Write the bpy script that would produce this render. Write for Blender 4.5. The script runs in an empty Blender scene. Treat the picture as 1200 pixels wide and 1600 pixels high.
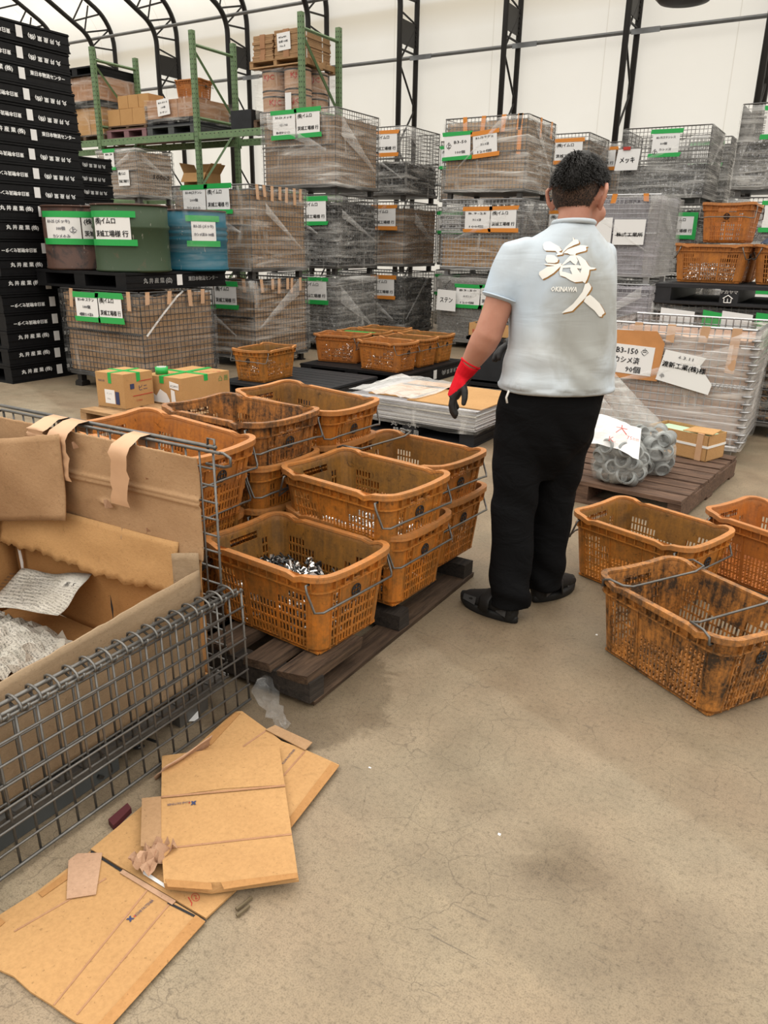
import bpy, bmesh, math, random
from mathutils import Vector, Matrix
from mathutils.bvhtree import BVHTree
random.seed(7)
R = math.radians
SC = bpy.context.scene
COL = SC.collection
# ------------------------------------------------------------------ camera, sky, exposure
# world: +X runs along the back wall to the right, +Y runs towards the back wall
F_PX, PITCH, ROLL, YAW, EYE = 1180.0, R(19.6), R(1.0), R(31.0), 1.40
fw = Vector((-math.sin(YAW), math.cos(YAW), 0)); rt = Vector((math.cos(YAW), math.sin(YAW), 0)); zz = Vector((0, 0, 1))
cf = fw * math.cos(PITCH) - zz * math.sin(PITCH); cu0 = fw * math.sin(PITCH) + zz * math.cos(PITCH)
cr = rt * math.cos(ROLL) + cu0 * math.sin(ROLL); cu = cu0 * math.cos(ROLL) - rt * math.sin(ROLL)
cam = bpy.data.cameras.new('camera'); camo = bpy.data.objects.new('camera', cam); COL.objects.link(camo)
cam.sensor_fit = 'VERTICAL'; cam.sensor_height = 36.0; cam.lens = F_PX / 1600 * 36.0; cam.clip_end = 200
m = Matrix((cr, cu, -cf)).transposed().to_4x4(); m.translation = (0, 0, EYE); camo.matrix_world = m
SC.camera = camo
SC.view_settings.view_transform = 'Standard'; SC.view_settings.look = 'None'
SC.view_settings.gamma = 1.0; SC.view_settings.use_curve_mapping = False
SC.view_settings.exposure = 1.38
SC.cycles.max_bounces = 8; SC.cycles.diffuse_bounces = 4; SC.cycles.glossy_bounces = 3
SC.cycles.transparent_max_bounces = 32; SC.cycles.transmission_bounces = 6
SC.cycles.use_denoising = True; SC.cycles.caustics_reflective = False; SC.cycles.caustics_refractive = False
SC.cycles.sample_clamp_indirect = 6.0
# daylight as the white tent roof lets it in: bright overhead, paler low down
W = bpy.data.worlds.new('daylight'); SC.world = W; W.use_nodes = True
nt = W.node_tree; nt.nodes.clear()
tc = nt.nodes.new('ShaderNodeTexCoord'); sp = nt.nodes.new('ShaderNodeSeparateXYZ'); cr_ = nt.nodes.new('ShaderNodeValToRGB')
bg = nt.nodes.new('ShaderNodeBackground'); ou = nt.nodes.new('ShaderNodeOutputWorld')
nt.links.new(tc.outputs['Generated'], sp.inputs[0]); nt.links.new(sp.outputs['Z'], cr_.inputs[0])
e = cr_.color_ramp.elements
e[0].position = 0.0; e[0].color = (0.20, 0.19, 0.172, 1)
e[1].position = 0.9; e[1].color = (1.16, 1.115, 1.035, 1)
x = e.new(0.22); x.color = (0.38, 0.365, 0.335, 1)
x = e.new(0.5); x.color = (0.87, 0.84, 0.78, 1)
nt.links.new(cr_.outputs[0], bg.inputs[0]); bg.inputs[1].default_value = 1.0
nt.links.new(bg.outputs[0], ou.inputs[0])

def pix(x, y):                                   # viewing direction of a photo pixel
    return cf + cr * ((x - 600) / F_PX) + cu * ((800 - y) / F_PX)
def on_z(x, y, z=0.0):
    d = pix(x, y); t = (z - EYE) / d.z
    return Vector((d.x * t, d.y * t, z))
# ------------------------------------------------------------------ materials
MATS = {}
def lin(c):
    return tuple(((v / 255) / 12.92 if v / 255 <= 0.04045 else ((v / 255 + 0.055) / 1.055) ** 2.4) for v in c) + (1,)
class NT:
    def __init__(s, name):
        s.m = bpy.data.materials.new(name); s.m.use_nodes = True; s.t = s.m.node_tree; s.t.nodes.clear()
        s.out = s.n('OutputMaterial'); MATS[name] = s.m
    def n(s, kind, **k):
        nd = s.t.nodes.new('ShaderNode' + kind)
        for a, v in k.items():
            if a in nd.inputs: nd.inputs[a].default_value = v
            else: setattr(nd, a, v)
        return nd
    def l(s, a, b): s.t.links.new(a, b)
    def coord(s, scale=(1, 1, 1), rot=(0, 0, 0), rnd=True):
        tc = s.n('TexCoord'); mp = s.n('Mapping'); mp.inputs['Scale'].default_value = scale; mp.inputs['Rotation'].default_value = rot
        s.l(tc.outputs['Object'], mp.inputs[0])
        if rnd:
            oi = s.n('ObjectInfo'); mu = s.n('Math', operation='MULTIPLY'); mu.inputs[1].default_value = 37.0
            s.l(oi.outputs['Random'], mu.inputs[0]); s.l(mu.outputs[0], mp.inputs['Location'])
        return mp.outputs[0]
    def noise(s, co, scale, detail=4, rough=0.55, dist=0.0):
        nd = s.n('TexNoise'); nd.inputs['Scale'].default_value = scale; nd.inputs['Detail'].default_value = detail
        nd.inputs['Roughness'].default_value = rough; nd.inputs['Distortion'].default_value = dist; s.l(co, nd.inputs['Vector']); return nd.outputs['Fac']
    def ramp(s, fac, stops, interp='LINEAR'):
        nd = s.n('ValToRGB'); nd.color_ramp.interpolation = interp; el = nd.color_ramp.elements
        while len(el) > 1: el.remove(el[-1])
        el[0].position = stops[0][0]; el[0].color = stops[0][1]
        for p, c in stops[1:]:
            k = el.new(p); k.color = c
        s.l(fac, nd.inputs[0]); return nd.outputs[0]
    def mix(s, fac, a, b, mode='MIX'):
        nd = s.n('Mix', data_type='RGBA', blend_type=mode)
        for v, i in ((fac, 0), (a, 6), (b, 7)):
            if hasattr(v, 'links') or hasattr(v, 'is_linked'): s.l(v, nd.inputs[i])
            else: nd.inputs[i].default_value = v
        return nd.outputs[2]
    def math(s, op, a, b=0.0):
        nd = s.n('Math', operation=op)
        for v, i in ((a, 0), (b, 1)):
            if hasattr(v, 'is_linked'): s.l(v, nd.inputs[i])
            else: nd.inputs[i].default_value = v
        return nd.outputs[0]
    def bsdf(s, col, rough=0.6, metal=0.0, bump=None, strength=0.3, dist=0.01, spec=0.4, **k):
        b = s.n('BsdfPrincipled')
        for v, nme in ((col, 'Base Color'), (rough, 'Roughness'), (metal, 'Metallic'), (spec, 'Specular IOR Level')):
            if hasattr(v, 'is_linked'): s.l(v, b.inputs[nme])
            else: b.inputs[nme].default_value = v
        for a, v in k.items(): b.inputs[a.replace('_', ' ')].default_value = v
        if bump is not None:
            bp = s.n('Bump'); bp.inputs['Strength'].default_value = strength; bp.inputs['Distance'].default_value = dist
            s.l(bump, bp.inputs['Height']); s.l(bp.outputs[0], b.inputs['Normal'])
        return b
    def done(s, sh): s.l(sh.outputs[0], s.out.inputs[0]); return s.m
def flat(name, c, rough=0.6, metal=0.0, spec=0.4, var=0.0, scale=8.0):
    a = NT(name)
    if var:
        f = a.noise(a.coord(), scale, 5); c2 = tuple(v * (1 - var) for v in c[:3]) + (1,)
        col = a.ramp(f, [(0.3, c2), (0.7, c)])
        return a.done(a.bsdf(col, rough, metal, spec=spec, bump=f, strength=0.15))
    return a.done(a.bsdf(c, rough, metal, spec=spec))

def mat_floor():
    a = NT('concrete'); co = a.coord(rnd=False)
    big = a.noise(co, 0.8, 5, 0.6, 0.6); mid = a.noise(co, 6, 6, 0.65); fine = a.noise(co, 70, 5, 0.75); grit = a.noise(co, 260, 3, 0.75)
    c = a.ramp(big, [(0.25, (0.212, 0.162, 0.106, 1)), (0.5, (0.262, 0.206, 0.140, 1)), (0.75, (0.308, 0.247, 0.174, 1))])
    hue = a.noise(co, 2.2, 3, 0.5); c = a.mix(0.35, c, a.ramp(hue, [(0.35, (1.08, 0.98, 0.92, 1)), (0.65, (0.94, 1.0, 0.98, 1))]), 'MULTIPLY')
    c = a.mix(0.5, c, a.ramp(mid, [(0.3, (0.66, 0.64, 0.62, 1)), (0.7, (1.15, 1.15, 1.14, 1))]), 'MULTIPLY')
    c = a.mix(0.75, c, a.ramp(fine, [(0.30, (0.5, 0.48, 0.45, 1)), (0.47, (1, 1, 1, 1)), (0.7, (1.16, 1.15, 1.12, 1))]), 'MULTIPLY')
    c = a.mix(0.6, c, a.ramp(grit, [(0.36, (0.5, 0.48, 0.45, 1)), (0.52, (1.08, 1.08, 1.08, 1))]), 'MULTIPLY')
    sep = a.n('SeparateXYZ'); a.l(co, sep.inputs[0]); X, Y = sep.outputs['X'], sep.outputs['Y']
    wob = a.math('MULTIPLY', a.math('SUBTRACT', a.noise(co, 6, 4, 0.7, 0.8), 0.5), 0.16)
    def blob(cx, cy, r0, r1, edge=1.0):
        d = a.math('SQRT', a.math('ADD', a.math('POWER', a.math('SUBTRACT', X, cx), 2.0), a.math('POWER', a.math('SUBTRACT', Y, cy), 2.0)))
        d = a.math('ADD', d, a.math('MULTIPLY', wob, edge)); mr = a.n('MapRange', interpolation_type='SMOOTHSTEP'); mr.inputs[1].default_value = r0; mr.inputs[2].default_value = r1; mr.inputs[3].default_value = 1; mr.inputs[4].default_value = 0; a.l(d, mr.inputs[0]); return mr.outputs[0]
    def line(px, py, nx, ny, w):                     # 1 on the far side of an edge of the slab pour
        d = a.math('ADD', a.math('MULTIPLY', a.math('SUBTRACT', X, px), nx), a.math('MULTIPLY', a.math('SUBTRACT', Y, py), ny)); d = a.math('ADD', d, a.math('MULTIPLY', wob, 0.25))
        mr = a.n('MapRange', interpolation_type='SMOOTHSTEP'); mr.inputs[1].default_value = -w; mr.inputs[2].default_value = w; a.l(d, mr.inputs[0]); return mr.outputs[0]
    c = a.mix(a.math('MULTIPLY', line(-0.84, 1.30, 0.29, 0.957, 0.012), 0.9), c, a.mix(1.0, c, (0.89, 0.90, 0.91, 1), 'MULTIPLY'))
    c = a.mix(a.math('MULTIPLY', line(-1.12, 2.2, 0.38, 0.925, 0.02), 0.9), c, a.mix(1.0, c, (0.88, 0.85, 0.82, 1), 'MULTIPLY'))
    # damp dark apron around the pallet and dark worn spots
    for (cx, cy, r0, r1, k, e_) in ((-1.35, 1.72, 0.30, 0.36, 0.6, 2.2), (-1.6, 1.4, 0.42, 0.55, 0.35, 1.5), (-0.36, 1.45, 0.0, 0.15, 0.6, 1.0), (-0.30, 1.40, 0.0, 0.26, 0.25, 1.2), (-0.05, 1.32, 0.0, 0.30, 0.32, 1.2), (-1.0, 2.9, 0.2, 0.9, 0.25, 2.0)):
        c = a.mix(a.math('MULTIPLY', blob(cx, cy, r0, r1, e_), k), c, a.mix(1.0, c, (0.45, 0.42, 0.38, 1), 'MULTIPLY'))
    st = a.noise(co, 1.5, 3, 0.5, 0.3); c = a.mix(a.ramp(st, [(0.57, (0, 0, 0, 1)), (0.72, (0.5, 0.5, 0.5, 1))]), c, a.mix(1.0, c, (0.6, 0.56, 0.52, 1), 'MULTIPLY'))
    # scuffs and hairline cracks
    s2 = a.noise(a.coord((3.0, 30, 1), (0, 0, 0.35), False), 3.0, 4, 0.6, 0.6); s3 = a.noise(co, 3.2, 2)
    c = a.mix(a.math('MULTIPLY', a.ramp(s2, [(0.63, (0, 0, 0, 1)), (0.70, (0.8, 0.8, 0.8, 1))]), a.ramp(s3, [(0.45, (0, 0, 0, 1)), (0.6, (1, 1, 1, 1))])), c, (0.10, 0.08, 0.058, 1))
    wv = a.n('TexNoise'); wv.inputs['Scale'].default_value = 9; wv.inputs['Detail'].default_value = 4; a.l(co, wv.inputs['Vector'])
    w2 = a.mix(0.09, co, wv.outputs['Color'], 'ADD'); crk = None
    for sc, wd, lo in ((6.0, 0.010, 0.46), (13.0, 0.014, 0.52), (1.1, 0.0022, 0.5)):
        vo = a.n('TexVoronoi', feature='DISTANCE_TO_EDGE'); vo.inputs['Scale'].default_value = sc; a.l(w2, vo.inputs['Vector']); brk = a.noise(co, 1.3 + sc * 0.1, 3)
        k = a.math('MULTIPLY', a.ramp(vo.outputs['Distance'], [(0.0, (1, 1, 1, 1)), (wd, (0, 0, 0, 1))]), a.ramp(brk, [(lo, (0, 0, 0, 1)), (lo + 0.12, (1, 1, 1, 1))])); crk = k if crk is None else a.math('MAXIMUM', crk, k)
    c = a.mix(a.math('MULTIPLY', crk, 0.42), c, (0.055, 0.04, 0.03, 1))
    bm = a.math('SUBTRACT', a.math('ADD', a.math('MULTIPLY', fine, 0.6), a.math('MULTIPLY', grit, 0.4)), a.math('MULTIPLY', crk, 0.6))
    ro = a.ramp(mid, [(0.3, (0.5, 0.5, 0.5, 1)), (0.7, (0.72, 0.72, 0.72, 1))])
    a.done(a.bsdf(c, ro, bump=bm, strength=0.25, dist=0.004, spec=0.35))
def mat_fabric():
    a = NT('tent_fabric'); co = a.coord((1, 1, 1), rnd=False)
    f = a.noise(co, 0.35, 4, 0.6, 0.3); c = a.ramp(f, [(0.3, (0.9, 0.88, 0.83, 1)), (0.7, (0.95, 0.935, 0.895, 1))])
    sep = a.n('SeparateXYZ'); a.l(co, sep.inputs[0])
    wr = a.math('PINGPONG', a.math('ADD', sep.outputs['X'], 0.35), 1.1)
    seam = a.ramp(wr, [(0.0, (1, 1, 1, 1)), (0.012, (0, 0, 0, 1))])
    c = a.mix(a.math('MULTIPLY', seam, 0.35), c, (0.42, 0.36, 0.27, 1))
    # dusty band below the eave joint
    z = sep.outputs['Z']; band = a.ramp(a.math('MULTIPLY', z, 0.1), [(0.535, (0, 0, 0, 1)), (0.575, (0.6, 0.6, 0.6, 1)), (0.585, (0.6, 0.6, 0.6, 1)), (0.592, (0, 0, 0, 1))])
    c = a.mix(band, c, (0.7, 0.63, 0.5, 1))
    wv = a.noise(a.coord((1, 1, 0.25), rnd=False), 1.3, 3)
    d = a.n('BsdfDiffuse'); t = a.n('BsdfTranslucent'); mx = a.n('MixShader'); mx.inputs[0].default_value = 0.5
    bp = a.n('Bump'); bp.inputs['Strength'].default_value = 0.12; bp.inputs['Distance'].default_value = 0.1; a.l(wv, bp.inputs['Height'])
    a.l(c, d.inputs[0]); a.l(c, t.inputs[0]); a.l(bp.outputs[0], d.inputs['Normal'])
    a.l(d.outputs[0], mx.inputs[1]); a.l(t.outputs[0], mx.inputs[2]); a.done(mx)
def mat_basket(name, clean, dirty, lo, hi, dust=0.4):
    a = NT(name); co = a.coord(); oi = a.n('ObjectInfo')
    n1 = a.noise(co, 9, 6, 0.65, 0.5); n2 = a.noise(a.coord((34, 34, 4)), 1.6, 4, 0.6); n3 = a.noise(co, 90, 4, 0.75)
    f = a.math('ADD', a.math('MULTIPLY', n1, 0.45), a.math('MULTIPLY', n2, 0.30)); f = a.math('ADD', f, a.math('MULTIPLY', n3, 0.25))
    base = a.mix(oi.outputs['Random'], clean, tuple(v * w for v, w in zip(clean[:3], (0.95, 0.84, 0.85))) + (1,))
    c = a.mix(a.ramp(f, [(lo, (0, 0, 0, 1)), (hi, (1, 1, 1, 1))]), base, dirty)
    n4 = a.noise(co, 30, 5, 0.7, 0.8); c = a.mix(a.ramp(n4, [(0.58, (0, 0, 0, 1)), (0.70, (0.8, 0.8, 0.8, 1))]), c, tuple(v * 0.35 for v in dirty[:3]) + (1,))
    sep = a.n('SeparateXYZ'); tc = a.n('TexCoord'); a.l(tc.outputs['Object'], sep.inputs[0])       # dust settled and rubbed on the rim
    rim = a.math('MULTIPLY', a.ramp(a.math('ADD', sep.outputs['Z'], a.math('MULTIPLY', a.math('SUBTRACT', n3, 0.5), 0.06)), [(0.268, (0, 0, 0, 1)), (0.288, (1, 1, 1, 1))]), dust)
    c = a.mix(rim, c, (0.46, 0.215, 0.085, 1))
    a.done(a.bsdf(c, a.ramp(n1, [(0.3, (0.42, 0.42, 0.42, 1)), (0.7, (0.7, 0.7, 0.7, 1))]), bump=n3, strength=0.35, dist=0.003))
def mat_card(name, c1, c2, dirt=0.3):
    a = NT(name); co = a.coord()
    n1 = a.noise(co, 3.5, 5, 0.6, 0.4); n2 = a.noise(co, 40, 4, 0.7); cor = a.noise(a.coord((1, 1, 60)), 3, 2)
    c = a.ramp(n1, [(0.28, c2), (0.7, c1)])
    st = a.noise(co, 9, 5, 0.7, 1.0); c = a.mix(a.ramp(st, [(0.6, (0, 0, 0, 1)), (0.75, (dirt, dirt, dirt, 1))]), c, tuple(v * 0.4 for v in c2[:3]) + (1,))
    fb = a.noise(a.coord((60, 60, 220)), 1.5, 3, 0.7); c = a.mix(0.35, c, a.ramp(fb, [(0.35, (0.72, 0.7, 0.68, 1)), (0.6, (1.06, 1.06, 1.06, 1))]), 'MULTIPLY'); sk = a.noise(co, 120, 2, 0.6); c = a.mix(a.ramp(sk, [(0.66, (0, 0, 0, 1)), (0.72, (0.5, 0.5, 0.5, 1))]), c, tuple(v * 0.45 for v in c2[:3]) + (1,))
    bm = a.math('ADD', a.math('MULTIPLY', n2, 0.5), a.math('MULTIPLY', n1, 1.0))
    a.done(a.bsdf(c, 0.8, bump=bm, strength=0.35, dist=0.012, spec=0.2))
def mat_wood(name, c1, c2, sc=(3, 40, 40)):
    a = NT(name); co = a.coord(sc); n1 = a.noise(co, 1.6, 6, 0.65, 0.6); n2 = a.noise(a.coord(), 6, 5, 0.6)
    c = a.ramp(n1, [(0.3, c2), (0.68, c1)]); c = a.mix(0.6, c, a.ramp(n2, [(0.3, (0.45, 0.43, 0.42, 1)), (0.65, (1.1, 1.1, 1.1, 1))]), 'MULTIPLY')
    a.done(a.bsdf(c, 0.75, bump=n1, strength=0.6, dist=0.006, spec=0.25))
def mat_film(name, base, streak, tint=(0.9, 0.88, 0.84, 1), rot=0.5):
    a = NT(name); tcn = a.coord((0.7, 0.7, 9), (rot, rot * 0.6, 0)); n1 = a.noise(tcn, 1.6, 4, 0.6, 0.9); n2 = a.noise(a.coord((7, 7, 1.6), (0.4, -0.7, 0.2)), 0.9, 3, 0.55, 0.8)
    f = a.ramp(n1, [(0.45, (base, base, base, 1)), (0.62, (streak * 0.55,) * 3 + (1,)), (0.72, (streak,) * 3 + (1,))])
    f2 = a.ramp(n2, [(0.55, (0, 0, 0, 1)), (0.75, (streak * 0.8,) * 3 + (1,))]); br = a.noise(a.coord(), 1.1, 2, 0.5); f = a.math('MAXIMUM', f, f2); f = a.math('MULTIPLY', f, a.ramp(br, [(0.3, (0.55, 0.55, 0.55, 1)), (0.65, (1.25, 1.25, 1.25, 1))]))
    tr = a.n('BsdfTransparent'); pb = a.bsdf(tint, 0.22, bump=a.math('ADD', n1, n2), strength=0.8, dist=0.02, spec=0.6)
    mx = a.n('MixShader'); a.l(f, mx.inputs[0]); a.l(tr.outputs[0], mx.inputs[1]); a.l(pb.outputs[0], mx.inputs[2]); a.done(mx)
def mat_steelheap(name, c1, c2, sc=40):
    a = NT(name); co = a.coord(); v = a.n('TexVoronoi'); v.inputs['Scale'].default_value = sc; a.l(co, v.inputs['Vector'])
    n = a.noise(co, sc * 0.7, 3, 0.6, 2.0); c = a.mix(v.outputs['Color'], c1, c2); c = a.mix(a.ramp(n, [(0.4, (1, 1, 1, 1)), (0.55, (0, 0, 0, 1))]), c, (0.015, 0.015, 0.016, 1))
    a.done(a.bsdf(c, 0.35, 0.75, bump=a.math('ADD', v.outputs['Distance'], n), strength=1.0, dist=0.05))
def mat_newsprint():
    a = NT('newsprint'); co = a.coord(); n = a.noise(co, 14, 5, 0.6); sep = a.n('SeparateXYZ'); a.l(co, sep.inputs[0])
    rows = a.math('PINGPONG', a.math('ADD', sep.outputs['Y'], a.math('MULTIPLY', n, 0.03)), 0.0055); txt = a.noise(a.coord((130, 60, 60)), 3.0, 3, 0.7)
    k = a.math('MULTIPLY', a.ramp(rows, [(0.0018, (0, 0, 0, 1)), (0.0026, (1, 1, 1, 1))]), a.ramp(txt, [(0.48, (0, 0, 0, 1)), (0.55, (1, 1, 1, 1))])); k = a.math('MULTIPLY', k, a.ramp(a.noise(co, 5, 2), [(0.38, (0, 0, 0, 1)), (0.45, (1, 1, 1, 1))]))
    c = a.mix(a.math('MULTIPLY', k, 0.75), a.ramp(n, [(0.3, (0.42, 0.39, 0.33, 1)), (0.7, (0.60, 0.57, 0.51, 1))]), (0.06, 0.055, 0.05, 1)); a.done(a.bsdf(c, 0.9, spec=0.1))
def mat_shirt():
    a = NT('shirt_cotton'); co = a.coord(rnd=False); n2 = a.noise(co, 600, 2, 0.5); w = a.noise(a.coord((5, 5, 1.3), (0.0, 0.25, 0.0), False), 1.6, 3, 0.5, 0.6); w2 = a.noise(a.coord((2, 2, 9), (0.0, 0.35, 0.0), False), 1.8, 3, 0.5, 0.8)
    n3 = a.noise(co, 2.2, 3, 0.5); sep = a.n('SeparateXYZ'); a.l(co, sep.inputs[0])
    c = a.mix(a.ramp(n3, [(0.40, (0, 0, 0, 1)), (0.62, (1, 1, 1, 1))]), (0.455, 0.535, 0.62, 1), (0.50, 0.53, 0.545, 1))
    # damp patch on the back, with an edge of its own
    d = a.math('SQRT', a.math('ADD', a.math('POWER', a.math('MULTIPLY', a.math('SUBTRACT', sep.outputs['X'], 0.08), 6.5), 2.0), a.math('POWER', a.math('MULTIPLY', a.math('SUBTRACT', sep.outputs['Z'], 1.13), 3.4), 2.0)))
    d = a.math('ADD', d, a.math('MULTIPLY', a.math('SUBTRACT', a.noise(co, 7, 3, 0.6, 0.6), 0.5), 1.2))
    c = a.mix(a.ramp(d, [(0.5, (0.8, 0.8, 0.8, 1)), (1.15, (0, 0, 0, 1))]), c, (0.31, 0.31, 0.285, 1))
    b = a.math('ADD', a.math('MULTIPLY', w, 1.0), a.math('ADD', a.math('MULTIPLY', w2, 0.3), a.math('MULTIPLY', n2, 0.015)))
    a.done(a.bsdf(c, 0.85, bump=b, strength=0.42, dist=0.03, spec=0.1))
def mat_cloth(name, c, strength=0.5, sc=(3, 3, 5), d=0.03):
    a = NT(name); w = a.noise(a.coord(sc, (0.2, 0.5, 0.3), False), 2.2, 4, 0.55, 1.2)
    a.done(a.bsdf(c, 0.85, bump=w, strength=strength, dist=d, spec=0.08))
def mat_skin():
    a = NT('skin'); co = a.coord(rnd=False); n1 = a.noise(co, 9, 4, 0.6); n2 = a.noise(co, 160, 2)
    c = a.ramp(n1, [(0.3, (0.37, 0.165, 0.11, 1)), (0.7, (0.47, 0.235, 0.165, 1))])
    a.done(a.bsdf(c, 0.55, bump=n2, strength=0.1, dist=0.002, spec=0.35, Subsurface_Weight=0.08))
def mat_rack():
    a = NT('rack_green'); co = a.coord(rnd=False); n = a.noise(co, 14, 5, 0.7, 0.4)
    c = a.ramp(n, [(0.35, (0.10, 0.165, 0.075, 1)), (0.6, (0.135, 0.215, 0.105, 1)), (0.78, (0.22, 0.13, 0.07, 1))])
    a.done(a.bsdf(c, 0.5))
def mat_drum(name, c, rust, amt):
    a = NT(name); co = a.coord(); n = a.noise(co, 5, 6, 0.7, 0.6); n2 = a.noise(a.coord((8, 8, 2)), 3, 4, 0.6, 1)
    cc = a.mix(a.ramp(n, [(amt, (0, 0, 0, 1)), (amt + 0.12, (1, 1, 1, 1))]), c, rust)
    cc = a.mix(a.ramp(n2, [(0.66, (0, 0, 0, 1)), (0.7, (0.5, 0.5, 0.5, 1))]), cc, (0.5, 0.46, 0.4, 1))
    a.done(a.bsdf(cc, 0.5, 0.0, bump=n, strength=0.2, spec=0.2))
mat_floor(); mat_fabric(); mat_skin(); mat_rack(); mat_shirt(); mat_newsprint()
mat_basket('basket_orange', (0.54, 0.195, 0.025, 1), (0.21, 0.092, 0.02, 1), 0.40, 0.60)
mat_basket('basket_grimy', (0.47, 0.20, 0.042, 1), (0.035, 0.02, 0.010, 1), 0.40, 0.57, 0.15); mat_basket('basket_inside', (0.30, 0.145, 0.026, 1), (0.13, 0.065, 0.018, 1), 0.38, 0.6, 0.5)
mat_basket('basket_clean', (0.47, 0.168, 0.028, 1), (0.24, 0.09, 0.025, 1), 0.42, 0.62)
mat_card('cardboard', (0.47, 0.272, 0.115, 1), (0.41, 0.23, 0.095, 1), 0.35)
mat_card('cardboard_old', (0.40, 0.25, 0.135, 1), (0.33, 0.195, 0.10, 1), 0.35)
mat_card('cardboard_grey', (0.34, 0.245, 0.155, 1), (0.27, 0.19, 0.115, 1), 0.3)
mat_card('cardboard_inner', (0.42, 0.22, 0.085, 1), (0.34, 0.17, 0.06, 1), 0.3)
mat_card('cardboard_red', (0.40, 0.22, 0.12, 1), (0.33, 0.17, 0.09, 1), 0.3)
mat_card('cardboard_drum', (0.46, 0.29, 0.19, 1), (0.40, 0.24, 0.15, 1), 0.15)
mat_wood('wood_old', (0.19, 0.12, 0.075, 1), (0.055, 0.032, 0.02, 1))
mat_wood('wood_old_along', (0.115, 0.072, 0.045, 1), (0.025, 0.016, 0.011, 1), (40, 3, 40))
mat_wood('wood_black', (0.045, 0.035, 0.028, 1), (0.012, 0.010, 0.009, 1), (40, 3, 40))
mat_wood('wood_new', (0.45, 0.28, 0.14, 1), (0.30, 0.17, 0.08, 1))
mat_wood('wood_deck', (0.17, 0.10, 0.065, 1), (0.05, 0.03, 0.022, 1), (3, 40, 40))
mat_film('film', 0.03, 0.42); mat_film('film_heavy', 0.10, 0.6); mat_film('film_grey', 0.28, 0.62, (0.5, 0.48, 0.45, 1), 0.9)
mat_film('film_lilac', 0.14, 0.55, (0.62, 0.58, 0.64, 1), 0.3); mat_film('film_clear', 0.03, 0.22, (0.85, 0.85, 0.84, 1)); mat_film('film_bag', 0.16, 0.62, (0.72, 0.73, 0.70, 1), 1.2)
mat_film('film_pull', 0.16, 0.5, (0.9, 0.89, 0.87, 1), 0.1); mat_film('film_thick', 0.16, 0.75, (0.85, 0.80, 0.76, 1), 0.25); mat_film('film_white', 0.45, 0.85, (0.86, 0.85, 0.83, 1))
mat_steelheap('steel_dark', (0.07, 0.07, 0.07, 1), (0.34, 0.34, 0.34, 1), 15); mat_steelheap('steel_bright', (0.12, 0.12, 0.14, 1), (0.85, 0.85, 0.88, 1), 20)
mat_steelheap('steel_brown', (0.12, 0.07, 0.04, 1), (0.4, 0.22, 0.1, 1), 16)
flat('wire_front', (0.17, 0.163, 0.152, 1), 0.42, 0.6, var=0.35, scale=30); flat('envelope_orange', (0.56, 0.25, 0.085, 1), 0.6, var=0.2); flat('wire_steel', (0.12, 0.115, 0.11, 1), 0.42, 0.6, var=0.3); flat('wire_dark', (0.045, 0.042, 0.04, 1), 0.5, 0.6, var=0.3); flat('wire_bright', (0.45, 0.45, 0.46, 1), 0.35, 0.8, var=0.2)
flat('steel_black', (0.018, 0.016, 0.015, 1), 0.45, 0.2); flat('purlin_grey', (0.26, 0.27, 0.28, 1), 0.5, 0.5, var=0.2)
flat('plastic_black', (0.008, 0.008, 0.009, 1), 0.55, spec=0.18, var=0.35, scale=20); flat('plastic_dark', (0.022, 0.023, 0.026, 1), 0.55, spec=0.2, var=0.3)
flat('plastic_mauve', (0.22, 0.11, 0.12, 1), 0.6, var=0.2); flat('plastic_grey', (0.07, 0.075, 0.075, 1), 0.6, var=0.3)
flat('paper', (0.74, 0.73, 0.72, 1), 0.85, spec=0.2); flat('paper_dirty', (0.5, 0.47, 0.42, 1), 0.85, spec=0.2, var=0.35, scale=14)
flat('tape_green', (0.02, 0.34, 0.07, 1), 0.4); flat('tape_orange', (0.62, 0.22, 0.03, 1), 0.45); flat('tape_kraft', (0.55, 0.33, 0.19, 1), 0.5, var=0.15)
flat('ink_black', (0.012, 0.012, 0.014, 1), 0.7); flat('ink_grey', (0.16, 0.16, 0.18, 1), 0.7); flat('ink_white', (0.78, 0.78, 0.77, 1), 0.6); flat('ink_red', (0.42, 0.035, 0.025, 1), 0.7); flat('ink_navy', (0.03, 0.04, 0.10, 1), 0.7)
flat('ink_gold', (0.30, 0.145, 0.03, 1), 0.6); flat('ink_green', (0.05, 0.22, 0.06, 1), 0.7); flat('print_white', (0.80, 0.79, 0.75, 1), 0.6)
mat_drum('drum_brown', (0.075, 0.04, 0.03, 1), (0.03, 0.022, 0.02, 1), 0.5); mat_drum('drum_green', (0.04, 0.062, 0.034, 1), (0.09, 0.065, 0.04, 1), 0.6); mat_drum('drum_blue', (0.006, 0.10, 0.15, 1), (0.03, 0.05, 0.05, 1), 0.62)
mat_cloth('trousers_black', (0.0045, 0.0045, 0.005, 1), 0.4); flat('hair_black', (0.009, 0.0075, 0.0065, 1), 0.55, spec=0.25); flat('hair_stubble', (0.10, 0.058, 0.04, 1), 0.8, var=0.6, scale=220)
mat_cloth('glove_red', (0.60, 0.012, 0.022, 1), 0.3, (12, 12, 12), 0.008); flat('glove_black', (0.016, 0.015, 0.015, 1), 0.6, var=0.2); flat('shoe_black', (0.014, 0.0135, 0.013, 1), 0.6, spec=0.25, var=0.25); flat('shoe_grey', (0.055, 0.055, 0.055, 1), 0.6, var=0.2); flat('eye_white', (0.7, 0.68, 0.65, 1), 0.3)
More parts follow.
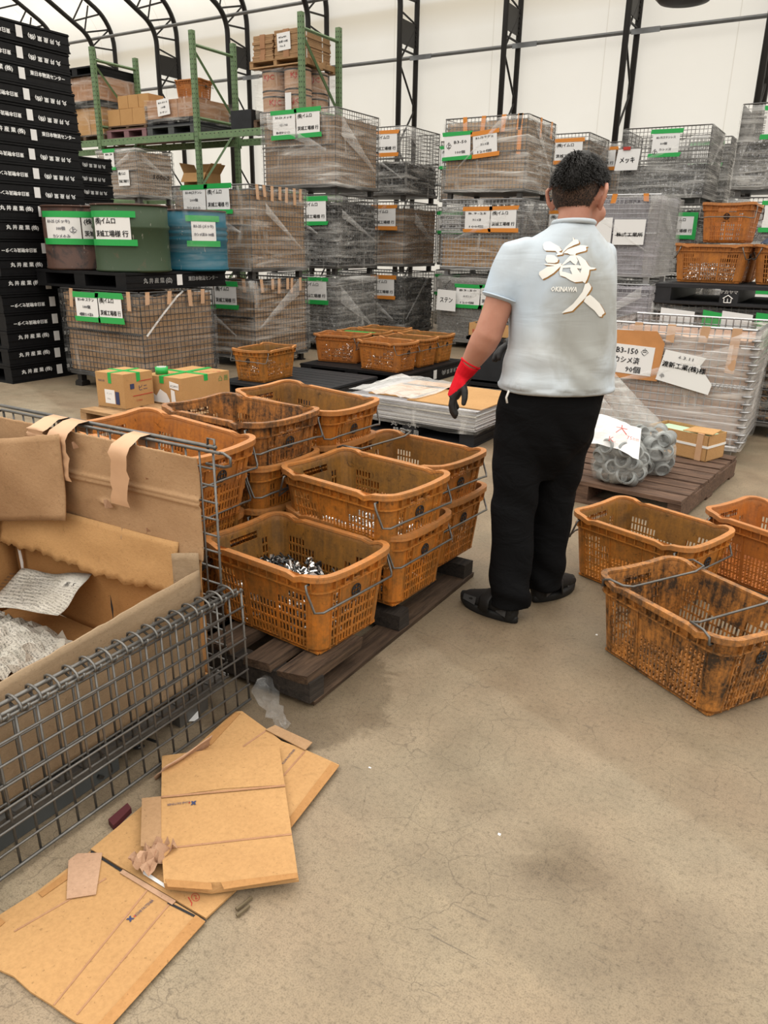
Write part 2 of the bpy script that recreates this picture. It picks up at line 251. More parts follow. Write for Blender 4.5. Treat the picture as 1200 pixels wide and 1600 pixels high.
flat('ring_grey', (0.30, 0.315, 0.31, 1), 0.5, 0.25, var=0.25); flat('sheet_grey', (0.36, 0.35, 0.36, 1), 0.5, var=0.25, scale=30); flat('sheet_white', (0.62, 0.61, 0.6, 1), 0.6, var=0.1); flat('foam_green', (0.42, 0.62, 0.40, 1), 0.7); flat('band_white', (0.7, 0.68, 0.64, 1), 0.5); flat('tarp_navy', (0.03, 0.05, 0.09, 1), 0.5, var=0.3)
flat('bright_fitting', (0.82, 0.81, 0.79, 1), 0.2, 0.85); flat('dark_fitting', (0.07, 0.07, 0.07, 1), 0.35, 0.8)
flat('card_maroon', (0.07, 0.012, 0.015, 1), 0.7); flat('twig', (0.12, 0.09, 0.05, 1), 0.8)
# ------------------------------------------------------------------ mesh helpers
class MB:
    def __init__(s): s.v = []; s.f = []; s.mi = []
    def add(s, vs, fs, mi=0):
        b = len(s.v); s.v += [Vector(v) for v in vs]; s.f += [[i + b for i in f] for f in fs]; s.mi += [mi] * len(fs)
    def box(s, lo, hi, mi=0, rz=0.0, jit=0.0):
        c = (Vector(lo) + Vector(hi)) / 2; h = (Vector(hi) - Vector(lo)) / 2; M = Matrix.Rotation(rz, 3, 'Z')
        vs = [c + M @ Vector((h.x * a, h.y * b, h.z * d)) + (Vector([random.uniform(-jit, jit) for _ in range(3)]) if jit else Vector()) for a in (-1, 1) for b in (-1, 1) for d in (-1, 1)]
        s.add(vs, [(0, 1, 3, 2), (4, 6, 7, 5), (0, 4, 5, 1), (2, 3, 7, 6), (0, 2, 6, 4), (1, 5, 7, 3)], mi)
    def bar(s, a, b, r, n=4, mi=0):
        a = Vector(a); b = Vector(b); d = (b - a).normalized(); u = d.orthogonal().normalized(); w = d.cross(u); vs = []
        for p in (a, b):
            for k in range(n):
                t = 2 * math.pi * (k + 0.5) / n; vs.append(p + (u * math.cos(t) + w * math.sin(t)) * r)
        s.add(vs, [(k, (k + 1) % n, n + (k + 1) % n, n + k) for k in range(n)] + [tuple(range(n))[::-1], tuple(range(n, 2 * n))], mi)
    def tube(s, pts, r, n=8, mi=0, closed=False, cap=True, up=None):
        """r: number or list of numbers or list of (rx, ry)"""
        pts = [Vector(p) for p in pts]; k = len(pts); rs = r if isinstance(r, (list, tuple)) else [r] * k
        b = len(s.v); prev = None
        for i, p in enumerate(pts):
            t = (pts[(i + 1) % k] - pts[i - 1]) if closed else (pts[min(i + 1, k - 1)] - pts[max(i - 1, 0)])
            t.normalize()
            if prev is None:
                u = Vector(up) if up else t.orthogonal()
                u = (u - t * u.dot(t)).normalized()
            else:
                u = (prev - t * prev.dot(t)).normalized()
            prev = u; w = t.cross(u); rr = rs[i]; ra, rb = rr if isinstance(rr, (list, tuple)) else (rr, rr)
            for q in range(n):
                th = 2 * math.pi * q / n; s.v.append(p + u * (math.cos(th) * ra) + w * (math.sin(th) * rb))
        for i in range(k if closed else k - 1):
            for q in range(n):
                i2 = (i + 1) % k
                s.f.append([b + i * n + q, b + i * n + (q + 1) % n, b + i2 * n + (q + 1) % n, b + i2 * n + q]); s.mi.append(mi)
        if cap and not closed:
            s.f.append([b + q for q in range(n)][::-1]); s.mi.append(mi); s.f.append([b + (k - 1) * n + q for q in range(n)]); s.mi.append(mi)
    def sheet(s, pts, o, ex, ey, th=0.004, mi=0):
        """extruded outline: 2-D pts in the plane (o, ex, ey)"""
        o = Vector(o); ex = Vector(ex); ey = Vector(ey); nn = ex.cross(ey).normalized() * th; k = len(pts)
        a = [o + ex * p[0] + ey * p[1] for p in pts]
        s.add(a + [q + nn for q in a], [tuple(range(k))[::-1], tuple(range(k, 2 * k))] + [(i, (i + 1) % k, k + (i + 1) % k, k + i) for i in range(k)], mi)
    def lathe(s, prof, c=(0, 0, 0), n=32, mi=0):
        b = len(s.v); c = Vector(c)
        for r, z in prof:
            for q in range(n):
                t = 2 * math.pi * q / n; s.v.append(c + Vector((r * math.cos(t), r * math.sin(t), z)))
        for i in range(len(prof) - 1):
            for q in range(n):
                s.f.append([b + i * n + q, b + i * n + (q + 1) % n, b + (i + 1) * n + (q + 1) % n, b + (i + 1) * n + q]); s.mi.append(mi)
    def mesh(s, name, mats, smooth=False):
        me = bpy.data.meshes.new(name); me.from_pydata(s.v, [], s.f)
        for m_ in mats if isinstance(mats, (list, tuple)) else [mats]: me.materials.append(MATS[m_])
        if any(s.mi): me.polygons.foreach_set('material_index', s.mi)
        if smooth: me.polygons.foreach_set('use_smooth', [True] * len(me.polygons))
        me.update(); return me
    def obj(s, name, mats, parent=None, smooth=False, loc=(0, 0, 0), rz=0.0):
        return link(name, s.mesh(name, mats, smooth), parent, loc, rz)
def link(name, me, parent=None, loc=(0, 0, 0), rz=0.0):
    o = bpy.data.objects.new(name, me); COL.objects.link(o); o.location = loc; o.rotation_euler = (0, 0, rz)
    if parent: o.parent = parent
    return o
def thing(name, label, cat, loc=(0, 0, 0), rz=0.0, group=None):
    o = bpy.data.objects.new(name, None); COL.objects.link(o); o.location = loc; o.rotation_euler = (0, 0, rz); o.empty_display_size = 0.1
    return tag(o, label, cat, group)
def tag(o, label, cat, group=None, kind=None):
    o['label'] = label; o['category'] = cat
    if group: o['group'] = group
    if kind: o['kind'] = kind
    return o
def struct(o): o['kind'] = 'structure'; return o
def dup(root, loc, rz, label, group=None):
    r_ = root.copy(); COL.objects.link(r_); r_.location = loc; r_.rotation_euler = (0, 0, rz); r_['label'] = label
    if group: r_['group'] = group
    for ch in list(root.children):
        c = ch.copy(); COL.objects.link(c); c.parent = r_
        for g in list(ch.children):
            d = g.copy(); COL.objects.link(d); d.parent = c
    return r_
# ------------------------------------------------------------------ lettering
_TXT = {}
_fc = bpy.data.curves.new('lettering', 'FONT'); _fo = bpy.data.objects.new('lettering', _fc); COL.objects.link(_fo); _fc.resolution_u = 1
def glyphs(sx):
    if sx not in _TXT:
        _fc.body = sx; bpy.context.view_layer.update()
        ev = _fo.evaluated_get(bpy.context.evaluated_depsgraph_get()); me = ev.to_mesh()
        vs = [(v.co.x, v.co.y) for v in me.vertices]; fs = [tuple(p.vertices) for p in me.polygons]; ev.to_mesh_clear()
        w = max([v[0] for v in vs] or [0]); _TXT[sx] = (vs, fs, w)
    return _TXT[sx]
def write(mb, sx, o, ex, ey, size, width=None, align='L', mi=0, lift=0.0, bold=0.0):
    """lettering of cap height ~size in the plane (o, ex, ey); width squeezes the line to that length"""
    vs, fs, w = glyphs(sx)
    if not vs: return
    ex = Vector(ex).normalized(); ey = Vector(ey).normalized(); n = ex.cross(ey) * lift; kx = size if width is None else width / w
    off = 0 if align == 'L' else -w * kx / 2
    offs = [(0, 0)] if not bold else [(-bold, 0), (bold, 0), (0, bold)]
    for q, (bx, by) in enumerate(offs):
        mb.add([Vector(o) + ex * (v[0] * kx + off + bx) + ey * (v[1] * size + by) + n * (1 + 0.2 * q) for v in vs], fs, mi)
# ------------------------------------------------------------------ setting: floor, tent wall, trusses, purlins
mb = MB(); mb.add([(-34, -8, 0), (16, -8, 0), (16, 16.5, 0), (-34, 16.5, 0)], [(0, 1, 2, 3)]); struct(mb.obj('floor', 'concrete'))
INNER_V, OUTER_V, FAB_V, COL_U, COL_S = 14.56, 15.22, 15.32, -8.58, 2.2
def arch(v, zb, rad, slope=R(25), reach=3.6, z0=0.0):
    p = [(v, z0), (v, zb)]
    for k in range(1, 9):
        t = (math.pi / 2 - slope) * k / 8; p.append((v - rad * (1 - math.cos(t)), zb + rad * math.sin(t)))
    a, b = p[-1]; p.append((a - reach * math.cos(slope), b + reach * math.sin(slope))); return p
fab = arch(FAB_V, 5.95, 0.95); mb = MB()
n = len(fab); xs = [-34 + 1.1 * k for k in range(44)]
for i in range(n):
    for x_ in xs: mb.v.append(Vector((x_, fab[i][0], fab[i][1])))
for i in range(n - 1):
    for j in range(len(xs) - 1):
        mb.f.append([i * len(xs) + j, i * len(xs) + j + 1, (i + 1) * len(xs) + j + 1, (i + 1) * len(xs) + j]); mb.mi.append(0)
w1 = MB(); w1.v = mb.v[:]; k = (len(xs) - 1)
w1.f = mb.f[:k]; w1.mi = [0] * k; struct(w1.obj('wall_back', 'tent_fabric'))
w1 = MB(); w1.v = mb.v[:]; w1.f = mb.f[k:]; w1.mi = [0] * len(w1.f); struct(w1.obj('ceiling', 'tent_fabric', smooth=True))
def truss_meshes():
    inn = arch(INNER_V, 5.68, 0.55); out = arch(OUTER_V, 5.95, 0.85); o3 = lambda p: (0, p[0], p[1])
    a = MB(); a.tube([o3(p) for p in inn], 0.055, 8); b = MB(); b.tube([o3(p) for p in out], 0.055, 8)
    web = []
    z = 0.25; side = 0
    while z < 4.8:
        p, q = ((INNER_V, z), (OUTER_V, z + 0.75)) if side == 0 else ((OUTER_V, z), (INNER_V, z + 0.75)); web.append((p, q)); z += 0.75; side ^= 1
    web += [((INNER_V, 4.98), (OUTER_V, 4.98)), ((INNER_V, 5.62), (OUTER_V, 5.5)), ((OUTER_V, 5.9), (INNER_V - 0.03, 5.85)), ((INNER_V - 0.03, 5.85), (OUTER_V - 0.12, 6.33)), ((OUTER_V - 0.12, 6.33), (INNER_V - 0.22, 6.12)), ((INNER_V - 0.22, 6.12), (14.52, 6.72))]
    sl = R(25); d = (-math.cos(sl), math.sin(sl)); ia, oa = inn[-2], out[-2]
    for k in range(5):
        p = (ia[0] + d[0] * (0.25 + k * 0.75), ia[1] + d[1] * (0.25 + k * 0.75)); q = (oa[0] + d[0] * (0.35 + k * 0.75), oa[1] + d[1] * (0.35 + k * 0.75)); q0 = (oa[0] + d[0] * (k * 0.75 - 0.2), oa[1] + d[1] * (k * 0.75 - 0.2))
        web += [(q0, p), (p, q)]
    ws = []
    for p, q in web:
        c = MB(); c.bar(o3(p), o3(q), 0.02, 6); ws.append(c.mesh('web_brace', 'steel_black'))
    g = MB(); g.box((-0.012, INNER_V - 0.02, 5.08), (0.012, OUTER_V + 0.02, 5.5))
    for k in range(5):
        for v in (INNER_V + 0.05, OUTER_V - 0.05): g.bar((-0.03, v, 5.13 + k * 0.08), (0.03, v, 5.13 + k * 0.08), 0.018, 6)
    bp = MB(); bp.box((-0.16, INNER_V - 0.14, 0), (0.16, OUTER_V + 0.14, 0.03))
    return a.mesh('inner_chord', 'steel_black', True), b.mesh('outer_chord', 'steel_black', True), ws, g.mesh('gusset_plate', 'steel_black'), bp.mesh('base_plate', 'steel_black')
ta, tb, tw, tg, tp = truss_meshes()
for k in range(-6, 5):
    t = thing('truss_column', 'black steel lattice truss column along the white tent wall', 'truss', (COL_U + COL_S * k, 0, 0), 0, 'truss columns of the tent'); t['kind'] = 'structure'
    link('inner_chord', ta, t); link('outer_chord', tb, t); link('gusset_plate', tg, t); link('base_plate', tp, t)
    for w_ in tw: link('web_brace', w_, t)
for nme, v, z, r_ in (('trim_1', 15.12, 4.92, 0.035), ('trim_2', 14.62, 6.04, 0.035)):
    mb = MB(); mb.bar((-24, v, z), (3.5, v, z), r_, 4)
    if nme == 'trim_1':
        for k in range(-6, 5): mb.box((COL_U + COL_S * k - 0.06, v - 0.045, z - 0.055), (COL_U + COL_S * k + 0.42, v - 0.03, z + 0.03))
    struct(mb.obj(nme, 'purlin_grey'))
for k, (v, z) in enumerate(((15.05, 2.55), (12.9, 7.35))):
    mb = MB(); mb.bar((-24, v, z), (3.5, v, z), 0.03, 4); struct(mb.obj('trim_%d' % (k + 3), 'purlin_grey'))
# dark rounded object, unidentified, that dips into the picture at the top
t = thing('hanging_object', 'dark rounded object hanging at the very top edge', 'lamp', (-1.70, 7.5, 3.30), 0)
mb = MB(); mb.lathe([(0.0, 0.0), (0.12, 0.004), (0.20, 0.022), (0.235, 0.055), (0.24, 0.12), (0.10, 0.22), (0.05, 0.26), (0.0, 0.26)], n=40); mb.obj('rounded_body', 'steel_black', t, True)
mb = MB(); mb.bar((0, 0, 0.24), (0, 0, 3.2), 0.012, 8); mb.obj('suspension_rod', 'steel_black', t)
# ------------------------------------------------------------------ pallets
def plastic_pallet_mesh(W_, D_, H_, name='deck', mat='plastic_black'):
    """origin: right front bottom corner; fork openings face -Y and +Y"""
    mb = MB(); W2 = W_; e = 0.012
    mb.box((-W2, 0, 0), (0, D_, 0.022)); mb.box((-W2, 0, H_ - 0.026), (0, D_, H_))
    for a, b in ((0, 0.11), (0.44, 0.56), (0.89, 1)): mb.box((-W2 + a * W2, 0.004, 0.02), (-W2 + b * W2, D_ - 0.004, H_ - 0.02))
    for x0 in (-W2 - e / 2, -e / 2): 
        for z0 in (0.0, H_ - 0.02, H_ * 0.42): mb.box((x0, -0.003, z0 + 0.001), (x0 + e, D_ + 0.003, z0 + 0.013))
    for k in range(9):
        y = (k + 0.5) * D_ / 9; mb.box((-W2 + 0.06, y - 0.008, H_ - 0.002), (-0.06, y + 0.008, H_ + 0.002))
    return mb.mesh(name, mat)
PAL = {}
def plastic_pallet(label, u, v, z, W_=1.1, D_=1.1, H_=0.15, rz=0.0, mat='plastic_black', group=None, cat='pallet'):
    key = (W_, D_, H_, mat)
    if key not in PAL: PAL[key] = plastic_pallet_mesh(W_, D_, H_, 'deck', mat)
    t = thing('plastic_pallet', label, cat, (u, v, z), rz, group); link('deck', PAL[key], t); return t
def side_text_mesh(D_, H_, flip, shift=0.0):
    st = MB(); tx = MB(); c = D_ / 2 + shift; zc = H_ * 0.5
    s = -1 if flip else 1; ex = (0, s, 0); ey = (0, 0, s)
    st.sheet([(-0.032, -0.048), (0.032, -0.048), (0.032, 0.048), (-0.032, 0.048)], (0.008, c, zc), (0, 1, 0), (0, 0, 1), 0.003)
    tx_a, tx_b = '丸 井 産 業 (株)', '東日本物流センター'
    sz = 0.046
    write(tx, tx_a, (0.0095, c - s * 0.44, zc + s * 0.002), ex, ey, sz, 0.35, bold=0.0016); tx2 = MB()
    write(tx2, tx_b, (0.0095, c + s * 0.09, zc + s * 0.004), ex, ey, sz * 0.92, 0.38, bold=0.0016)
    return st.mesh('sticker', 'paper'), tx.mesh('lettering', 'ink_white'), tx2.mesh('lettering', 'ink_white')
PH = 0.1725
tx_up = side_text_mesh(1.1, PH, False); tx_dn = side_text_mesh(1.1, PH, True)
flips = '1 1 0 1 1 0 1 1 1 0 0 1 0 0 1 1 0 0 0'.split()[::-1]           # from the floor up, as the print reads in the photo
ordinal = 'bottom second third fourth fifth sixth seventh eighth ninth tenth eleventh twelfth thirteenth fourteenth fifteenth sixteenth seventeenth eighteenth top'.split()
for k in range(19):
    fl = flips[k] == '1'; nm = ordinal[k]
    where = 'lowest' if k == 0 else 'topmost' if k == 18 else nm + ' from the floor'
    t = plastic_pallet('black pallet with %s print, %s, tall stack at left' % ('upside-down' if fl else 'upright', where), -7.12 + random.uniform(-0.008, 0.008), 4.58 + random.uniform(-0.035, 0.03), k * PH, 1.1, 1.1, PH - 0.004, group='pallets in the tall stack')
    a, b, c_ = tx_dn if fl else tx_up; link('sticker', a, t); link('lettering', b, t); link('lettering', c_, t)
s2 = side_text_mesh(1.1, 0.15, True)
for k in range(15):
    t = plastic_pallet('black plastic pallet, %s of the second stack behind the tall stack' % ('lowest' if k == 0 else 'topmost' if k == 14 else ordinal[k] + ' from the floor'), -8.55 + random.uniform(-0.01, 0.01), 6.15 + random.uniform(-0.02, 0.02), k * 0.157, 1.1, 1.1, 0.15, group='pallets in the second stack')
    link('sticker', s2[0], t); link('lettering', s2[1], t); link('lettering', s2[2], t)
# ------------------------------------------------------------------ mesh box pallets ("crates")
PANELS = {}
def wire_meshes(W_, D_, H_, mat, step=0.052, r_=0.0042):
    key = (W_, D_, H_, mat)
    if key in PANELS: return PANELS[key]
    zb = 0.12
    def panel(L, hinge):
        p = MB(); nx = max(2, round(L / step)); nz = max(2, round((H_ - zb) / step))
        for i in range(nx + 1): x = L * i / nx; p.bar((x, 0, zb), (x, 0, H_), r_ * (1.9 if i in (0, nx) else 1), 4)
        for j in range(nz + 1): z = zb + (H_ - zb) * j / nz; p.bar((0, -r_ * 1.6, z), (L, -r_ * 1.6, z), r_ * (1.9 if j in (0, nz) else 1), 4)
        if hinge:
            z = zb + (H_ - zb) * 0.52; p.bar((0, -0.012, z), (L, -0.012, z), 0.008, 6)
            for i in range(nx * 2): p.bar((L * i / nx / 2, -0.02, z - 0.014), (L * (i + 0.6) / nx / 2, -0.016, z + 0.014), 0.004, 4)
            for x in (0.05, L - 0.05): p.bar((x - 0.03, -0.014, H_ - 0.12), (x + 0.03, -0.014, H_ - 0.12), 0.006, 4)
        return p.mesh('mesh_panel', mat)
    base = MB(); base.box((-W_, 0, zb - 0.035), (0, D_, zb - 0.005))
    for k in range(7): base.bar((-W_, D_ * k / 6, zb), (0, D_ * k / 6, zb), 0.006, 4)
    ft = MB(); ft.box((-0.05, -0.04, 0), (0.05, 0.04, 0.012)); ft.box((-0.03, -0.03, 0.01), (0.03, 0.03, zb - 0.03))
    PANELS[key] = (panel(W_, True), panel(D_, False), base.mesh('base_frame', mat), ft.mesh('foot', mat)); return PANELS[key]
def film_mesh(W_, D_, z0, z1, mat, off=0.022, top=0.12, amp=0.012):
    mb = MB(); per = []
    for a, b in (((-W_ - off, -off), (off, -off)), ((off, -off), (off, D_ + off)), ((off, D_ + off), (-W_ - off, D_ + off)), ((-W_ - off, D_ + off), (-W_ - off, -off))):
        for k in range(8): per.append((a[0] + (b[0] - a[0]) * k / 8, a[1] + (b[1] - a[1]) * k / 8, k == 0))
    n = len(per); rows = 10; cx, cy = -W_ / 2, D_ / 2
    for i in range(rows + 2):
        for x, y, c in per:
            z = z0 + (z1 - z0) * min(i, rows) / rows; d = 0 if c else random.uniform(-amp, amp * 0.4); k = 1.0
            if i == rows + 1: k = 1 - top; z += random.uniform(-0.03, 0.0)
            vx, vy = x - cx, y - cy; l = math.hypot(vx, vy); mb.v.append(Vector((cx + vx * (k + d / l), cy + vy * (k + d / l), z + (random.uniform(-0.02, 0.0) if i in (0, rows) and not c else 0))))
    for i in range(rows + 1):
        for q in range(n): mb.f.append([i * n + q, i * n + (q + 1) % n, (i + 1) * n + (q + 1) % n, (i + 1) * n + q]); mb.mi.append(0)
    return mb.mesh('stretch_film', mat, True)
def paper(t, face, W_, D_, s, ztop, w, h, tape=None, lines=(), tilt=0.0, off=0.034, name='paper_label', mat='paper', bottom=True, extra=0.03):
    """s: left edge along the face, seen from outside, in metres"""
    c, sn = math.cos(tilt), math.sin(tilt)
    if face == 'F': o = Vector((-W_ + s, -off, ztop)); ex = Vector((c, 0, sn)); ey = Vector((-sn, 0, c))
    else: o = Vector((off, s, ztop)); ex = Vector((0, c, sn)); ey = Vector((0, -sn, c))
    p = MB(); p.sheet([(0, 0), (0, -h), (w, -h * random.uniform(0.97, 1.02)), (w * random.uniform(0.98, 1.01), 0)], o, ex, ey, 0.002)
    lab = p.obj(name, mat, t)
    n = ex.cross(ey)
    groups = {}
    for tx, size, dx, dy, ink, wd in lines: groups.setdefault(ink, []).append((tx, size, dx, dy, wd))
    for ink, ls in groups.items():
        for tx, size, dx, dy, wd in ls:
            l = MB(); write(l, tx, o + ex * (dx * w) - ey * (dy * h) + n * 0.0045, ex, ey, size, None if wd is None else wd * w, bold=0.0012); l.obj('lettering', ink, lab)
    if tape:
        for k, (za, zb_) in enumerate(((0.022, -0.028), (-h + 0.028, -h - 0.022)) if bottom else ((0.022, -0.028),)):
            p = MB(); j = lambda: random.uniform(-0.012, 0.012)
            p.sheet([(-extra + j(), zb_ + j() * .4), (w + extra + j(), zb_ + j() * .4), (w + extra + j(), za + j() * .4), (-extra + j(), za + j() * .4)], o + n * 0.003, ex, ey, 0.0015); p.obj('tape', tape, t)
    return lab
IM = lambda: [('(株)イムロ', 0.052, 0.05, 0.3, 'ink_black', 0.62), ('茨城工場様 行', 0.05, 0.05, 0.78, 'ink_black', 0.9)]
def HW(a, b, c): return [(a, 0.034, 0.12, 0.26, 'ink_grey', 0.74), (b, 0.034, 0.3, 0.55, 'ink_grey', 0.36), (c, 0.034, 0.14, 0.85, 'ink_grey', 0.62)]
def two_papers(t, W_, D_, s, ztop, tape, hw, face='F', w=0.36, h=0.27, gap=0.015, tilt=0.0):
    if hw: paper(t, face, W_, D_, s, ztop, w, h, tape, hw, tilt)
    paper(t, face, W_, D_, s + (w + gap if hw else 0), ztop + 0.006, w, h, tape, IM(), tilt + 0.01)
def tabs(t, face, W_, D_, H_, ss, mat='tape_kraft', l=0.15, w=0.05):
    for s in ss:
        p = MB(); sk = random.uniform(-0.02, 0.02); ll = l * random.uniform(0.75, 1.2)
        pts = [(0, 0.006), (w, 0.006), (w + sk, -ll), (sk, -ll + random.uniform(-0.01, 0.01))]
        if face == 'F': p.sheet(pts, (-W_ + s, -0.014, H_), (1, 0, 0), (0, 0, 1), 0.002)
        else: p.sheet(pts, (0.014, s, H_), (0, 1, 0), (0, 0, 1), 0.002)
        p.obj('tape_strip', mat, t)
def heap_mesh(W_, D_, z0, z1, mat, amp=0.025, nx=16, name='steel_fittings'):
    mb = MB(); bm = bmesh.new(); bmesh.ops.create_cube(bm, size=1); bmesh.ops.subdivide_edges(bm, edges=bm.edges[:], cuts=nx, use_grid_fill=True)
    for v in bm.verts:
        v.co = Vector((-W_ / 2 + v.co.x * (W_ - 0.05), D_ / 2 + v.co.y * (D_ - 0.05), (z0 + z1) / 2 + v.co.z * (z1 - z0)))
        v.co += Vector([random.uniform(-amp, amp) for _ in range(3)]) * (1 if v.co.z > z0 + 0.02 else 0.3); v.co.x = min(-0.012, max(-W_ + 0.012, v.co.x)); v.co.y = min(D_ - 0.012, max(0.012, v.co.y)); v.co.z = max(v.co.z, z0)
    me = bpy.data.meshes.new(name); bm.to_mesh(me); bm.free(); me.materials.append(MATS[mat]); return me
HEAPS = {}
def crate(label, u, v, z, W_=1.15, D_=1.0, H_=0.985, card=None, heap=None, film=None, wire='wire_steel', filmz=None, heap_label=None, group='wire mesh box pallets', rz=0.0, cardmat='cardboard', front_card=True):
    t = thing('mesh_crate', label, 'crate', (u, v, z), rz, group)
    fp, sp_, ba, ft = wire_meshes(W_, D_, H_, wire)
    link('mesh_panel', fp, t, (-W_, 0, 0)); link('mesh_panel', fp, t, (0, D_, 0), math.pi)
    link('mesh_panel', sp_, t, (0, 0, 0), math.pi / 2); link('mesh_panel', sp_, t, (-W_, D_, 0), -math.pi / 2)
    link('base_frame', ba, t)
    for x in (-W_ + 0.07, -0.07):
        for y in (0.07, D_ - 0.07): link('foot', ft, t, (x, y, 0))
    if card:
        mb = MB(); a, b = card; g = 0.016; n = 13
        # four cardboard walls with rounded bulges between the wires
        def wall(p, q):
            p = Vector(p); q = Vector(q); d = (q - p); nn = Vector((d.y, -d.x, 0)).normalized(); nx = 14; nz = 8; o = len(mb.v)
            for j in range(nz + 1):
                for i in range(nx + 1): mb.v.append(p + d * (i / nx) + nn * random.uniform(-0.012, 0.006) + Vector((0, 0, a + (b - a) * j / nz + (random.uniform(-0.015, 0.005) if j == nz else 0))))
            for j in range(nz):
                for i in range(nx): mb.f.append([o + j * (nx + 1) + i, o + j * (nx + 1) + i + 1, o + (j + 1) * (nx + 1) + i + 1, o + (j + 1) * (nx + 1) + i]); mb.mi.append(0)
        if front_card: wall((-W_ + g, g, 0), (-g, g, 0))
        wall((-g, g, 0), (-g, D_ - g, 0)); wall((-g, D_ - g, 0), (-W_ + g, D_ - g, 0)); wall((-W_ + g, D_ - g, 0), (-W_ + g, g, 0))
        mb.add([(-W_ + g, g, b - 0.06), (-g, g, b - 0.06), (-g, D_ - g, b - 0.06), (-W_ + g, D_ - g, b - 0.06)], [(0, 1, 2, 3)])
        mb.obj('cardboard_liner', cardmat, t)
    if heap:
        mt, a, b = heap; key = (W_, D_, mt, a, b)
        if key not in HEAPS: HEAPS[key] = heap_mesh(W_, D_, a, b, mt)
        o = link('steel_fittings', HEAPS[key], None, (u, v, z), rz); tag(o, heap_label or ('steel fittings heaped inside the ' + ' '.join(label.split()[:9])), 'fittings', 'fittings inside the mesh crates', 'stuff')
    if film:
        f0, f1 = filmz or (0.10, H_ - 0.004); link('stretch_film', film_mesh(W_, D_, f0, f1, film), t)
        for q in range(2 if film != 'film_clear' else 0):       # pulled wedges of film across a face
            p = MB(); L_f = D_ if q == 0 else W_; s0 = random.uniform(0.0, 0.25); s1 = random.uniform(0.75, 1.0); za, zb = random.uniform(0.3, 0.55), random.uniform(0.75, 1.0); d0 = random.choice((0, 1)); hgt = random.uniform(0.08, 0.22); k = 10
            for i in range(k + 1):
                f_ = i / k; s_ = L_f * (s0 + (s1 - s0) * (f_ if d0 else 1 - f_)); zc = H_ * (za + (zb - za) * f_); w_ = hgt * (0.15 + f_) * 0.5
                for e in (-1, 0, 1):
                    o_ = 0.03 + 0.012 * (1 - abs(e)) + random.uniform(0, 0.006); zz_ = min(H_ - 0.01, max(0.12, zc + e * w_)); p.v.append(Vector((o_, s_, zz_)) if q == 0 else Vector((-L_f + s_, -o_, zz_)))
            for i in range(k):
                for c in range(2): p.f.append([i * 3 + c, i * 3 + c + 1, i * 3 + c + 4, i * 3 + c + 3]); p.mi.append(0)
            p.obj('film_pull', 'film_pull', t, True)
    return t
P1, P2 = 0.985, 1.97
# column at U = -5.8, from the drums backwards
t = crate('wire mesh crate lined with cardboard, carrying the black pallet with three drums', -5.53, 4.87, 0.04, 1.08, 0.93, 0.90, (0.13, 0.87), film='film_clear', wire='wire_dark', cardmat='cardboard_old')
two_papers(t, 1.08, 0.93, 0.24, 0.86, 'tape_green', HW('B3-40 ステン', '100個', '4個横カシメ済み'), w=0.31, h=0.23)
tabs(t, 'F', 1.08, 0.93, 0.90, (0.14, 0.93)); tabs(t, 'R', 1.08, 0.93, 0.90, (0.06, 0.33, 0.58, 0.76), l=0.13)
mb = MB(); mb.tube([(0.035, 0.02, 0.52), (0.04, 0.2, 0.68), (0.045, 0.42, 0.86), (0.04, 0.5, 0.90)], [(0.002, 0.010)] * 4, 6); mb.obj('film_rope', 'film_pull', t)
for x in (-0.05,): pass
plastic_feet = MB()
for x in (-1.01, -0.07):
    for y in (0.07, 0.86): plastic_feet.box((x - 0.05, y - 0.05, -0.04), (x + 0.05, y + 0.05, 0.0))
plastic_feet.obj('foot_pads', 'steel_black', t)
t = plastic_pallet('black plastic pallet under the three steel drums', -5.79, 4.96, 0.945, 1.3, 1.33, 0.155)
st = MB(); tx = MB()
st.sheet([(-0.035, -0.05), (0.035, -0.05), (0.035, 0.05), (-0.035, 0.05)], (0.008, 0.66, 0.08), (0, 1, 0), (0, 0, 1), 0.003)
write(tx, '丸 井 産 業 (株)', (0.0095, 0.2, 0.062), (0, 1, 0), (0, 0, 1), 0.05, 0.36, bold=0.0016); write(tx, '東日本物流センター', (0.0095, 0.78, 0.07), (0, 1, 0), (0, 0, 1), 0.046, 0.42, bold=0.0016)
st.obj('sticker', 'paper', t); tx.obj('lettering', 'ink_white', t)
def drum(label, u, v, r_, h, mat, ribs):
    t = thing('steel_drum', label, 'drum', (u, v, 1.101), 0, 'steel drums on the black pallet')
    pr = [(r_ * 0.97, 0.0), (r_, 0.005), (r_ + 0.008, 0.012), (r_ + 0.008, 0.022), (r_, 0.03)]
    for z in ribs: pr += [(r_, z - 0.025), (r_ + 0.011, z - 0.008), (r_ + 0.011, z + 0.008), (r_, z + 0.025)]
    pr += [(r_, h)]
    mb = MB(); mb.lathe(pr + [(r_ - 0.004, h)] + [(r_ - 0.004, 0.02), (0.0, 0.02)], n=48); mb.obj('shell', mat, t, True)
    mb = MB(); mb.lathe([(r_ - 0.008, h - 0.006), (r_ + 0.007, h - 0.006), (r_ + 0.009, h + 0.004), (r_ + 0.002, h + 0.01), (r_ - 0.008, h + 0.006), (r_ - 0.008, h - 0.006)], n=48); mb.obj('rim', 'drum_brown', t, True)
    return t
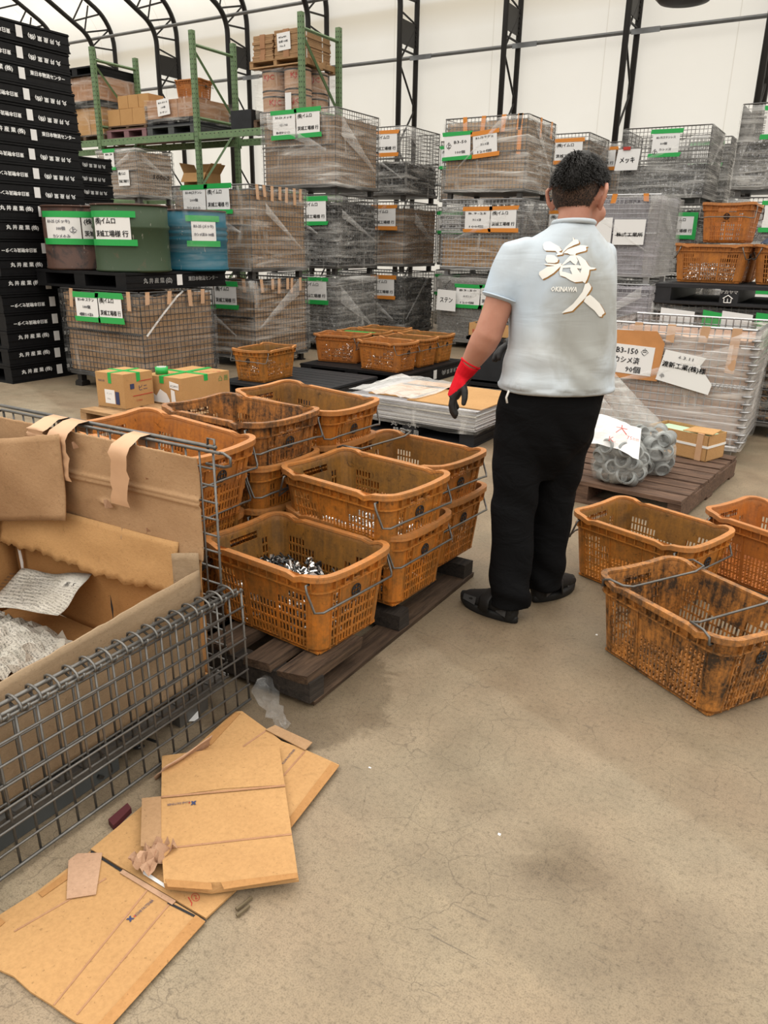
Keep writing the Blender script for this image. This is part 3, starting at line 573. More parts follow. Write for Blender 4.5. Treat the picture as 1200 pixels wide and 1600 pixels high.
def drum_paper(t, r_, a0, a1, z0, z1, lines, tape='tape_green', ext=0.05):
    """curved paper between angles a0..a1 (deg, 0 = +X)"""
    def strip(za, zb, aa, ab, rr, name, mat, par):
        mb = MB(); n = 12
        for i in range(n + 1):
            a = R(aa + (ab - aa) * i / n)
            for z in (za, zb): mb.v.append(Vector((rr * math.cos(a), rr * math.sin(a), z)))
        mb.f = [[2 * i, 2 * i + 2, 2 * i + 3, 2 * i + 1] for i in range(n)]; mb.mi = [0] * n
        return mb.obj(name, mat, par)
    lab = strip(z0, z1, a0, a1, r_ + 0.013, 'paper_label', 'paper', t)
    e = math.degrees(ext / r_)
    strip(z1 - 0.02, z1 + 0.035, a0 - e, a1 + e, r_ + 0.0155, 'tape', tape, t); strip(z0 - 0.035, z0 + 0.02, a0 - e, a1 + e, r_ + 0.0155, 'tape', tape, t)
    tm = {}
    for tx, ink, size, fa, fz, wd in lines:
        l = tm.setdefault(ink, MB()); k0 = len(l.v); write(l, tx, (0, 0, 0), (1, 0, 0), (0, 1, 0), size, wd * (R(a1 - a0) * r_), bold=0.0015)
        for i in range(k0, len(l.v)):
            q = l.v[i]; a = R(a0 + (a1 - a0) * fa) + q.x / r_; l.v[i] = Vector(((r_ + 0.0165) * math.cos(a), (r_ + 0.0165) * math.sin(a), z1 - fz * (z1 - z0) + q.y))
    for ink, l in tm.items(): l.obj('lettering', ink, lab)
d1 = drum('dark brown steel drum at the left end of the black pallet', -6.765, 5.28, 0.335, 0.58, 'drum_brown', ())
drum_paper(d1, 0.335, -96, -36, 0.27, 0.5, [('B3-25 (メッキ)', 'ink_grey', 0.036, 0.08, 0.3, 0.66), ('100個', 'ink_grey', 0.036, 0.35, 0.58, 0.25), ('カシメのみ', 'ink_grey', 0.036, 0.22, 0.88, 0.5), ('㊤', 'ink_grey', 0.07, 0.7, 0.7, 0.2)])
drum_paper(d1, 0.335, -34, -8, 0.27, 0.5, [('(株)', 'ink_black', 0.055, 0.1, 0.33, 0.6), ('茨城', 'ink_black', 0.055, 0.1, 0.8, 0.6)])
d2 = drum('olive green steel drum in the middle of the black pallet', -6.08, 5.33, 0.345, 0.59, 'drum_green', (0.40,))
drum_paper(d2, 0.345, -104, -42, 0.27, 0.5, [('(株)イムロ', 'ink_black', 0.06, 0.06, 0.32, 0.6), ('茨城工場様 行', 'ink_black', 0.06, 0.06, 0.8, 0.88)])
d3 = drum('blue steel drum with ribs, right end of the black pallet', -5.99, 6.06, 0.335, 0.57, 'drum_blue', (0.30, 0.36, 0.42))
drum_paper(d3, 0.335, -48, -6, 0.27, 0.49, [('B3-25 (メッキ)', 'ink_grey', 0.036, 0.08, 0.35, 0.8), ('カシメ済み 100個', 'ink_grey', 0.034, 0.08, 0.7, 0.8)])
mb = MB(); mb.lathe([(0.352, 0.02), (0.356, 0.2), (0.35, 0.4), (0.354, 0.57)], n=40); mb.obj('stretch_film', 'film_clear', d3, True)
# Y stack
t = crate('cardboard-lined mesh crate on the floor behind the drums, torn film at its corner', -5.82, 6.76, 0, card=(0.13, 0.95), film='film', wire='wire_dark', cardmat='cardboard_old')
two_papers(t, 1.15, 1.0, 0.25, 0.93, 'tape_green', HW('B3-40', '200個', 'カシメ'), w=0.33, h=0.26); tabs(t, 'R', 1.15, 1.0, 0.985, (0.1, 0.3, 0.42, 0.58, 0.66, 0.82), l=0.14); tabs(t, 'F', 1.15, 1.0, 0.985, (1.0,))
t = crate('cardboard-lined mesh crate stacked behind the blue drum, kraft tape tabs along top', -5.82, 6.76, P1, card=(0.13, 0.94), film='film', wire='wire_steel', cardmat='cardboard_old')
two_papers(t, 1.15, 1.0, 0.2, 0.97, 'tape_green', HW('B3-40(ステンレ', '200個', 'カシメのみ'), w=0.34, h=0.27); tabs(t, 'R', 1.15, 1.0, 0.985, (0.08, 0.2, 0.34, 0.48, 0.6, 0.74, 0.86), l=0.15)
# S1, S2, S3 stacks
L_ = [('film-wrapped crate of dark steel at the bottom, green-taped paper, behind orange baskets', 'steel_dark', 0.9, None, 'film_heavy', 'tape_green'),
      ('mesh crate of dark steel in the second tier, directly under the tallest wrapped crate', 'steel_dark', 0.88, None, 'film', 'tape_green'),
      ('heavily wrapped top crate with two green-taped papers, in front of the striped drums', None, 0, (0.13, 0.9), 'film_heavy', 'tape_green')]
for k, (lb, hp, hz, cd, fl, tp_) in enumerate(L_):
    t = crate(lb, -5.90, 8.5, P1 * k, card=cd, heap=(hp, 0.13, hz) if hp else None, film=fl, cardmat='cardboard_old')
    if k == 2: two_papers(t, 1.15, 1.0, 0.2, 0.97, tp_, HW('B3-50 メッキ', '50個カシメのみ', 'BENG'), w=0.36, h=0.29)
    else: two_papers(t, 1.15, 1.0, 0.62, 0.93, tp_, None, w=0.4, h=0.3)
L_ = [('crate of dark steel on the floor with orange-taped paper, behind the group of baskets', 'steel_dark', 0.88, None, 'film', 'tape_orange'),
      ('cardboard-lined mesh crate in the second tier with orange-taped paper on its left face', None, 0, (0.13, 0.9), 'film', 'tape_orange'),
      ('top mesh crate half full of dark steel, orange-taped paper, right of the wrapped crate', 'steel_dark', 0.52, None, 'film', 'tape_orange')]
for k, (lb, hp, hz, cd, fl, tp_) in enumerate(L_):
    t = crate(lb, -5.88, 10.22, P1 * k, card=cd, heap=(hp, 0.13, hz) if hp else None, film=fl, cardmat='cardboard_old')
    paper(t, 'F', 1.15, 1, 0.62, 0.92, 0.4, 0.3, tp_, IM())
L_ = [('film-wrapped floor crate with a small white board hung on its left corner', 'steel_dark', 0.9, None, 'film_grey', 'tape_green', 'wire_steel'),
      ('bright galvanised mesh crate with two orange-taped papers above a cardboard carton', None, 0, (0.13, 0.5), 'film', 'tape_orange', 'wire_bright'),
      ('top crate with a green-taped and an orange-taped paper, left of the person\'s head', None, 0, (0.13, 0.94), 'film_heavy', 'tape_green', 'wire_steel')]
for k, (lb, hp, hz, cd, fl, tp_, wr) in enumerate(L_):
    t = crate(lb, -3.98, 9.97, P1 * k, card=cd, heap=(hp, 0.13, hz) if hp else None, film=fl, cardmat='cardboard', wire=wr)
    if k == 2:
        paper(t, 'F', 1.15, 1, 0.0, 0.80, 0.38, 0.3, 'tape_green', [('㊤', 0.1, 0.06, 0.6, 'ink_black', 0.22), ('B3-50', 0.05, 0.36, 0.4, 'ink_grey', 0.5), ('100個', 0.04, 0.4, 0.8, 'ink_grey', 0.4)], 0.03)
        paper(t, 'F', 1.15, 1, 0.41, 0.79, 0.34, 0.28, 'tape_orange', HW('B1-75ラチェ', 'カシメ済', '120個'), 0.09); tabs(t, 'F', 1.15, 1, 0.99, (0.25, 0.52, 0.8, 1.02), 'tape_orange', 0.2, 0.06); tabs(t, 'R', 1.15, 1, 0.99, (0.4, 0.8), 'tape_orange', 0.2, 0.06)
        tabs(t, 'F', 1.15, 1, 0.99, (1.03,), 'tape_orange', 0.5, 0.055)
    elif k == 1: two_papers(t, 1.15, 1, 0.36, 0.87, tp_, HW('B.9-25', 'カシメ済', '100個'), w=0.36, h=0.28)
    else:
        two_papers(t, 1.15, 1, 0.28, 0.86, tp_, HW('B3-50', '㊤カシメ', '120個'), w=0.36, h=0.28)
        b = thing('hanging_board', 'small white board with ステン hung on the wrapped floor crate', 'sign', (-3.98 - 1.15 + 0.01, 9.97 - 0.10, 0.52), 0)
        p = MB(); p.sheet([(0, 0), (0.30, -0.01), (0.30, 0.27), (0.01, 0.28)], (0, 0, 0), (1, 0, 0), (0, 0, 1), 0.004); pl = p.obj('board', 'paper', b)
        l = MB(); write(l, 'ステン', (0.05, -0.0055, 0.11), (1, 0, 0), (0, 0, 1), 0.085, 0.2, bold=0.002); l.obj('lettering', 'ink_black', pl)
        p = MB(); p.tube([(0.15, 0, 0.26), (0.13, 0, 0.33), (0.16, 0.03, 0.38), (0.17, 0.075, 0.4)], 0.004, 6); p.obj('hook_wire', 'wire_dark', b)
# deeper stacks, of which edges and corners show
for (u, v, lb, cd, hp, tp_, sx) in ((-5.1, 12.0, 'crate with green-taped paper glimpsed between two stacks left of the person', (0.13, 0.9), None, 'tape_green', 0.02),
                                (-3.79, 11.9, 'wrapped crate with orange-taped paper behind the person\'s head', (0.13, 0.9), None, 'tape_orange', 0.66),
                                (-3.60, 13.1, 'crate with bitten film edge between the head and the メッキ board', (0.13, 0.9), None, 'tape_orange', 0.62),
                                (-2.04, 13.1, 'crate with green-taped paper behind the right end of the メッキ crate', None, 'steel_dark', 'tape_green', 0.62)):
    for k, tier in enumerate(('lowest', 'middle', 'top')):
        t = crate('%s, %s tier' % (lb, tier), u, v, P1 * k, card=cd, heap=(hp, 0.13, 0.88) if hp else None, film='film_grey' if k != 2 else 'film_heavy', cardmat='cardboard_old')
        paper(t, 'F', 1.15, 1, sx, 0.9, 0.42, 0.3, tp_, IM())
# right-hand stacks
for k, tier in enumerate(('lowest', 'middle', 'top')):
    t = crate(['wrapped crate at the foot of the メッキ stack behind the right baskets', 'crate with paper framed in green tape beside the two stacked orange baskets', 'top mesh crate of bright steel with メッキ board on its left corner'][k], -2.10, 11.79, P1 * k, heap=('steel_bright' if k == 2 else 'steel_dark', 0.13, 0.5 if k == 2 else 0.9), film='film_heavy' if k != 1 else 'film', wire='wire_steel')
    if k == 2:
        paper(t, 'F', 1.15, 1, 0.40, 0.93, 0.36, 0.3, 'tape_green', [('B2-75ステンレス', 0.034, 0.14, 0.3, 'ink_grey', 0.7), ('60個', 0.034, 0.3, 0.55, 'ink_grey', 0.25), ('カシメ済', 0.034, 0.28, 0.8, 'ink_grey', 0.45), ('㊤', 0.09, 0.02, 0.98, 'ink_black', 0.22)])
        b = thing('hanging_board', 'white board with メッキ clipped to the left corner of a top crate', 'sign', (-2.10 - 1.15 - 0.07, 11.79 - 0.09, P2 + 0.45), 0)
        p = MB(); p.sheet([(0, 0), (0.32, 0.0), (0.34, 0.27), (0.03, 0.27)], (0, 0, 0), (1, 0, 0), (0, 0, 1), 0.004); pl = p.obj('board', 'paper', b)
        l = MB(); write(l, 'メッキ', (0.06, -0.0055, 0.1), (1, 0, 0), (0, 0, 1), 0.085, 0.21, bold=0.003); l.obj('lettering', 'ink_black', pl)
        p = MB(); p.sheet([(0.1, 0.26), (0.2, 0.26), (0.2, 0.3), (0.1, 0.3)], (0, -0.006, 0), (1, 0, 0), (0, 0, 1), 0.012); p.obj('clip', 'ink_red', b)
        p = MB(); p.bar((0.15, 0, 0.29), (0.15, 0.09, 0.33), 0.004); p.obj('hook_wire', 'wire_dark', b)
    elif k == 1: paper(t, 'F', 1.15, 1, 0.74, 0.86, 0.36, 0.3, 'tape_green', IM())
    if k == 1:
        p = MB()
        for a, b in ((0.70, 0.75), (1.09, 1.14)): p.sheet([(a, 0.53), (b, 0.53), (b, 0.88), (a, 0.88)], (-1.15, -0.04, 0), (1, 0, 0), (0, 0, 1), 0.001)
        p.obj('tape', 'tape_green', t)
for k in range(2):
    t = crate(['pale wrapped crate on the floor right of the person\'s shoulder', 'lilac-wrapped crate with a blank white paper, right of the person\'s neck'][k], -2.13, 9.51, P1 * k, card=(0.13, 0.9), film='film_lilac', wire='wire_bright', cardmat='sheet_grey')
    if k == 1:
        paper(t, 'F', 1.15, 1, 0.66, 0.72, 0.36, 0.28, None, [('株式工業所', 0.05, 0.1, 0.66, 'ink_black', 0.85), ('―――――', 0.05, 0.06, 0.68, 'ink_black', 0.9)]); paper(t, 'F', 1.15, 1, 0.36, 0.74, 0.28, 0.3, None, []); tabs(t, 'F', 1.15, 1, 0.99, (0.6, 0.95), 'tape_orange', 0.1, 0.06)
        link('stretch_film', film_mesh(0.06, 0.98, 0.12, 0.98, 'film_grey', 0.05), t, (0.0, 0.01, 0))
for k in range(3):
    t = crate(['wrapped crate on the floor at the right edge, behind the stacked baskets', 'wrapped crate in the second tier at the right edge above the navy bundle', 'topmost wrapped crate of bright steel at the right picture edge'][k], -0.39, 10.38, P1 * k, heap=('steel_bright', 0.13, 0.6 if k == 2 else 0.9), film='film_heavy')
    paper(t, 'F', 1.15, 1, 0.26 if k == 2 else 0.4, 0.93, 0.4, 0.3, 'tape_green', [('㊄', 0.1, 0.25, 0.6, 'ink_grey', 0.3)])
# T stack below the rack, left
for k in range(3):
    z = [0, 0.70, 1.38][k]
    t = crate(['film-wrapped crate at the bottom of the stack in front of the rack', 'film-wrapped low crate under the crate marked 10000', 'wrapped crate with 10000 written on its side, under the rack shelf'][k], -10.40, 9.35, [0, 0.98, 1.955][k] if k < 2 else 1.955, 0.92, 0.78, 0.985 if k == 0 else 0.87 if k == 1 else 0.82, card=(0.13, 0.78 if k else 0.9), film='film_heavy' if k != 1 else 'film_heavy', cardmat='cardboard_old')
    if k == 2:
        paper(t, 'F', 0.92, 0.78, 0.2, 0.80, 0.24, 0.27, 'tape_green', HW('B3', '50個', 'ステン')); paper(t, 'F', 0.92, 0.78, 0.5, 0.5, 0.26, 0.24, None, IM())
        l = MB(); write(l, '10000', (0.03, 0.28, 0.38), (0, 1, 0), (0.1, 0.1, 1), 0.1, 0.38, bold=0.002); l.obj('lettering', 'ink_black', t)
    if k == 1:
        p = MB()
        for y in (0.0, 0.36, 0.68): p.box((-0.92, y, 0.90), (0, y + 0.09, 0.97))
        p.obj('wood_bearer', 'wood_old', t)
# ------------------------------------------------------------------ pallet rack and its loads
rk = thing('pallet_rack', 'green steel pallet rack with punched posts along the back', 'rack')
PV0, PV1, PZ = 10.6, 11.6, 4.65
def punched(a, b, wx, wy, name='post'):
    mb = MB(); mb.box(a, b)
    return mb
for u in (-12.7, -10.23, -7.98, -15.1):
    for v in (PV0, PV1):
        mb = MB(); mb.box((u - 0.04, v - 0.04, 0), (u + 0.04, v + 0.04, PZ)); mb.box((u - 0.08, v - 0.08, 0), (u + 0.08, v + 0.08, 0.012))
        for k in range(60):
            z = 0.3 + k * 0.0725
            for dx in (-0.02, 0.02): mb.box((u + dx - 0.006, v - 0.0415, z), (u + dx + 0.006, v - 0.0395, z + 0.022), 1)
        for k in range(60):
            z = 0.3 + k * 0.0725; mb.box((u + 0.0395, v - 0.008, z), (u + 0.0415, v + 0.008, z + 0.022), 1)
        mb.obj('post', ['rack_green', 'steel_black'], rk)
    for z0, z1 in ((4.45, 4.45), (3.36, 3.36), (2.2, 2.2), (1.1, 1.1), (4.40, 3.40), (2.25, 3.30), (2.15, 1.15), (0.2, 1.05)):
        mb = MB(); mb.bar((u, PV0, z0), (u, PV1, z1), 0.026, 4); mb.obj('brace', 'rack_green', rk)
for v in (PV0 - 0.02, PV1 + 0.02):
    for z in (3.08, 2.12):
        for a, b in ((-15.1, -12.7), (-12.7, -10.23), (-10.23, -7.98)):
            mb = MB(); mb.box((a + 0.05, v - 0.025, z - 0.06), (b - 0.05, v + 0.025, z + 0.05)); mb.box((a + 0.045, v - 0.035, z - 0.1), (a + 0.06, v + 0.03, z + 0.08))
            if z > 3:
                for k in range(22): x_ = a + 0.15 + k * (b - a - 0.3) / 21; mb.box((x_ - 0.012, v - 0.0265, z + 0.01), (x_ + 0.012, v - 0.0245, z + 0.022), 1)
            mb.obj('beam', ['rack_green', 'steel_black'], rk)
SH = 3.137
def wood_pallet(label, u, v, z, W_, D_, H_=0.13, along='x', mats=('wood_old', 'wood_old'), n=7, rz=0.0, wear=0.004, gap=0.25, bearer_mat=None, group=None):
    """origin at right front bottom corner; deck boards run along x or y"""
    t = thing('wooden_pallet', label, 'pallet', (u, v, z), rz, group); dt = 0.022; bt = H_ - 2 * dt
    L = D_ if along == 'x' else W_; p = L / (n - gap); w = p * (1 - gap)
    for k in range(n):
        a = k * p; mb = MB(); e0, e1 = random.uniform(0, .012), random.uniform(0, .012)
        if along == 'x': mb.box((-W_ + e0, a, H_ - dt), (-e1, a + w, H_), jit=wear)
        else: mb.box((-a - w, e0, H_ - dt), (-a, D_ - e1, H_), jit=wear)
        mb.obj('deck_board', mats[0], t)
    for k in range(3):
        mb = MB(); q = 0.035
        if along == 'x': c = -W_ + q + k * (W_ - 2 * q) / 2; mb.box((c - q, 0.004, dt), (c + q, D_ - 0.004, H_ - dt), jit=wear)
        else: c = q + k * (D_ - 2 * q) / 2; mb.box((-W_ + 0.004, c - q, dt), (-0.004, c + q, H_ - dt), jit=wear)
        mb.obj('stringer', bearer_mat or mats[1], t)
    for k in range(3):
        a = k * (L - w) / 2; mb = MB()
        if along == 'x': mb.box((-W_, a, 0), (0, a + w, dt), jit=wear)
        else: mb.box((-a - w, 0, 0), (-a, D_, dt), jit=wear)
        mb.obj('bottom_board', mats[1], t)
    return t
def carton(label, u, v, z, W_, D_, H_, mat='cardboard', rz=0.0, group=None, tape=None, sag=0.003):
    t = thing('cardboard_box', label, 'box', (u, v, z), rz, group)
    mb = MB(); mb.box((-W_, 0, 0), (0, D_, H_), jit=sag); b = mb.obj('carton', mat, t)
    mb = MB(); mb.box((-W_ + 0.01, D_ / 2 - 0.0015, H_ + 0.0005), (-0.01, D_ / 2 + 0.0015, H_ + 0.002)); mb.obj('flap_seam', 'ink_black', t)
    if tape:
        mb = MB(); mb.box((-W_ - 0.002, D_ / 2 - 0.03, H_ - 0.08), (0.002, D_ / 2 + 0.03, H_ + 0.003)); mb.obj('tape', tape, t)
    return t
# left load: cartons and pallets
wood_pallet('wooden pallet at the bottom of the left rack load', -12.76, 10.75, SH, 1.15, 0.95, 0.12, n=6)
g = 'cartons of the left rack load'
for k in range(3): carton('tall carton of the lower layer on the left rack load, %s' % ('right-hand one', 'middle one', 'left-hand one')[k], -12.80 - 0.37 * k, 10.78, SH + 0.122, 0.36, 0.9, 0.46, 'cardboard', group=g)
plastic_pallet('dark pallet between the two carton layers of the left rack load', -12.765, 10.74, SH + 0.588, 1.15, 0.95, 0.11)
for k in range(3): carton('reddish wrapped carton of the upper layer on the left rack load, %s' % ('right-hand one', 'middle one', 'left-hand one')[k], -12.78 - 0.37 * k, 10.77, SH + 0.70, 0.365, 0.9, 0.40, 'cardboard_red', group='reddish cartons of the left rack load')
plastic_pallet('black pallet lying on top of the left rack load', -12.765, 10.70, SH + 1.105, 1.2, 0.98, 0.15)
t = thing('film_wrap', 'stretch film hanging around the cartons of the left rack load', 'film', (-12.76, 10.75, SH + 0.1)); link('film_sheet', film_mesh(1.15, 0.95, 0.0, 1.0, 'film', 0.03), t)
# mauve pallet with small cartons
plastic_pallet('mauve plastic pallet on the rack shelf beside the green post', -11.56, 10.68, SH, 1.05, 0.9, 0.15, mat='plastic_mauve')
wood_pallet('thin wooden pallet lying on the mauve plastic pallet', -11.56, 10.70, SH + 0.152, 1.02, 0.88, 0.07, n=6, mats=('wood_old', 'wood_old'))
for k in range(3): carton('tan carton in the lower row above the mauve pallet, %s' % ('right-hand one', 'middle one', 'left-hand one')[k], -11.60 - 0.33 * k, 10.72, SH + 0.225, 0.32, 0.4, 0.27, 'cardboard', group='tan cartons above the mauve pallet')
for k in range(3): carton('tan carton in the upper row above the mauve pallet, %s' % ('right-hand one', 'middle one', 'left-hand one')[k], -11.5 - 0.27 * k, 10.74, SH + 0.50, 0.26, 0.36, 0.21, 'cardboard', group='tan cartons above the mauve pallet')
t = plastic_pallet('grey plastic pallet on the rack shelf left of the middle post', -10.33, 10.66, SH, 1.18, 0.95, 0.15, mat='plastic_grey')
plastic_pallet('dark plastic pallet stacked on the grey one on the rack shelf', -10.35, 10.68, SH + 0.152, 1.16, 0.93, 0.12, mat='plastic_dark')
for k in range(3): carton('brown wrapped carton with white slip above the grey pallet, %s' % ('right-hand one', 'middle one', 'left-hand one')[k], -10.38 - 0.38 * k, 10.70, SH + 0.275, 0.37, 0.88, 0.29, 'cardboard_red', group='brown cartons above the grey pallet')
t = thing('film_wrap', 'stretch film around the brown cartons above the grey pallet', 'film', (-10.36, 10.69, SH + 0.2)); link('film_sheet', film_mesh(1.16, 0.92, 0.0, 0.38, 'film', 0.025), t)
paper(t, 'F', 1.16, 0.92, 0.3, 0.36, 0.3, 0.26, None, HW('B3-50 5', '100個', 'ステン'), 0.08)
carton('dark carton at the shelf end behind the wrapped crate', -9.12, 10.72, SH, 0.45, 0.7, 0.30, 'plastic_dark')
# fibre drums with folded cartons on top
fb_z = SH + 0.13
wood_pallet('wooden pallet under the wrapped fibre drums on the rack', -8.05, 10.68, SH, 1.0, 0.98, 0.125, n=6)
g = 'fibre drums on the rack'; fd = None
dm = MB(); rr, hh = 0.215, 0.355
dm.lathe([(0, 0), (rr, 0), (rr, hh), (0, hh)], n=28); dmesh = dm.mesh('drum_body', 'cardboard_drum', False)
hp = MB()
for z in (0.03, hh - 0.05): hp.lathe([(rr + 0.001, z), (rr + 0.005, z + 0.004), (rr + 0.005, z + 0.02), (rr + 0.001, z + 0.024)], n=28)
hmesh = hp.mesh('hoop', 'steel_black')
tx = MB(); write(tx, 'KJC', (0, 0, 0), (1, 0, 0), (0, 1, 0), 0.1, 0.2, bold=0.002)
for i, q in enumerate(tx.v):
    a = R(-90) + (q.x - 0.05) / rr; tx.v[i] = Vector(((rr + 0.004) * math.cos(a), (rr + 0.004) * math.sin(a), 0.2 + q.y))
tmesh = tx.mesh('lettering', 'ink_red')
for lv in range(2):
    for k in range(2):
        for d in range(2):
            nm = 'striped fibre drum with red print, %s layer, %s row, %s' % (('lower', 'upper')[lv], ('front', 'back')[d], ('right', 'left')[k])
            t = thing('fibre_drum', nm, 'drum', (-8.295 - 0.45 * k, 10.915 + 0.45 * d, fb_z + lv * (hh + 0.004)), random.uniform(-0.5, 0.5), g)
            link('drum_body', dmesh, t); link('hoop', hmesh, t); link('lettering', tmesh, t)
t = thing('film_wrap', 'stretch film around the stack of striped fibre drums', 'film', (-8.07, 10.69, fb_z)); link('film_sheet', film_mesh(0.91, 0.9, 0.0, 0.71, 'film', 0.012), t)
paper(t, 'F', 0.91, 0.9, 0.62, 0.34, 0.12, 0.26, None, [])
wood_pallet('wooden pallet lying on top of the fibre drums', -8.03, 10.66, fb_z + 0.722, 1.04, 1.0, 0.11, n=6, mats=('wood_new', 'wood_new'))
z0 = fb_z + 0.834
def bundle(label, u, v, z, W_, D_, H_, n):
    t = thing('carton_bundle', label, 'cardboard', (u, v, z), 0, 'folded carton bundles above the fibre drums')
    mb = MB()
    for k in range(n): o = random.uniform(-0.012, 0.012); mb.box((-W_ + o, o * .6, H_ * k / n), (o, D_ + o * .6, H_ * (k + 0.86) / n))
    mb.obj('flat_cartons', 'cardboard_old', t); mb = MB(); mb.box((-W_ * 0.62, -0.014, 0), (-W_ * 0.38, D_ + 0.014, H_ + 0.002)); mb.obj('wrap_band', 'cardboard_red', t); return t
bundle('small bundle of flat cartons, lowest of the three at left above the drums', -8.60, 10.68, z0, 0.42, 0.42, 0.075, 5)
bundle('small bundle of flat cartons, middle of the three at left above the drums', -8.61, 10.69, z0 + 0.077, 0.38, 0.42, 0.08, 5)
bundle('bundle of flat cartons on top of the left pile above the drums', -8.60, 10.68, z0 + 0.159, 0.40, 0.42, 0.19, 9)
t = bundle('big bundle of flat cartons with white slip, right pile above the drums', -8.10, 10.68, z0, 0.46, 0.85, 0.38, 17)
paper(t, 'F', 0.46, 0.85, 0.06, 0.33, 0.26, 0.24, None, [('40x40', 0.035, 0.12, 0.3, 'ink_grey', 0.6), ('台紙 60枚', 0.035, 0.12, 0.55, 'ink_grey', 0.7), ('No.5', 0.035, 0.2, 0.8, 'ink_grey', 0.4)], 0.04, off=0.018)
for y in (0.2, 0.62):
    mb = MB(); mb.box((-0.003, y, 0), (0.006, y + 0.02, 0.385)); mb.obj('strap', 'band_white', t)
# open carton on the lower shelf, seen past the middle post
wood_pallet('wooden pallet on the lower rack shelf under the open carton', -10.29, 10.72, 2.175, 1.1, 0.9, 0.12, n=6)
def open_box(label, u, v, z, W_, D_, H_, rz=0.0, mat='cardboard', flaps=((1, 0.6), (1, -0.5), (1, 0.3), (1, 0.9)), th=0.005, fl=None):
    t = thing('cardboard_box', label, 'box', (u, v, z), rz); fl = fl or D_ * 0.45
    mb = MB(); mb.box((-W_, 0, 0), (0, D_, th)); mb.box((-W_, 0, 0), (0, th, H_)); mb.box((-W_, D_ - th, 0), (0, D_, H_)); mb.box((-W_, 0, 0), (-W_ + th, D_, H_)); mb.box((-th, 0, 0), (0, D_, H_)); mb.obj('carton', mat, t)
    for k, (on, a) in enumerate(flaps):
        if not on: continue
        c, s = math.cos(a) * fl, math.sin(a) * fl; p = MB()
        if k == 0: p.sheet([(0, 0), (W_, 0), (W_, 1), (0, 1)], (-W_, 0, H_), (1, 0, 0), (0, -c, s), th)
        if k == 1: p.sheet([(0, 0), (D_, 0), (D_, 1), (0, 1)], (0, 0, H_), (0, 1, 0), (c, 0, s), th)
        if k == 2: p.sheet([(0, 0), (W_, 0), (W_, 1), (0, 1)], (0, D_, H_), (-1, 0, 0), (0, c, s), th)
        if k == 3: p.sheet([(0, 0), (D_, 0), (D_, 1), (0, 1)], (-W_, D_, H_), (0, -1, 0), (-c, 0, s), th)
        p.obj('flap', mat, t)
    return t
open_box('open carton with raised flaps behind the middle rack post', -10.42, 10.95, 2.30, 0.5, 0.42, 0.24, 0.1, flaps=((1, -1.0), (1, 0.9), (1, 1.35), (1, 1.1)))
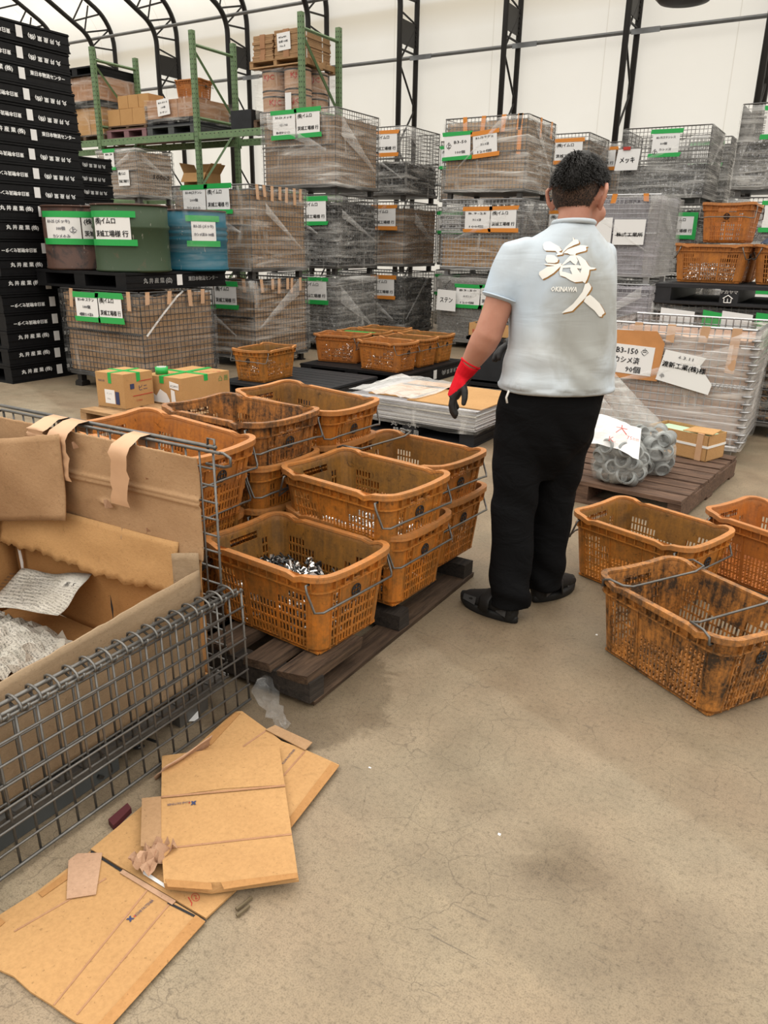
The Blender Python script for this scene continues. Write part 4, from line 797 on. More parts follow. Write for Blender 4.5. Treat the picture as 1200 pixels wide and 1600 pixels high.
# ------------------------------------------------------------------ baskets
BL, BW, BH, bl_, bw_ = 0.552, 0.372, 0.294, 0.49, 0.322
def ring_cols():
    """perimeter columns: (side, frac, slot?)"""
    cols = []; r_ = 0.05
    def straight(side, half, blocks, per, pitch, slot):
        xs = []; wb = per * pitch; tot = blocks * wb; gapb = (2 * half - tot) / (blocks + 1); x = -half
        for b in range(blocks):
            x += gapb
            for k in range(per): xs.append((x + (pitch - slot) / 2, x + (pitch + slot) / 2, b, k)); x += pitch
        return xs
    return straight
def basket_mesh():
    mb = MB(); r_ = 0.055; segs = []
    hx, hy = BL / 2 - r_, BW / 2 - r_
    strt = ring_cols()
    pts = []                                        # each: (fx, fy, nx, ny, tagslot, side, block, k)   start of a column cell
    def side(name, half, blocks, per, pitch, slot, f):
        xs = strt(name, half, blocks, per, pitch, slot); last = -half
        pts.append((f(-half), name, None, 0))
        for a, b, bk, k in xs: pts.append((f(a), name, (bk, k), 1)); pts.append((f(b), name, None, 0))
    def corner(cx, cy, a0):
        for k in range(5):
            a = R(a0 + 90 * k / 5); pts.append((((cx, cy), (math.cos(a), math.sin(a))), 'C', None, 0))
    side('F', hx, 3, 8, 0.0172, 0.0106, lambda s: ((s, -hy), (0, -1))); corner(hx, -hy, -90)
    side('R', hy, 2, 7, 0.0172, 0.0106, lambda s: ((hx, s), (1, 0))); corner(hx, hy, 0)
    side('B', hx, 3, 8, 0.0172, 0.0106, lambda s: ((-s, hy), (0, 1))); corner(-hx, hy, 90)
    side('L', hy, 2, 7, 0.0172, 0.0106, lambda s: ((-hx, -s), (-1, 0))); corner(-hx, -hy, 180)
    zs = [0.0, 0.020, 0.048, 0.055, 0.083, 0.090, 0.118, 0.125, 0.153, 0.160, 0.188, 0.195, 0.219, 0.228, 0.256, BH]
    slot_rows = {1: 0, 3: 1, 5: 2, 7: 3, 9: 4, 11: 5}; hole_row = 13
    def pos(p, z, off=0.0):
        (cx, cy), (nx, ny) = p; t = z / BH; kx = (bl_ + (BL - bl_) * t) / BL; ky = (bw_ + (BW - bw_) * t) / BW; r2 = r_ * (0.75 + 0.25 * t)
        e = 0.012 * max(0, 1 - z / 0.018)          # soft bottom edge
        return Vector(((cx + nx * r_) * kx - nx * (e - off), (cy + ny * r_) * ky - ny * (e - off), z))
    n = len(pts); th = 0.004
    keep = {}
    for i in range(n):
        nm, blk, isl = pts[i][1], pts[i][2], pts[i][3]
        for j in range(len(zs) - 1):
            hole = False
            if isl and j in slot_rows:
                rw = slot_rows[j]
                if nm in 'FB': hole = rw <= 3 or (blk[0] != 1 and not (blk[0] == 0 and blk[1] > 4 and rw == 5) and not (blk[0] == 2 and blk[1] < 3 and rw == 5))
                else: hole = rw <= 3 or (rw <= 5 and (blk[0] == 0 and blk[1] < 2 or blk[0] == 1 and blk[1] > 4))
            if nm in 'LR' and j == hole_row:
                s = pts[i][0][0][1]; s2 = pts[(i + 1) % n][0][0][1]
                if abs((s + s2) / 2) < 0.065 and pts[(i + 1) % n][1] == nm: hole = True
            keep[i, j] = not hole
    ins = []
    b0 = len(mb.v)
    for i in range(n):
        for z in zs: mb.v.append(pos(pts[i][0], z))
    for i in range(n):
        for z in zs: mb.v.append(pos(pts[i][0], z, -th))
    m_ = len(zs); o = lambda i, j: (i % n) * m_ + j; q = lambda i, j: n * m_ + (i % n) * m_ + j
    for (i, j), kp in keep.items():
        if kp:
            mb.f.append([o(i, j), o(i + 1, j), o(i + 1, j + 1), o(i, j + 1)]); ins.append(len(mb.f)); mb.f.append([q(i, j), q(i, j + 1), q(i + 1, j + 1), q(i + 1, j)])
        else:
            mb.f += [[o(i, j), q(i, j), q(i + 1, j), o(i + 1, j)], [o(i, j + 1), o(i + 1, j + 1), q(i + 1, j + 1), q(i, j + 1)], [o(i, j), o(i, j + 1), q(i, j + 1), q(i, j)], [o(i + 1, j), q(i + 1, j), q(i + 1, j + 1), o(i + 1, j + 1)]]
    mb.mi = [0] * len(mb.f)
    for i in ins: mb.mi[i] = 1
    # rim: top flange, lower flange, little ribs between
    per = []
    for i in range(n):
        p = pts[i][0]
        if pts[i][1] == 'C' or i % 4 == 0 or pts[i][3] == 0 and pts[i - 1][1] == 'C': per.append(p)
    def dz(p):
        (cx, cy), (nx, ny) = p; x, y = abs(cx + nx * r_), abs(cy + ny * r_); d = math.hypot(max(0, BL / 2 - x), max(0, BW / 2 - y))
        z = 0.010 * max(0, 1 - d / 0.13)
        if abs(ny) > 0.9 and 0.15 < x < 0.185: z -= 0.010
        return z
    def flange(zb, zt, o0, o1, wav):
        k = len(per); b = len(mb.v)
        for p in per:
            w = dz(p) if wav else 0
            for off, z in ((o0, zb), (o1, zb), (o1, zt), (o0, zt)): v = pos(p, BH if wav else (zb + zt) / 2, off); v.z = z + w; mb.v.append(v)
        for i in range(k):
            for c in range(4): mb.f.append([b + i * 4 + c, b + i * 4 + (c + 1) % 4, b + ((i + 1) % k) * 4 + (c + 1) % 4, b + ((i + 1) % k) * 4 + c][::-1]); mb.mi.append(0)
    flange(BH - 0.009, BH, -0.007, 0.016, True); flange(BH - 0.020, BH - 0.008, 0.0115, 0.016, True); flange(0.240, 0.245, -0.001, 0.012, False)
    for i in range(0, n, 5):
        p = pts[i][0]; (cx, cy), (nx, ny) = p; tx_, ty_ = -ny, nx
        a = pos(p, 0.242, 0); b = pos(p, BH - 0.014, 0); w = Vector((tx_, ty_, 0)) * 0.0022; nn = Vector((nx, ny, 0)) * 0.012
        mb.add([a - w, a + w, b + w, b - w, a - w + nn, a + w + nn, b + w + nn, b - w + nn], [(4, 5, 6, 7), (0, 4, 7, 3), (1, 2, 6, 5)])
    # upright ribs on the long sides and beside the corners
    for s in (-hx + 0.004, -0.079, 0.079, hx - 0.004):
        for sy in (-1, 1):
            p = ((s, sy * hy), (0, sy)); a = pos(p, 0.012); b = pos(p, 0.238); w = Vector((0.003, 0, 0)); nn = Vector((0, sy * 0.005, 0)); mb.add([a - w, a + w, b + w, b - w, a - w + nn, a + w + nn, b + w + nn, b - w + nn], [(4, 5, 6, 7), (0, 4, 7, 3), (1, 2, 6, 5)])
    for s in (-hy + 0.004, -0.088, 0.088, hy - 0.004):
        for sx in (-1, 1):
            p = ((sx * hx, s), (sx, 0)); a = pos(p, 0.012); b = pos(p, 0.238); w = Vector((0, 0.003, 0)); nn = Vector((sx * 0.005, 0, 0)); mb.add([a - w, a + w, b + w, b - w, a - w + nn, a + w + nn, b + w + nn, b - w + nn], [(4, 5, 6, 7), (0, 4, 7, 3), (1, 2, 6, 5)])
    # floor lattice
    bx, by = bl_ / 2 - 0.014, bw_ / 2 - 0.014
    for k in range(24): x = -bx + 2 * bx * k / 23; mb.box((x - 0.0055, -by, 0.004), (x + 0.0055, by, 0.009))
    for k in range(9): y = -by + 2 * by * k / 8; mb.box((-bx, y - 0.007, 0.003), (bx, y + 0.007, 0.010))
    return mb, pos, hx, hy
bmb, bpos, bhx, bhy = basket_mesh()
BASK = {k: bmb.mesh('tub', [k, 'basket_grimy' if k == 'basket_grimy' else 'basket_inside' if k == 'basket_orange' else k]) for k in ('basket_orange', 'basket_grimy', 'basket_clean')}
def handle_mesh(state, r_=0.0042):
    x0, y0, z0 = BL / 2 - 0.045, BW / 2 + 0.016, BH - 0.022
    if state == 'down':   pts = [(x0, -y0 + 0.012, z0), (x0, -y0 - 0.004, z0), (x0 + 0.006, -y0 - 0.006, z0 - 0.02), (x0 + 0.034, -y0 - 0.002, z0 - 0.085), (x0 + 0.050, -y0 + 0.022, z0 - 0.088), (x0 + 0.060, -y0 + 0.07, z0 - 0.080)]
    else:                 pts = [(x0, -y0 + 0.012, z0), (x0, -y0 - 0.004, z0), (x0 - 0.002, -y0 - 0.005, z0 + 0.024), (x0 - 0.03, -y0 - 0.002, z0 + 0.036), (x0 - 0.085, -y0 + 0.006, z0 + 0.034), (x0 - 0.088, -y0 + 0.05, z0 + 0.022)]
    full = pts + [(p[0], -p[1], p[2]) for p in pts[::-1]]
    mb = MB(); mb.tube(full, r_, 8); return mb
HD = {s: handle_mesh(s) for s in ('down', 'in')}
HDM = {(s, e): None for s in HD for e in (1, -1)}
for (s, e) in list(HDM):
    mb = MB(); mb.v = [Vector((v.x * e, v.y * e, v.z)) for v in HD[s].v]; mb.f = HD[s].f; mb.mi = HD[s].mi; HDM[s, e] = mb.mesh('wire_handle', 'wire_front', True)
EMB = {}
for e in (1, -1):
    mb = MB(); c = bpos(((e * bhx, 0), (e, 0)), 0.196); up = (bpos(((e * bhx, 0), (e, 0)), 0.24) - c).normalized(); ex = Vector((0, e, 0)); n_ = ex.cross(up); c += n_ * 0.004
    ring = [c + ex * (0.022 * math.cos(2 * math.pi * k / 24)) + up * (0.022 * math.sin(2 * math.pi * k / 24)) for k in range(24)]; mb.tube(ring, 0.0022, 6, closed=True)
    for d in (-0.008, 0.008):
        h = math.sqrt(0.021 ** 2 - d * d); mb.bar(c + ex * d - up * h, c + ex * d + up * h, 0.0024, 4); mb.bar(c + up * d - ex * h, c + up * d + ex * h, 0.0024, 4)
    write(mb, '95.9', c - up * 0.041 - ex * 0.026 + n_ * 0.001, ex, up, 0.013, 0.05, bold=0.0005); EMB[e] = mb.mesh('emblem', 'ink_black')
BASKETS = []
def basket(label, u, v, z, rz=0.0, mat='basket_orange', hs=('down', 'down'), group='orange wire-handled baskets', tilt=(0, 0)):
    t = thing('harvest_basket', label, 'basket', (u, v, z), 0, group); t.rotation_euler = (tilt[0], tilt[1], rz)
    link('tub', BASK[mat], t)
    for e, s in ((1, hs[0]), (-1, hs[1])):
        if s: link('wire_handle', HDM[s, e], t)
        link('emblem', EMB[e], t)
    return t
FIT = None
def fittings(label, u, v, z, lx, ly, h, n, rz=0.0, mats=('dark_fitting', 'bright_fitting'), seed=1):
    rnd = random.Random(seed); mb = MB()
    for k in range(n):
        a = rnd.uniform(0, 6.28); r2 = math.sqrt(rnd.random()); x, y = rnd.uniform(-lx, lx), rnd.uniform(-ly, ly)
        top = h * (0.75 + 0.25 * math.cos(x / lx * 1.3) * math.cos(y / ly * 1.3)); zz_ = rnd.uniform(0.012, top); M = Matrix.Rotation(rnd.uniform(0, 3), 3, 'X') @ Matrix.Rotation(rnd.uniform(0, 3), 3, 'Y'); c = Vector((x, y, zz_)); m_ = 0 if rnd.random() < 0.6 else 1
        kind = rnd.random()
        if kind < 0.45:
            L = rnd.uniform(0.015, 0.03); mb.bar(c - M @ Vector((L, 0, 0)), c + M @ Vector((L, 0, 0)), rnd.uniform(0.003, 0.006), 6, m_)
        elif kind < 0.75:
            mb.tube([c + M @ Vector((0.014 * math.cos(q), 0.014 * math.sin(q), 0)) for q in [i * 0.785 for i in range(8)]], 0.004, 5, m_, closed=True)
        else:
            vs = [c + M @ Vector((sx * 0.014, sy * 0.01, sz * 0.004)) for sx in (-1, 1) for sy in (-1, 1) for sz in (-1, 1)]; mb.add(vs, [(0, 1, 3, 2), (4, 6, 7, 5), (0, 4, 5, 1), (2, 3, 7, 6), (0, 2, 6, 4), (1, 5, 7, 3)], m_)
    o = mb.obj('steel_fittings', list(mats), None, False, (u, v, z), rz); tag(o, label, 'fittings', 'fittings in the baskets', 'stuff'); return o
# front pallet, dark and worn, deck boards along y
t = thing('wooden_pallet', 'dark worn wooden pallet under the basket stacks in the middle', 'pallet', (-1.25, 1.64, 0), 0)
PT = 0.112
for k, (a, w) in enumerate(((0.0, 0.118), (0.15, 0.115), (0.33, 0.12), (0.52, 0.12), (0.70, 0.12), (0.89, 0.11), (1.06, 0.12))):
    mb = MB(); ny = 6
    mb.box((-a - w, 0.0, PT - 0.030), (-a, 0.30 if k == 0 else 1.24, PT), jit=0.008); mb.obj('deck_board', 'wood_old_along', t)
for k, y in enumerate((0.035, 0.60, 1.17)):
    for x0, x1 in (((-1.18, 0.0),)):
        mb = MB(); mb.box((x0, y - 0.036, 0.018), (x1 + 0.004, y + 0.036, PT - 0.026), jit=0.006); mb.obj('stringer', 'wood_black', t)
for a in (0.0, 0.55, 1.06):
    mb = MB(); mb.box((-a - 0.1, 0.02, 0), (-a + 0.006, 1.22, 0.02), jit=0.004); mb.obj('bottom_board', 'wood_old_along' if a == 0 else 'wood_black', t)
BG = 'orange baskets on the dark wooden pallet'
basket('front basket on the dark pallet, nearest the mesh crate, with shiny fittings inside', -1.522, 1.942, PT + 0.001, R(-5.5), 'basket_orange', ('down', 'down'), BG)
basket('lower basket under the middle front stack beside the person\'s legs', -1.50, 2.375, PT + 0.001, R(-4), 'basket_orange', ('down', 'down'), BG)
basket('upper basket of the middle front stack, handles hanging at both ends', -1.495, 2.345, PT + 0.17, R(-9), 'basket_orange', ('down', 'down'), BG, (R(1), R(0)))
basket('lower basket of the rear right stack by the person\'s left leg', -1.53, 2.78, PT + 0.001, R(-5), 'basket_orange', ('down', 'down'), BG)
basket('upper basket of the rear right stack, one handle swung over its top', -1.53, 2.75, PT + 0.168, R(-8), 'basket_orange', ('down', 'in'), BG)
for k, nm in enumerate(('lowest', 'middle', 'top')):
    basket('%s basket of the stack right behind the cardboard-lined crate' % nm, -2.16 + 0.04 * k, 1.905 - 0.018 * k, PT + 0.001 + 0.168 * k, R(2), 'basket_clean' if k == 2 else 'basket_orange', ('down', 'down'), BG, (0, R(5) if k == 2 else 0))
    basket('%s basket of the centre left stack, between the two rear stacks' % nm, -2.09, 2.312 + 0.003 * k, PT + 0.001 + 0.172 * k, R(-4), 'basket_grimy' if k == 2 else 'basket_orange', ('down', 'down'), BG)
    basket('%s basket of the rear left stack, nearest the taped cartons' % nm, -2.07, 2.722 + 0.003 * k, PT + 0.001 + 0.168 * k, R(-3), 'basket_orange', ('down', 'down'), BG, (0, R(3) if k == 2 else 0))
fittings('small shiny steel fittings lying in the front basket', -1.522, 1.942, PT + 0.012, 0.22, 0.14, 0.19, 850, R(-5.5), seed=3)
fittings('steel fittings in the lower basket of the middle front stack', -1.50, 2.375, PT + 0.012, 0.22, 0.14, 0.15, 420, R(-4), seed=4)
fittings('steel fittings in the upper basket of the middle front stack', -1.495, 2.345, PT + 0.183, 0.22, 0.14, 0.09, 320, R(-9), mats=('bright_fitting', 'bright_fitting'), seed=5)
fittings('steel fittings in the lower basket of the rear right stack', -1.53, 2.765, PT + 0.012, 0.22, 0.14, 0.14, 360, R(-5), seed=6)
basket('orange basket on top of the wrapped cartons on the rack shelf', -10.62, 10.98, SH + 0.275 + 0.293, R(4), 'basket_clean', ('down', 'down'))
# baskets standing on the floor at right
RG = 'orange baskets on the floor at right'
basket('grimy basket nearest the viewer at right, both handles folded inward', -0.282, 2.538, 0.001, R(-31.6), 'basket_grimy', ('in', 'in'), RG)
basket('basket on the floor directly right of the person\'s feet', -0.583, 3.204, 0.001, R(-19.5), 'basket_orange', ('down', 'down'), RG)
basket('basket on the floor cut by the right edge, beside the plank pallet', -0.09, 3.536, 0.001, R(-25.4), 'basket_clean', ('down', 'down'), RG)
# ------------------------------------------------------------------ middle distance
t = plastic_pallet('grey-black slatted pallet carrying the single orange basket', -3.95, 5.32, 0, 1.08, 1.08, 0.15, mat='plastic_dark')
basket('single orange basket standing alone on the slatted pallet behind the taped cartons', -4.76, 5.66, 0.153, R(94), 'basket_orange', ('down', 'down'))
fittings('steel fittings filling the single basket', -4.76, 5.66, 0.165, 0.2, 0.13, 0.16, 200, R(94), seed=8)
t = plastic_pallet('black pallet under the group of six baskets', -3.76, 6.64, 0, 1.33, 1.36, 0.15)
st = MB(); st.sheet([(-0.035, -0.048), (0.035, -0.048), (0.035, 0.048), (-0.035, 0.048)], (0.008, 0.62, 0.075), (0, 1, 0), (0, 0, 1), 0.003); st.obj('sticker', 'paper', t)
tx = MB(); write(tx, '丸 井 産 業 (株)', (0.0095, 1.2, 0.09), (0, -1, 0), (0, 0, -1), 0.05, 0.42, bold=0.0016); tx.obj('lettering', 'ink_white', t)
MG = 'orange baskets on the far black pallet'
for i, (u, v, rz_, lb, mt) in enumerate(((-4.82, 7.07, 9, 'front left basket of the group of six on the far black pallet', 'basket_clean'), (-4.11, 6.86, -6, 'front right basket of the group of six, nearest the wrapped sheets', 'basket_clean'), (-4.10, 7.285, -2, 'second basket on the right side of the group of six', 'basket_orange'), (-4.11, 7.70, 0, 'third basket on the right side of the group of six', 'basket_orange'), (-4.80, 7.49, 3, 'basket with a green strip in the group of six', 'basket_orange'), (-4.78, 7.905, 1, 'rear left basket of the group of six', 'basket_orange'))):
    t = basket(lb, u, v, 0.153, R(rz_), mt, ('down', 'down'), MG)
    if i != 4: fittings('steel fittings in the %s' % lb[:48], u, v, 0.165, 0.2, 0.13, 0.2, 170, R(rz_), seed=20 + i)
    else:
        mb = MB(); mb.box((-0.16, -0.19, 0.27), (0.22, -0.14, 0.30)); mb.obj('green_strip', 'tape_green', t)
# dark tub and cardboard tray behind the person's forearm
plastic_pallet('black pallet under the dark plastic tub behind the person\'s arm', -2.1, 6.75, 0, 1.12, 0.9, 0.135)
t = thing('plastic_tub', 'dark grey plastic tub behind the person\'s left forearm', 'tub', (-2.12, 6.80, 0.137)); mb = MB()
mb.box((-1.04, 0, 0), (0, 0.7, 0.02)); mb.box((-1.04, 0, 0), (0, 0.03, 0.42)); mb.box((-1.04, 0.67, 0), (0, 0.7, 0.42)); mb.box((-1.04, 0, 0), (-1.01, 0.7, 0.42)); mb.box((-0.03, 0, 0), (0, 0.7, 0.42)); mb.obj('body', 'plastic_dark', t)
mb = MB(); mb.box((-1.06, -0.02, 0.40), (0.02, 0.035, 0.43)); mb.box((-1.06, 0.665, 0.40), (0.02, 0.72, 0.43)); mb.box((-1.06, -0.02, 0.40), (-1.005, 0.72, 0.43)); mb.box((-0.035, -0.02, 0.40), (0.02, 0.72, 0.43)); mb.obj('rim', 'plastic_dark', t)
t = open_box('shallow open cardboard tray on the dark tub behind the arm', -2.72, 6.82, 0.57, 0.46, 0.42, 0.12, 0.0, flaps=((0, 0), (0, 0), (0, 0), (0, 0)))
l = MB(); write(l, 'No.2', (-0.42, -0.002, 0.03), (1, 0, 0), (0, 0, 1), 0.05, 0.15); l.obj('lettering', 'ink_red', t)
open_box('second cardboard tray with folded flap on the dark tub', -2.18, 6.86, 0.57, 0.44, 0.42, 0.13, 0.0, flaps=((0, 0), (0, 0), (1, 0.9), (0, 0)))
fittings('dark steel parts showing in the shallow cardboard tray', -2.95, 7.03, 0.58, 0.19, 0.17, 0.13, 160, mats=('dark_fitting', 'dark_fitting'), seed=40)
# sheets wrapped in film on a black pallet
t = plastic_pallet('black plastic pallet under the wrapped cardboard sheets', -2.21, 4.93, 0, 1.08, 0.8, 0.13, mat='plastic_dark')
tx = MB(); write(tx, '岡 弊 工 用', (-0.68, -0.006, 0.025), (1, 0, 0), (0, 0, 1), 0.05, 0.22, bold=0.0016); write(tx, '丸 一 サト', (-0.7, -0.006, 0.082), (1, 0, 0), (0, 0, 1), 0.036, 0.24, bold=0.0016); tx.obj('lettering', 'ink_white', t)
t = thing('sheet_stack', 'film-wrapped stack of sheets with cardboard on top, by the person\'s hand', 'sheets', (-2.18, 4.88, 0.132), R(-2))
mb = MB(); W_, D_ = 1.14, 0.86
for k in range(26):
    o = random.uniform(-0.008, 0.008); o2 = random.uniform(-0.008, 0.008); z = k * 0.0056; mb.box((-W_ + o, o2, z), (o, D_ + o2, z + 0.0045), random.choice((0, 0, 1, 1, 2)))
mb.obj('sheets', ['sheet_grey', 'sheet_white', 'paper_dirty'], t)
for (x0, y0, x1, y1, a) in ((-0.62, 0.06, 0.01, 0.56, 0.0), (-1.02, 0.12, -0.6, 0.66, 0.05), (-0.6, 0.56, 0.0, 0.84, -0.02), (-1.0, 0.6, -0.55, 0.85, 0.03)):
    mb = MB(); mb.box((x0, y0, 0.147), (x1, y1, 0.154), rz=a); mb.obj('cardboard_sheet', 'cardboard', t)
link('stretch_film', film_mesh(W_, D_, -0.02, 0.160, 'film', 0.014, 0.05, 0.02), t)
mb = MB(); rnd = random.Random(5); nx, ny = 14, 8
for j in range(ny + 1):
    for i in range(nx + 1):
        x = -1.16 + 0.62 * i / nx; y = 0.05 + 0.82 * j / ny; mb.v.append(Vector((x, y, 0.160 + 0.075 * math.exp(-((x + 0.98) ** 2 / 0.012 + (y - 0.52) ** 2 / 0.05)) + rnd.uniform(0, 0.02))))
for j in range(ny):
    for i in range(nx): mb.f.append([j * (nx + 1) + i, j * (nx + 1) + i + 1, (j + 1) * (nx + 1) + i + 1, (j + 1) * (nx + 1) + i]); mb.mi.append(0)
mb.obj('loose_film', 'film_white', t)
basket('orange basket between the wrapped sheets and the person\'s leg', -1.76, 5.22, 0.001, R(86), 'basket_clean', ('down', 'down'))
# cartons with green tape
wood_pallet('pale wooden pallet under the two green-taped cartons', -4.15, 3.79, 0, 0.95, 1.2, 0.13, n=7, mats=('wood_new', 'wood_new'))
t = thing('cardboard_box', 'smaller green-taped carton with white slip on its front, left of the pair', 'box', (-4.775, 3.975, 0.131), R(2), 'green-taped cartons')
mb = MB(); mb.box((-0.31, 0, 0), (0, 0.30, 0.27), jit=0.003); mb.obj('carton', 'cardboard', t)
mb = MB(); mb.box((-0.315, 0.13, 0.2), (0.003, 0.17, 0.273)); mb.obj('tape', 'tape_green', t); mb = MB(); mb.box((-0.17, -0.003, 0.19), (-0.135, 0.3, 0.2745)); mb.obj('tape', 'tape_green', t)
mb = MB(); mb.sheet([(-0.22, 0.03), (-0.11, 0.03), (-0.11, 0.14), (-0.22, 0.14)], (0, -0.001, 0), (1, 0, 0), (0, 0, 1), 0.002); pl = mb.obj('paper_slip', 'paper', t)
l = MB(); write(l, 'ケンマ', (-0.2, -0.0035, 0.1), (1, 0, 0), (0, 0, 1), 0.02); write(l, '100x', (-0.2, -0.0035, 0.06), (1, 0, 0), (0, 0, 1), 0.02); l.obj('lettering', 'ink_grey', pl)
l = MB(); write(l, '取扱注意', (-0.28, -0.004, 0.2), (1, 0, 0), (0, 0, 1), 0.018); l.box((-0.1, -0.005, 0.03), (-0.06, -0.003, 0.13)); write(l, 'ピニ', (0.004, 0.14, 0.13), (0, 1, 0), (0, 0, 1), 0.05); l.box((0.002, 0.06, 0.15), (0.005, 0.1, 0.19)); l.obj('lettering', 'ink_navy', t)
l = MB(); l.box((0.002, 0.15, 0.20), (0.0045, 0.29, 0.205)); l.box((0.002, 0.08, 0.09), (0.0045, 0.29, 0.095)); write(l, 'CORN', (0.004, 0.11, 0.045), (0, 1, 0), (0, 0, 1), 0.022); l.obj('lettering', 'ink_red', t)
t = thing('cardboard_box', 'larger green-taped carton with K2801 slip, right of the pair', 'box', (-4.525, 4.335, 0.131), R(1), 'green-taped cartons')
W_, D_, H_ = 0.42, 0.57, 0.215
mb = MB(); mb.box((-W_, 0, 0), (0, D_, H_), jit=0.003); mb.obj('carton', 'cardboard', t)
mb = MB(); mb.box((-W_ - 0.003, 0.26, H_ - 0.05), (0.003, 0.305, H_ + 0.003)); mb.obj('tape', 'tape_green', t); mb = MB(); mb.box((-0.24, -0.003, H_ - 0.055), (-0.195, D_, H_ + 0.0045)); mb.obj('tape', 'tape_green', t)
mb = MB(); mb.sheet([(-0.13, 0.13), (-0.03, 0.12), (-0.03, 0.17), (-0.13, 0.185)], (0, -0.001, 0), (1, 0, 0), (0, 0, 1), 0.002); pl = mb.obj('paper_slip', 'paper', t)
l = MB(); write(l, 'K2801', (-0.12, -0.0035, 0.14), (1, 0, 0), (0, 0, 1), 0.025, 0.08); l.obj('lettering', 'ink_black', pl)
mb = MB(); mb.sheet([(-0.38, 0.0), (-0.34, 0.08), (-0.29, 0.05), (-0.24, 0.11), (-0.17, 0.08), (-0.14, 0.03), (-0.14, 0.0)], (0, -0.001, 0), (1, 0, 0), (0, 0, 1), 0.001); mb.sheet([(-0.12, 0.0), (-0.07, 0.0), (-0.08, 0.11), (-0.12, 0.12)], (0, -0.001, 0), (1, 0, 0), (0, 0, 1), 0.001); mb.obj('torn_label', 'paper', t)
l = MB(); write(l, '天地無用', (-0.3, 0.12, H_ + 0.0015), (0.7, 0.7, 0), (-0.7, 0.7, 0), 0.045); write(l, '取扱注意', (-0.12, 0.34, H_ + 0.0015), (0.7, 0.7, 0), (-0.7, 0.7, 0), 0.045); l.obj('lettering', 'ink_red', t)
l = MB(); write(l, '凸', (0.004, 0.43, 0.14), (0, 1, 0), (0, 0, 1), 0.05); write(l, '囲', (0.004, 0.5, 0.14), (0, 1, 0), (0, 0, 1), 0.05); l.obj('print_mark', 'ink_green', t)
p = on_z(253, 584, 0.131 + 0.218)
t = thing('tape_roll', 'green adhesive tape roll lying on the larger carton', 'tape', (p.x, p.y, 0.131 + 0.2205)); mb = MB(); mb.lathe([(0.038, 0), (0.052, 0), (0.052, 0.055), (0.038, 0.055), (0.038, 0)], n=32); mb.obj('tape_coil', 'tape_green', t, True); mb = MB(); mb.lathe([(0.034, 0), (0.0385, 0), (0.0385, 0.056), (0.034, 0.056), (0.034, 0)], n=32); mb.obj('core', 'paper', t)
# ------------------------------------------------------------------ right side
t = crate('wide wrapped mesh crate with orange envelope and torn white slip behind the plank pallet', -0.526, 5.546, 0, 0.98, 0.85, 0.905, card=(0.13, 0.84), film='film_thick', wire='wire_bright', cardmat='cardboard_drum')
paper(t, 'F', 0.98, 0.85, 0.06, 0.76, 0.3, 0.2, None, [('B3-150 ㊂', 0.055, 0.12, 0.3, 'ink_grey', 0.75), ('カシメ済', 0.05, 0.1, 0.62, 'ink_grey', 0.6), ('90個', 0.05, 0.4, 0.93, 'ink_grey', 0.35)], -0.04)
mb = MB(); mb.sheet([(0.02, 0.52), (0.40, 0.52), (0.42, 0.78), (0.36, 0.86), (0.04, 0.85)], (-0.98, -0.031, 0), (1, 0, 0), (0, 0, 1), 0.002); mb.obj('orange_envelope', 'envelope_orange', t)
lab = MB(); lab.sheet([(0, 0), (0.36, -0.05), (0.37, 0.02), (0.27, 0.13), (0.30, 0.19), (0.03, 0.21)], (-0.98 + 0.39, -0.037, 0.535), (1, 0, -0.06), (0.06, 0, 1), 0.002); lb = lab.obj('paper_slip', 'paper', t)
l = MB(); write(l, '渡新工業(株)様', (-0.98 + 0.42, -0.043, 0.635), (1, 0, -0.12), (0.12, 0, 1), 0.042, 0.29, bold=0.0012); write(l, '6.3.11', (-0.98 + 0.52, -0.043, 0.69), (1, 0, -0.12), (0.12, 0, 1), 0.03, 0.1); write(l, '㊥', (-0.98 + 0.41, -0.043, 0.552), (1, 0, -0.1), (0.1, 0, 1), 0.04); l.obj('lettering', 'ink_black', lb)
tabs(t, 'F', 0.98, 0.85, 0.905, (0.2, 0.42, 0.64), 'tape_kraft', 0.1, 0.055); tabs(t, 'F', 0.98, 0.85, 0.905, (0.83,), 'tape_kraft', 0.28, 0.06)
mb = MB()
for k in range(14): z = 0.16 + k * 0.052; mb.tube([(-0.02, -0.03, z), (0.028, -0.034, z + 0.004), (0.034, 0.02, z)], 0.008, 6)
mb.obj('film_folds', 'wire_bright', t, True)
t = crate('crate with wide green tape bands under the black pallet with stacked baskets', -0.31, 6.55, 0, 1.1, 1.05, 0.985, heap=('steel_brown', 0.13, 0.93), film='film', wire='wire_steel')
for s, w, m_ in ((0.06, 0.26, 'paper'), (0.38, 0.14, 'tape_green'), (0.52, 0.22, 'paper'), (0.76, 0.33, 'tape_green')):
    mb = MB(); mb.sheet([(s, 0.70), (s + w, 0.70), (s + w, 0.93), (s, 0.95)], (-1.1, -0.034, 0), (1, 0, 0), (0, 0, 1), 0.002); mb.obj('paper_label' if m_ == 'paper' else 'tape', m_, t)
t = plastic_pallet('dark grey pallet with white house mark under the two-tier baskets', -0.31, 6.50, 0.987, 1.1, 1.1, 0.148, mat='plastic_dark')
tx = MB(); write(tx, 'サカヤマ', (-0.62, -0.006, 0.092), (1, 0, 0), (0, 0, 1), 0.028, 0.13, bold=0.001)
for a, b in (((-0.59, 0.055), (-0.555, 0.08)), ((-0.555, 0.08), (-0.52, 0.055)), ((-0.58, 0.055), (-0.58, 0.025)), ((-0.53, 0.055), (-0.53, 0.025)), ((-0.58, 0.025), (-0.53, 0.025)), ((-0.555, 0.055), (-0.555, 0.025))): tx.bar((a[0], -0.006, a[1]), (b[0], -0.006, b[1]), 0.003)
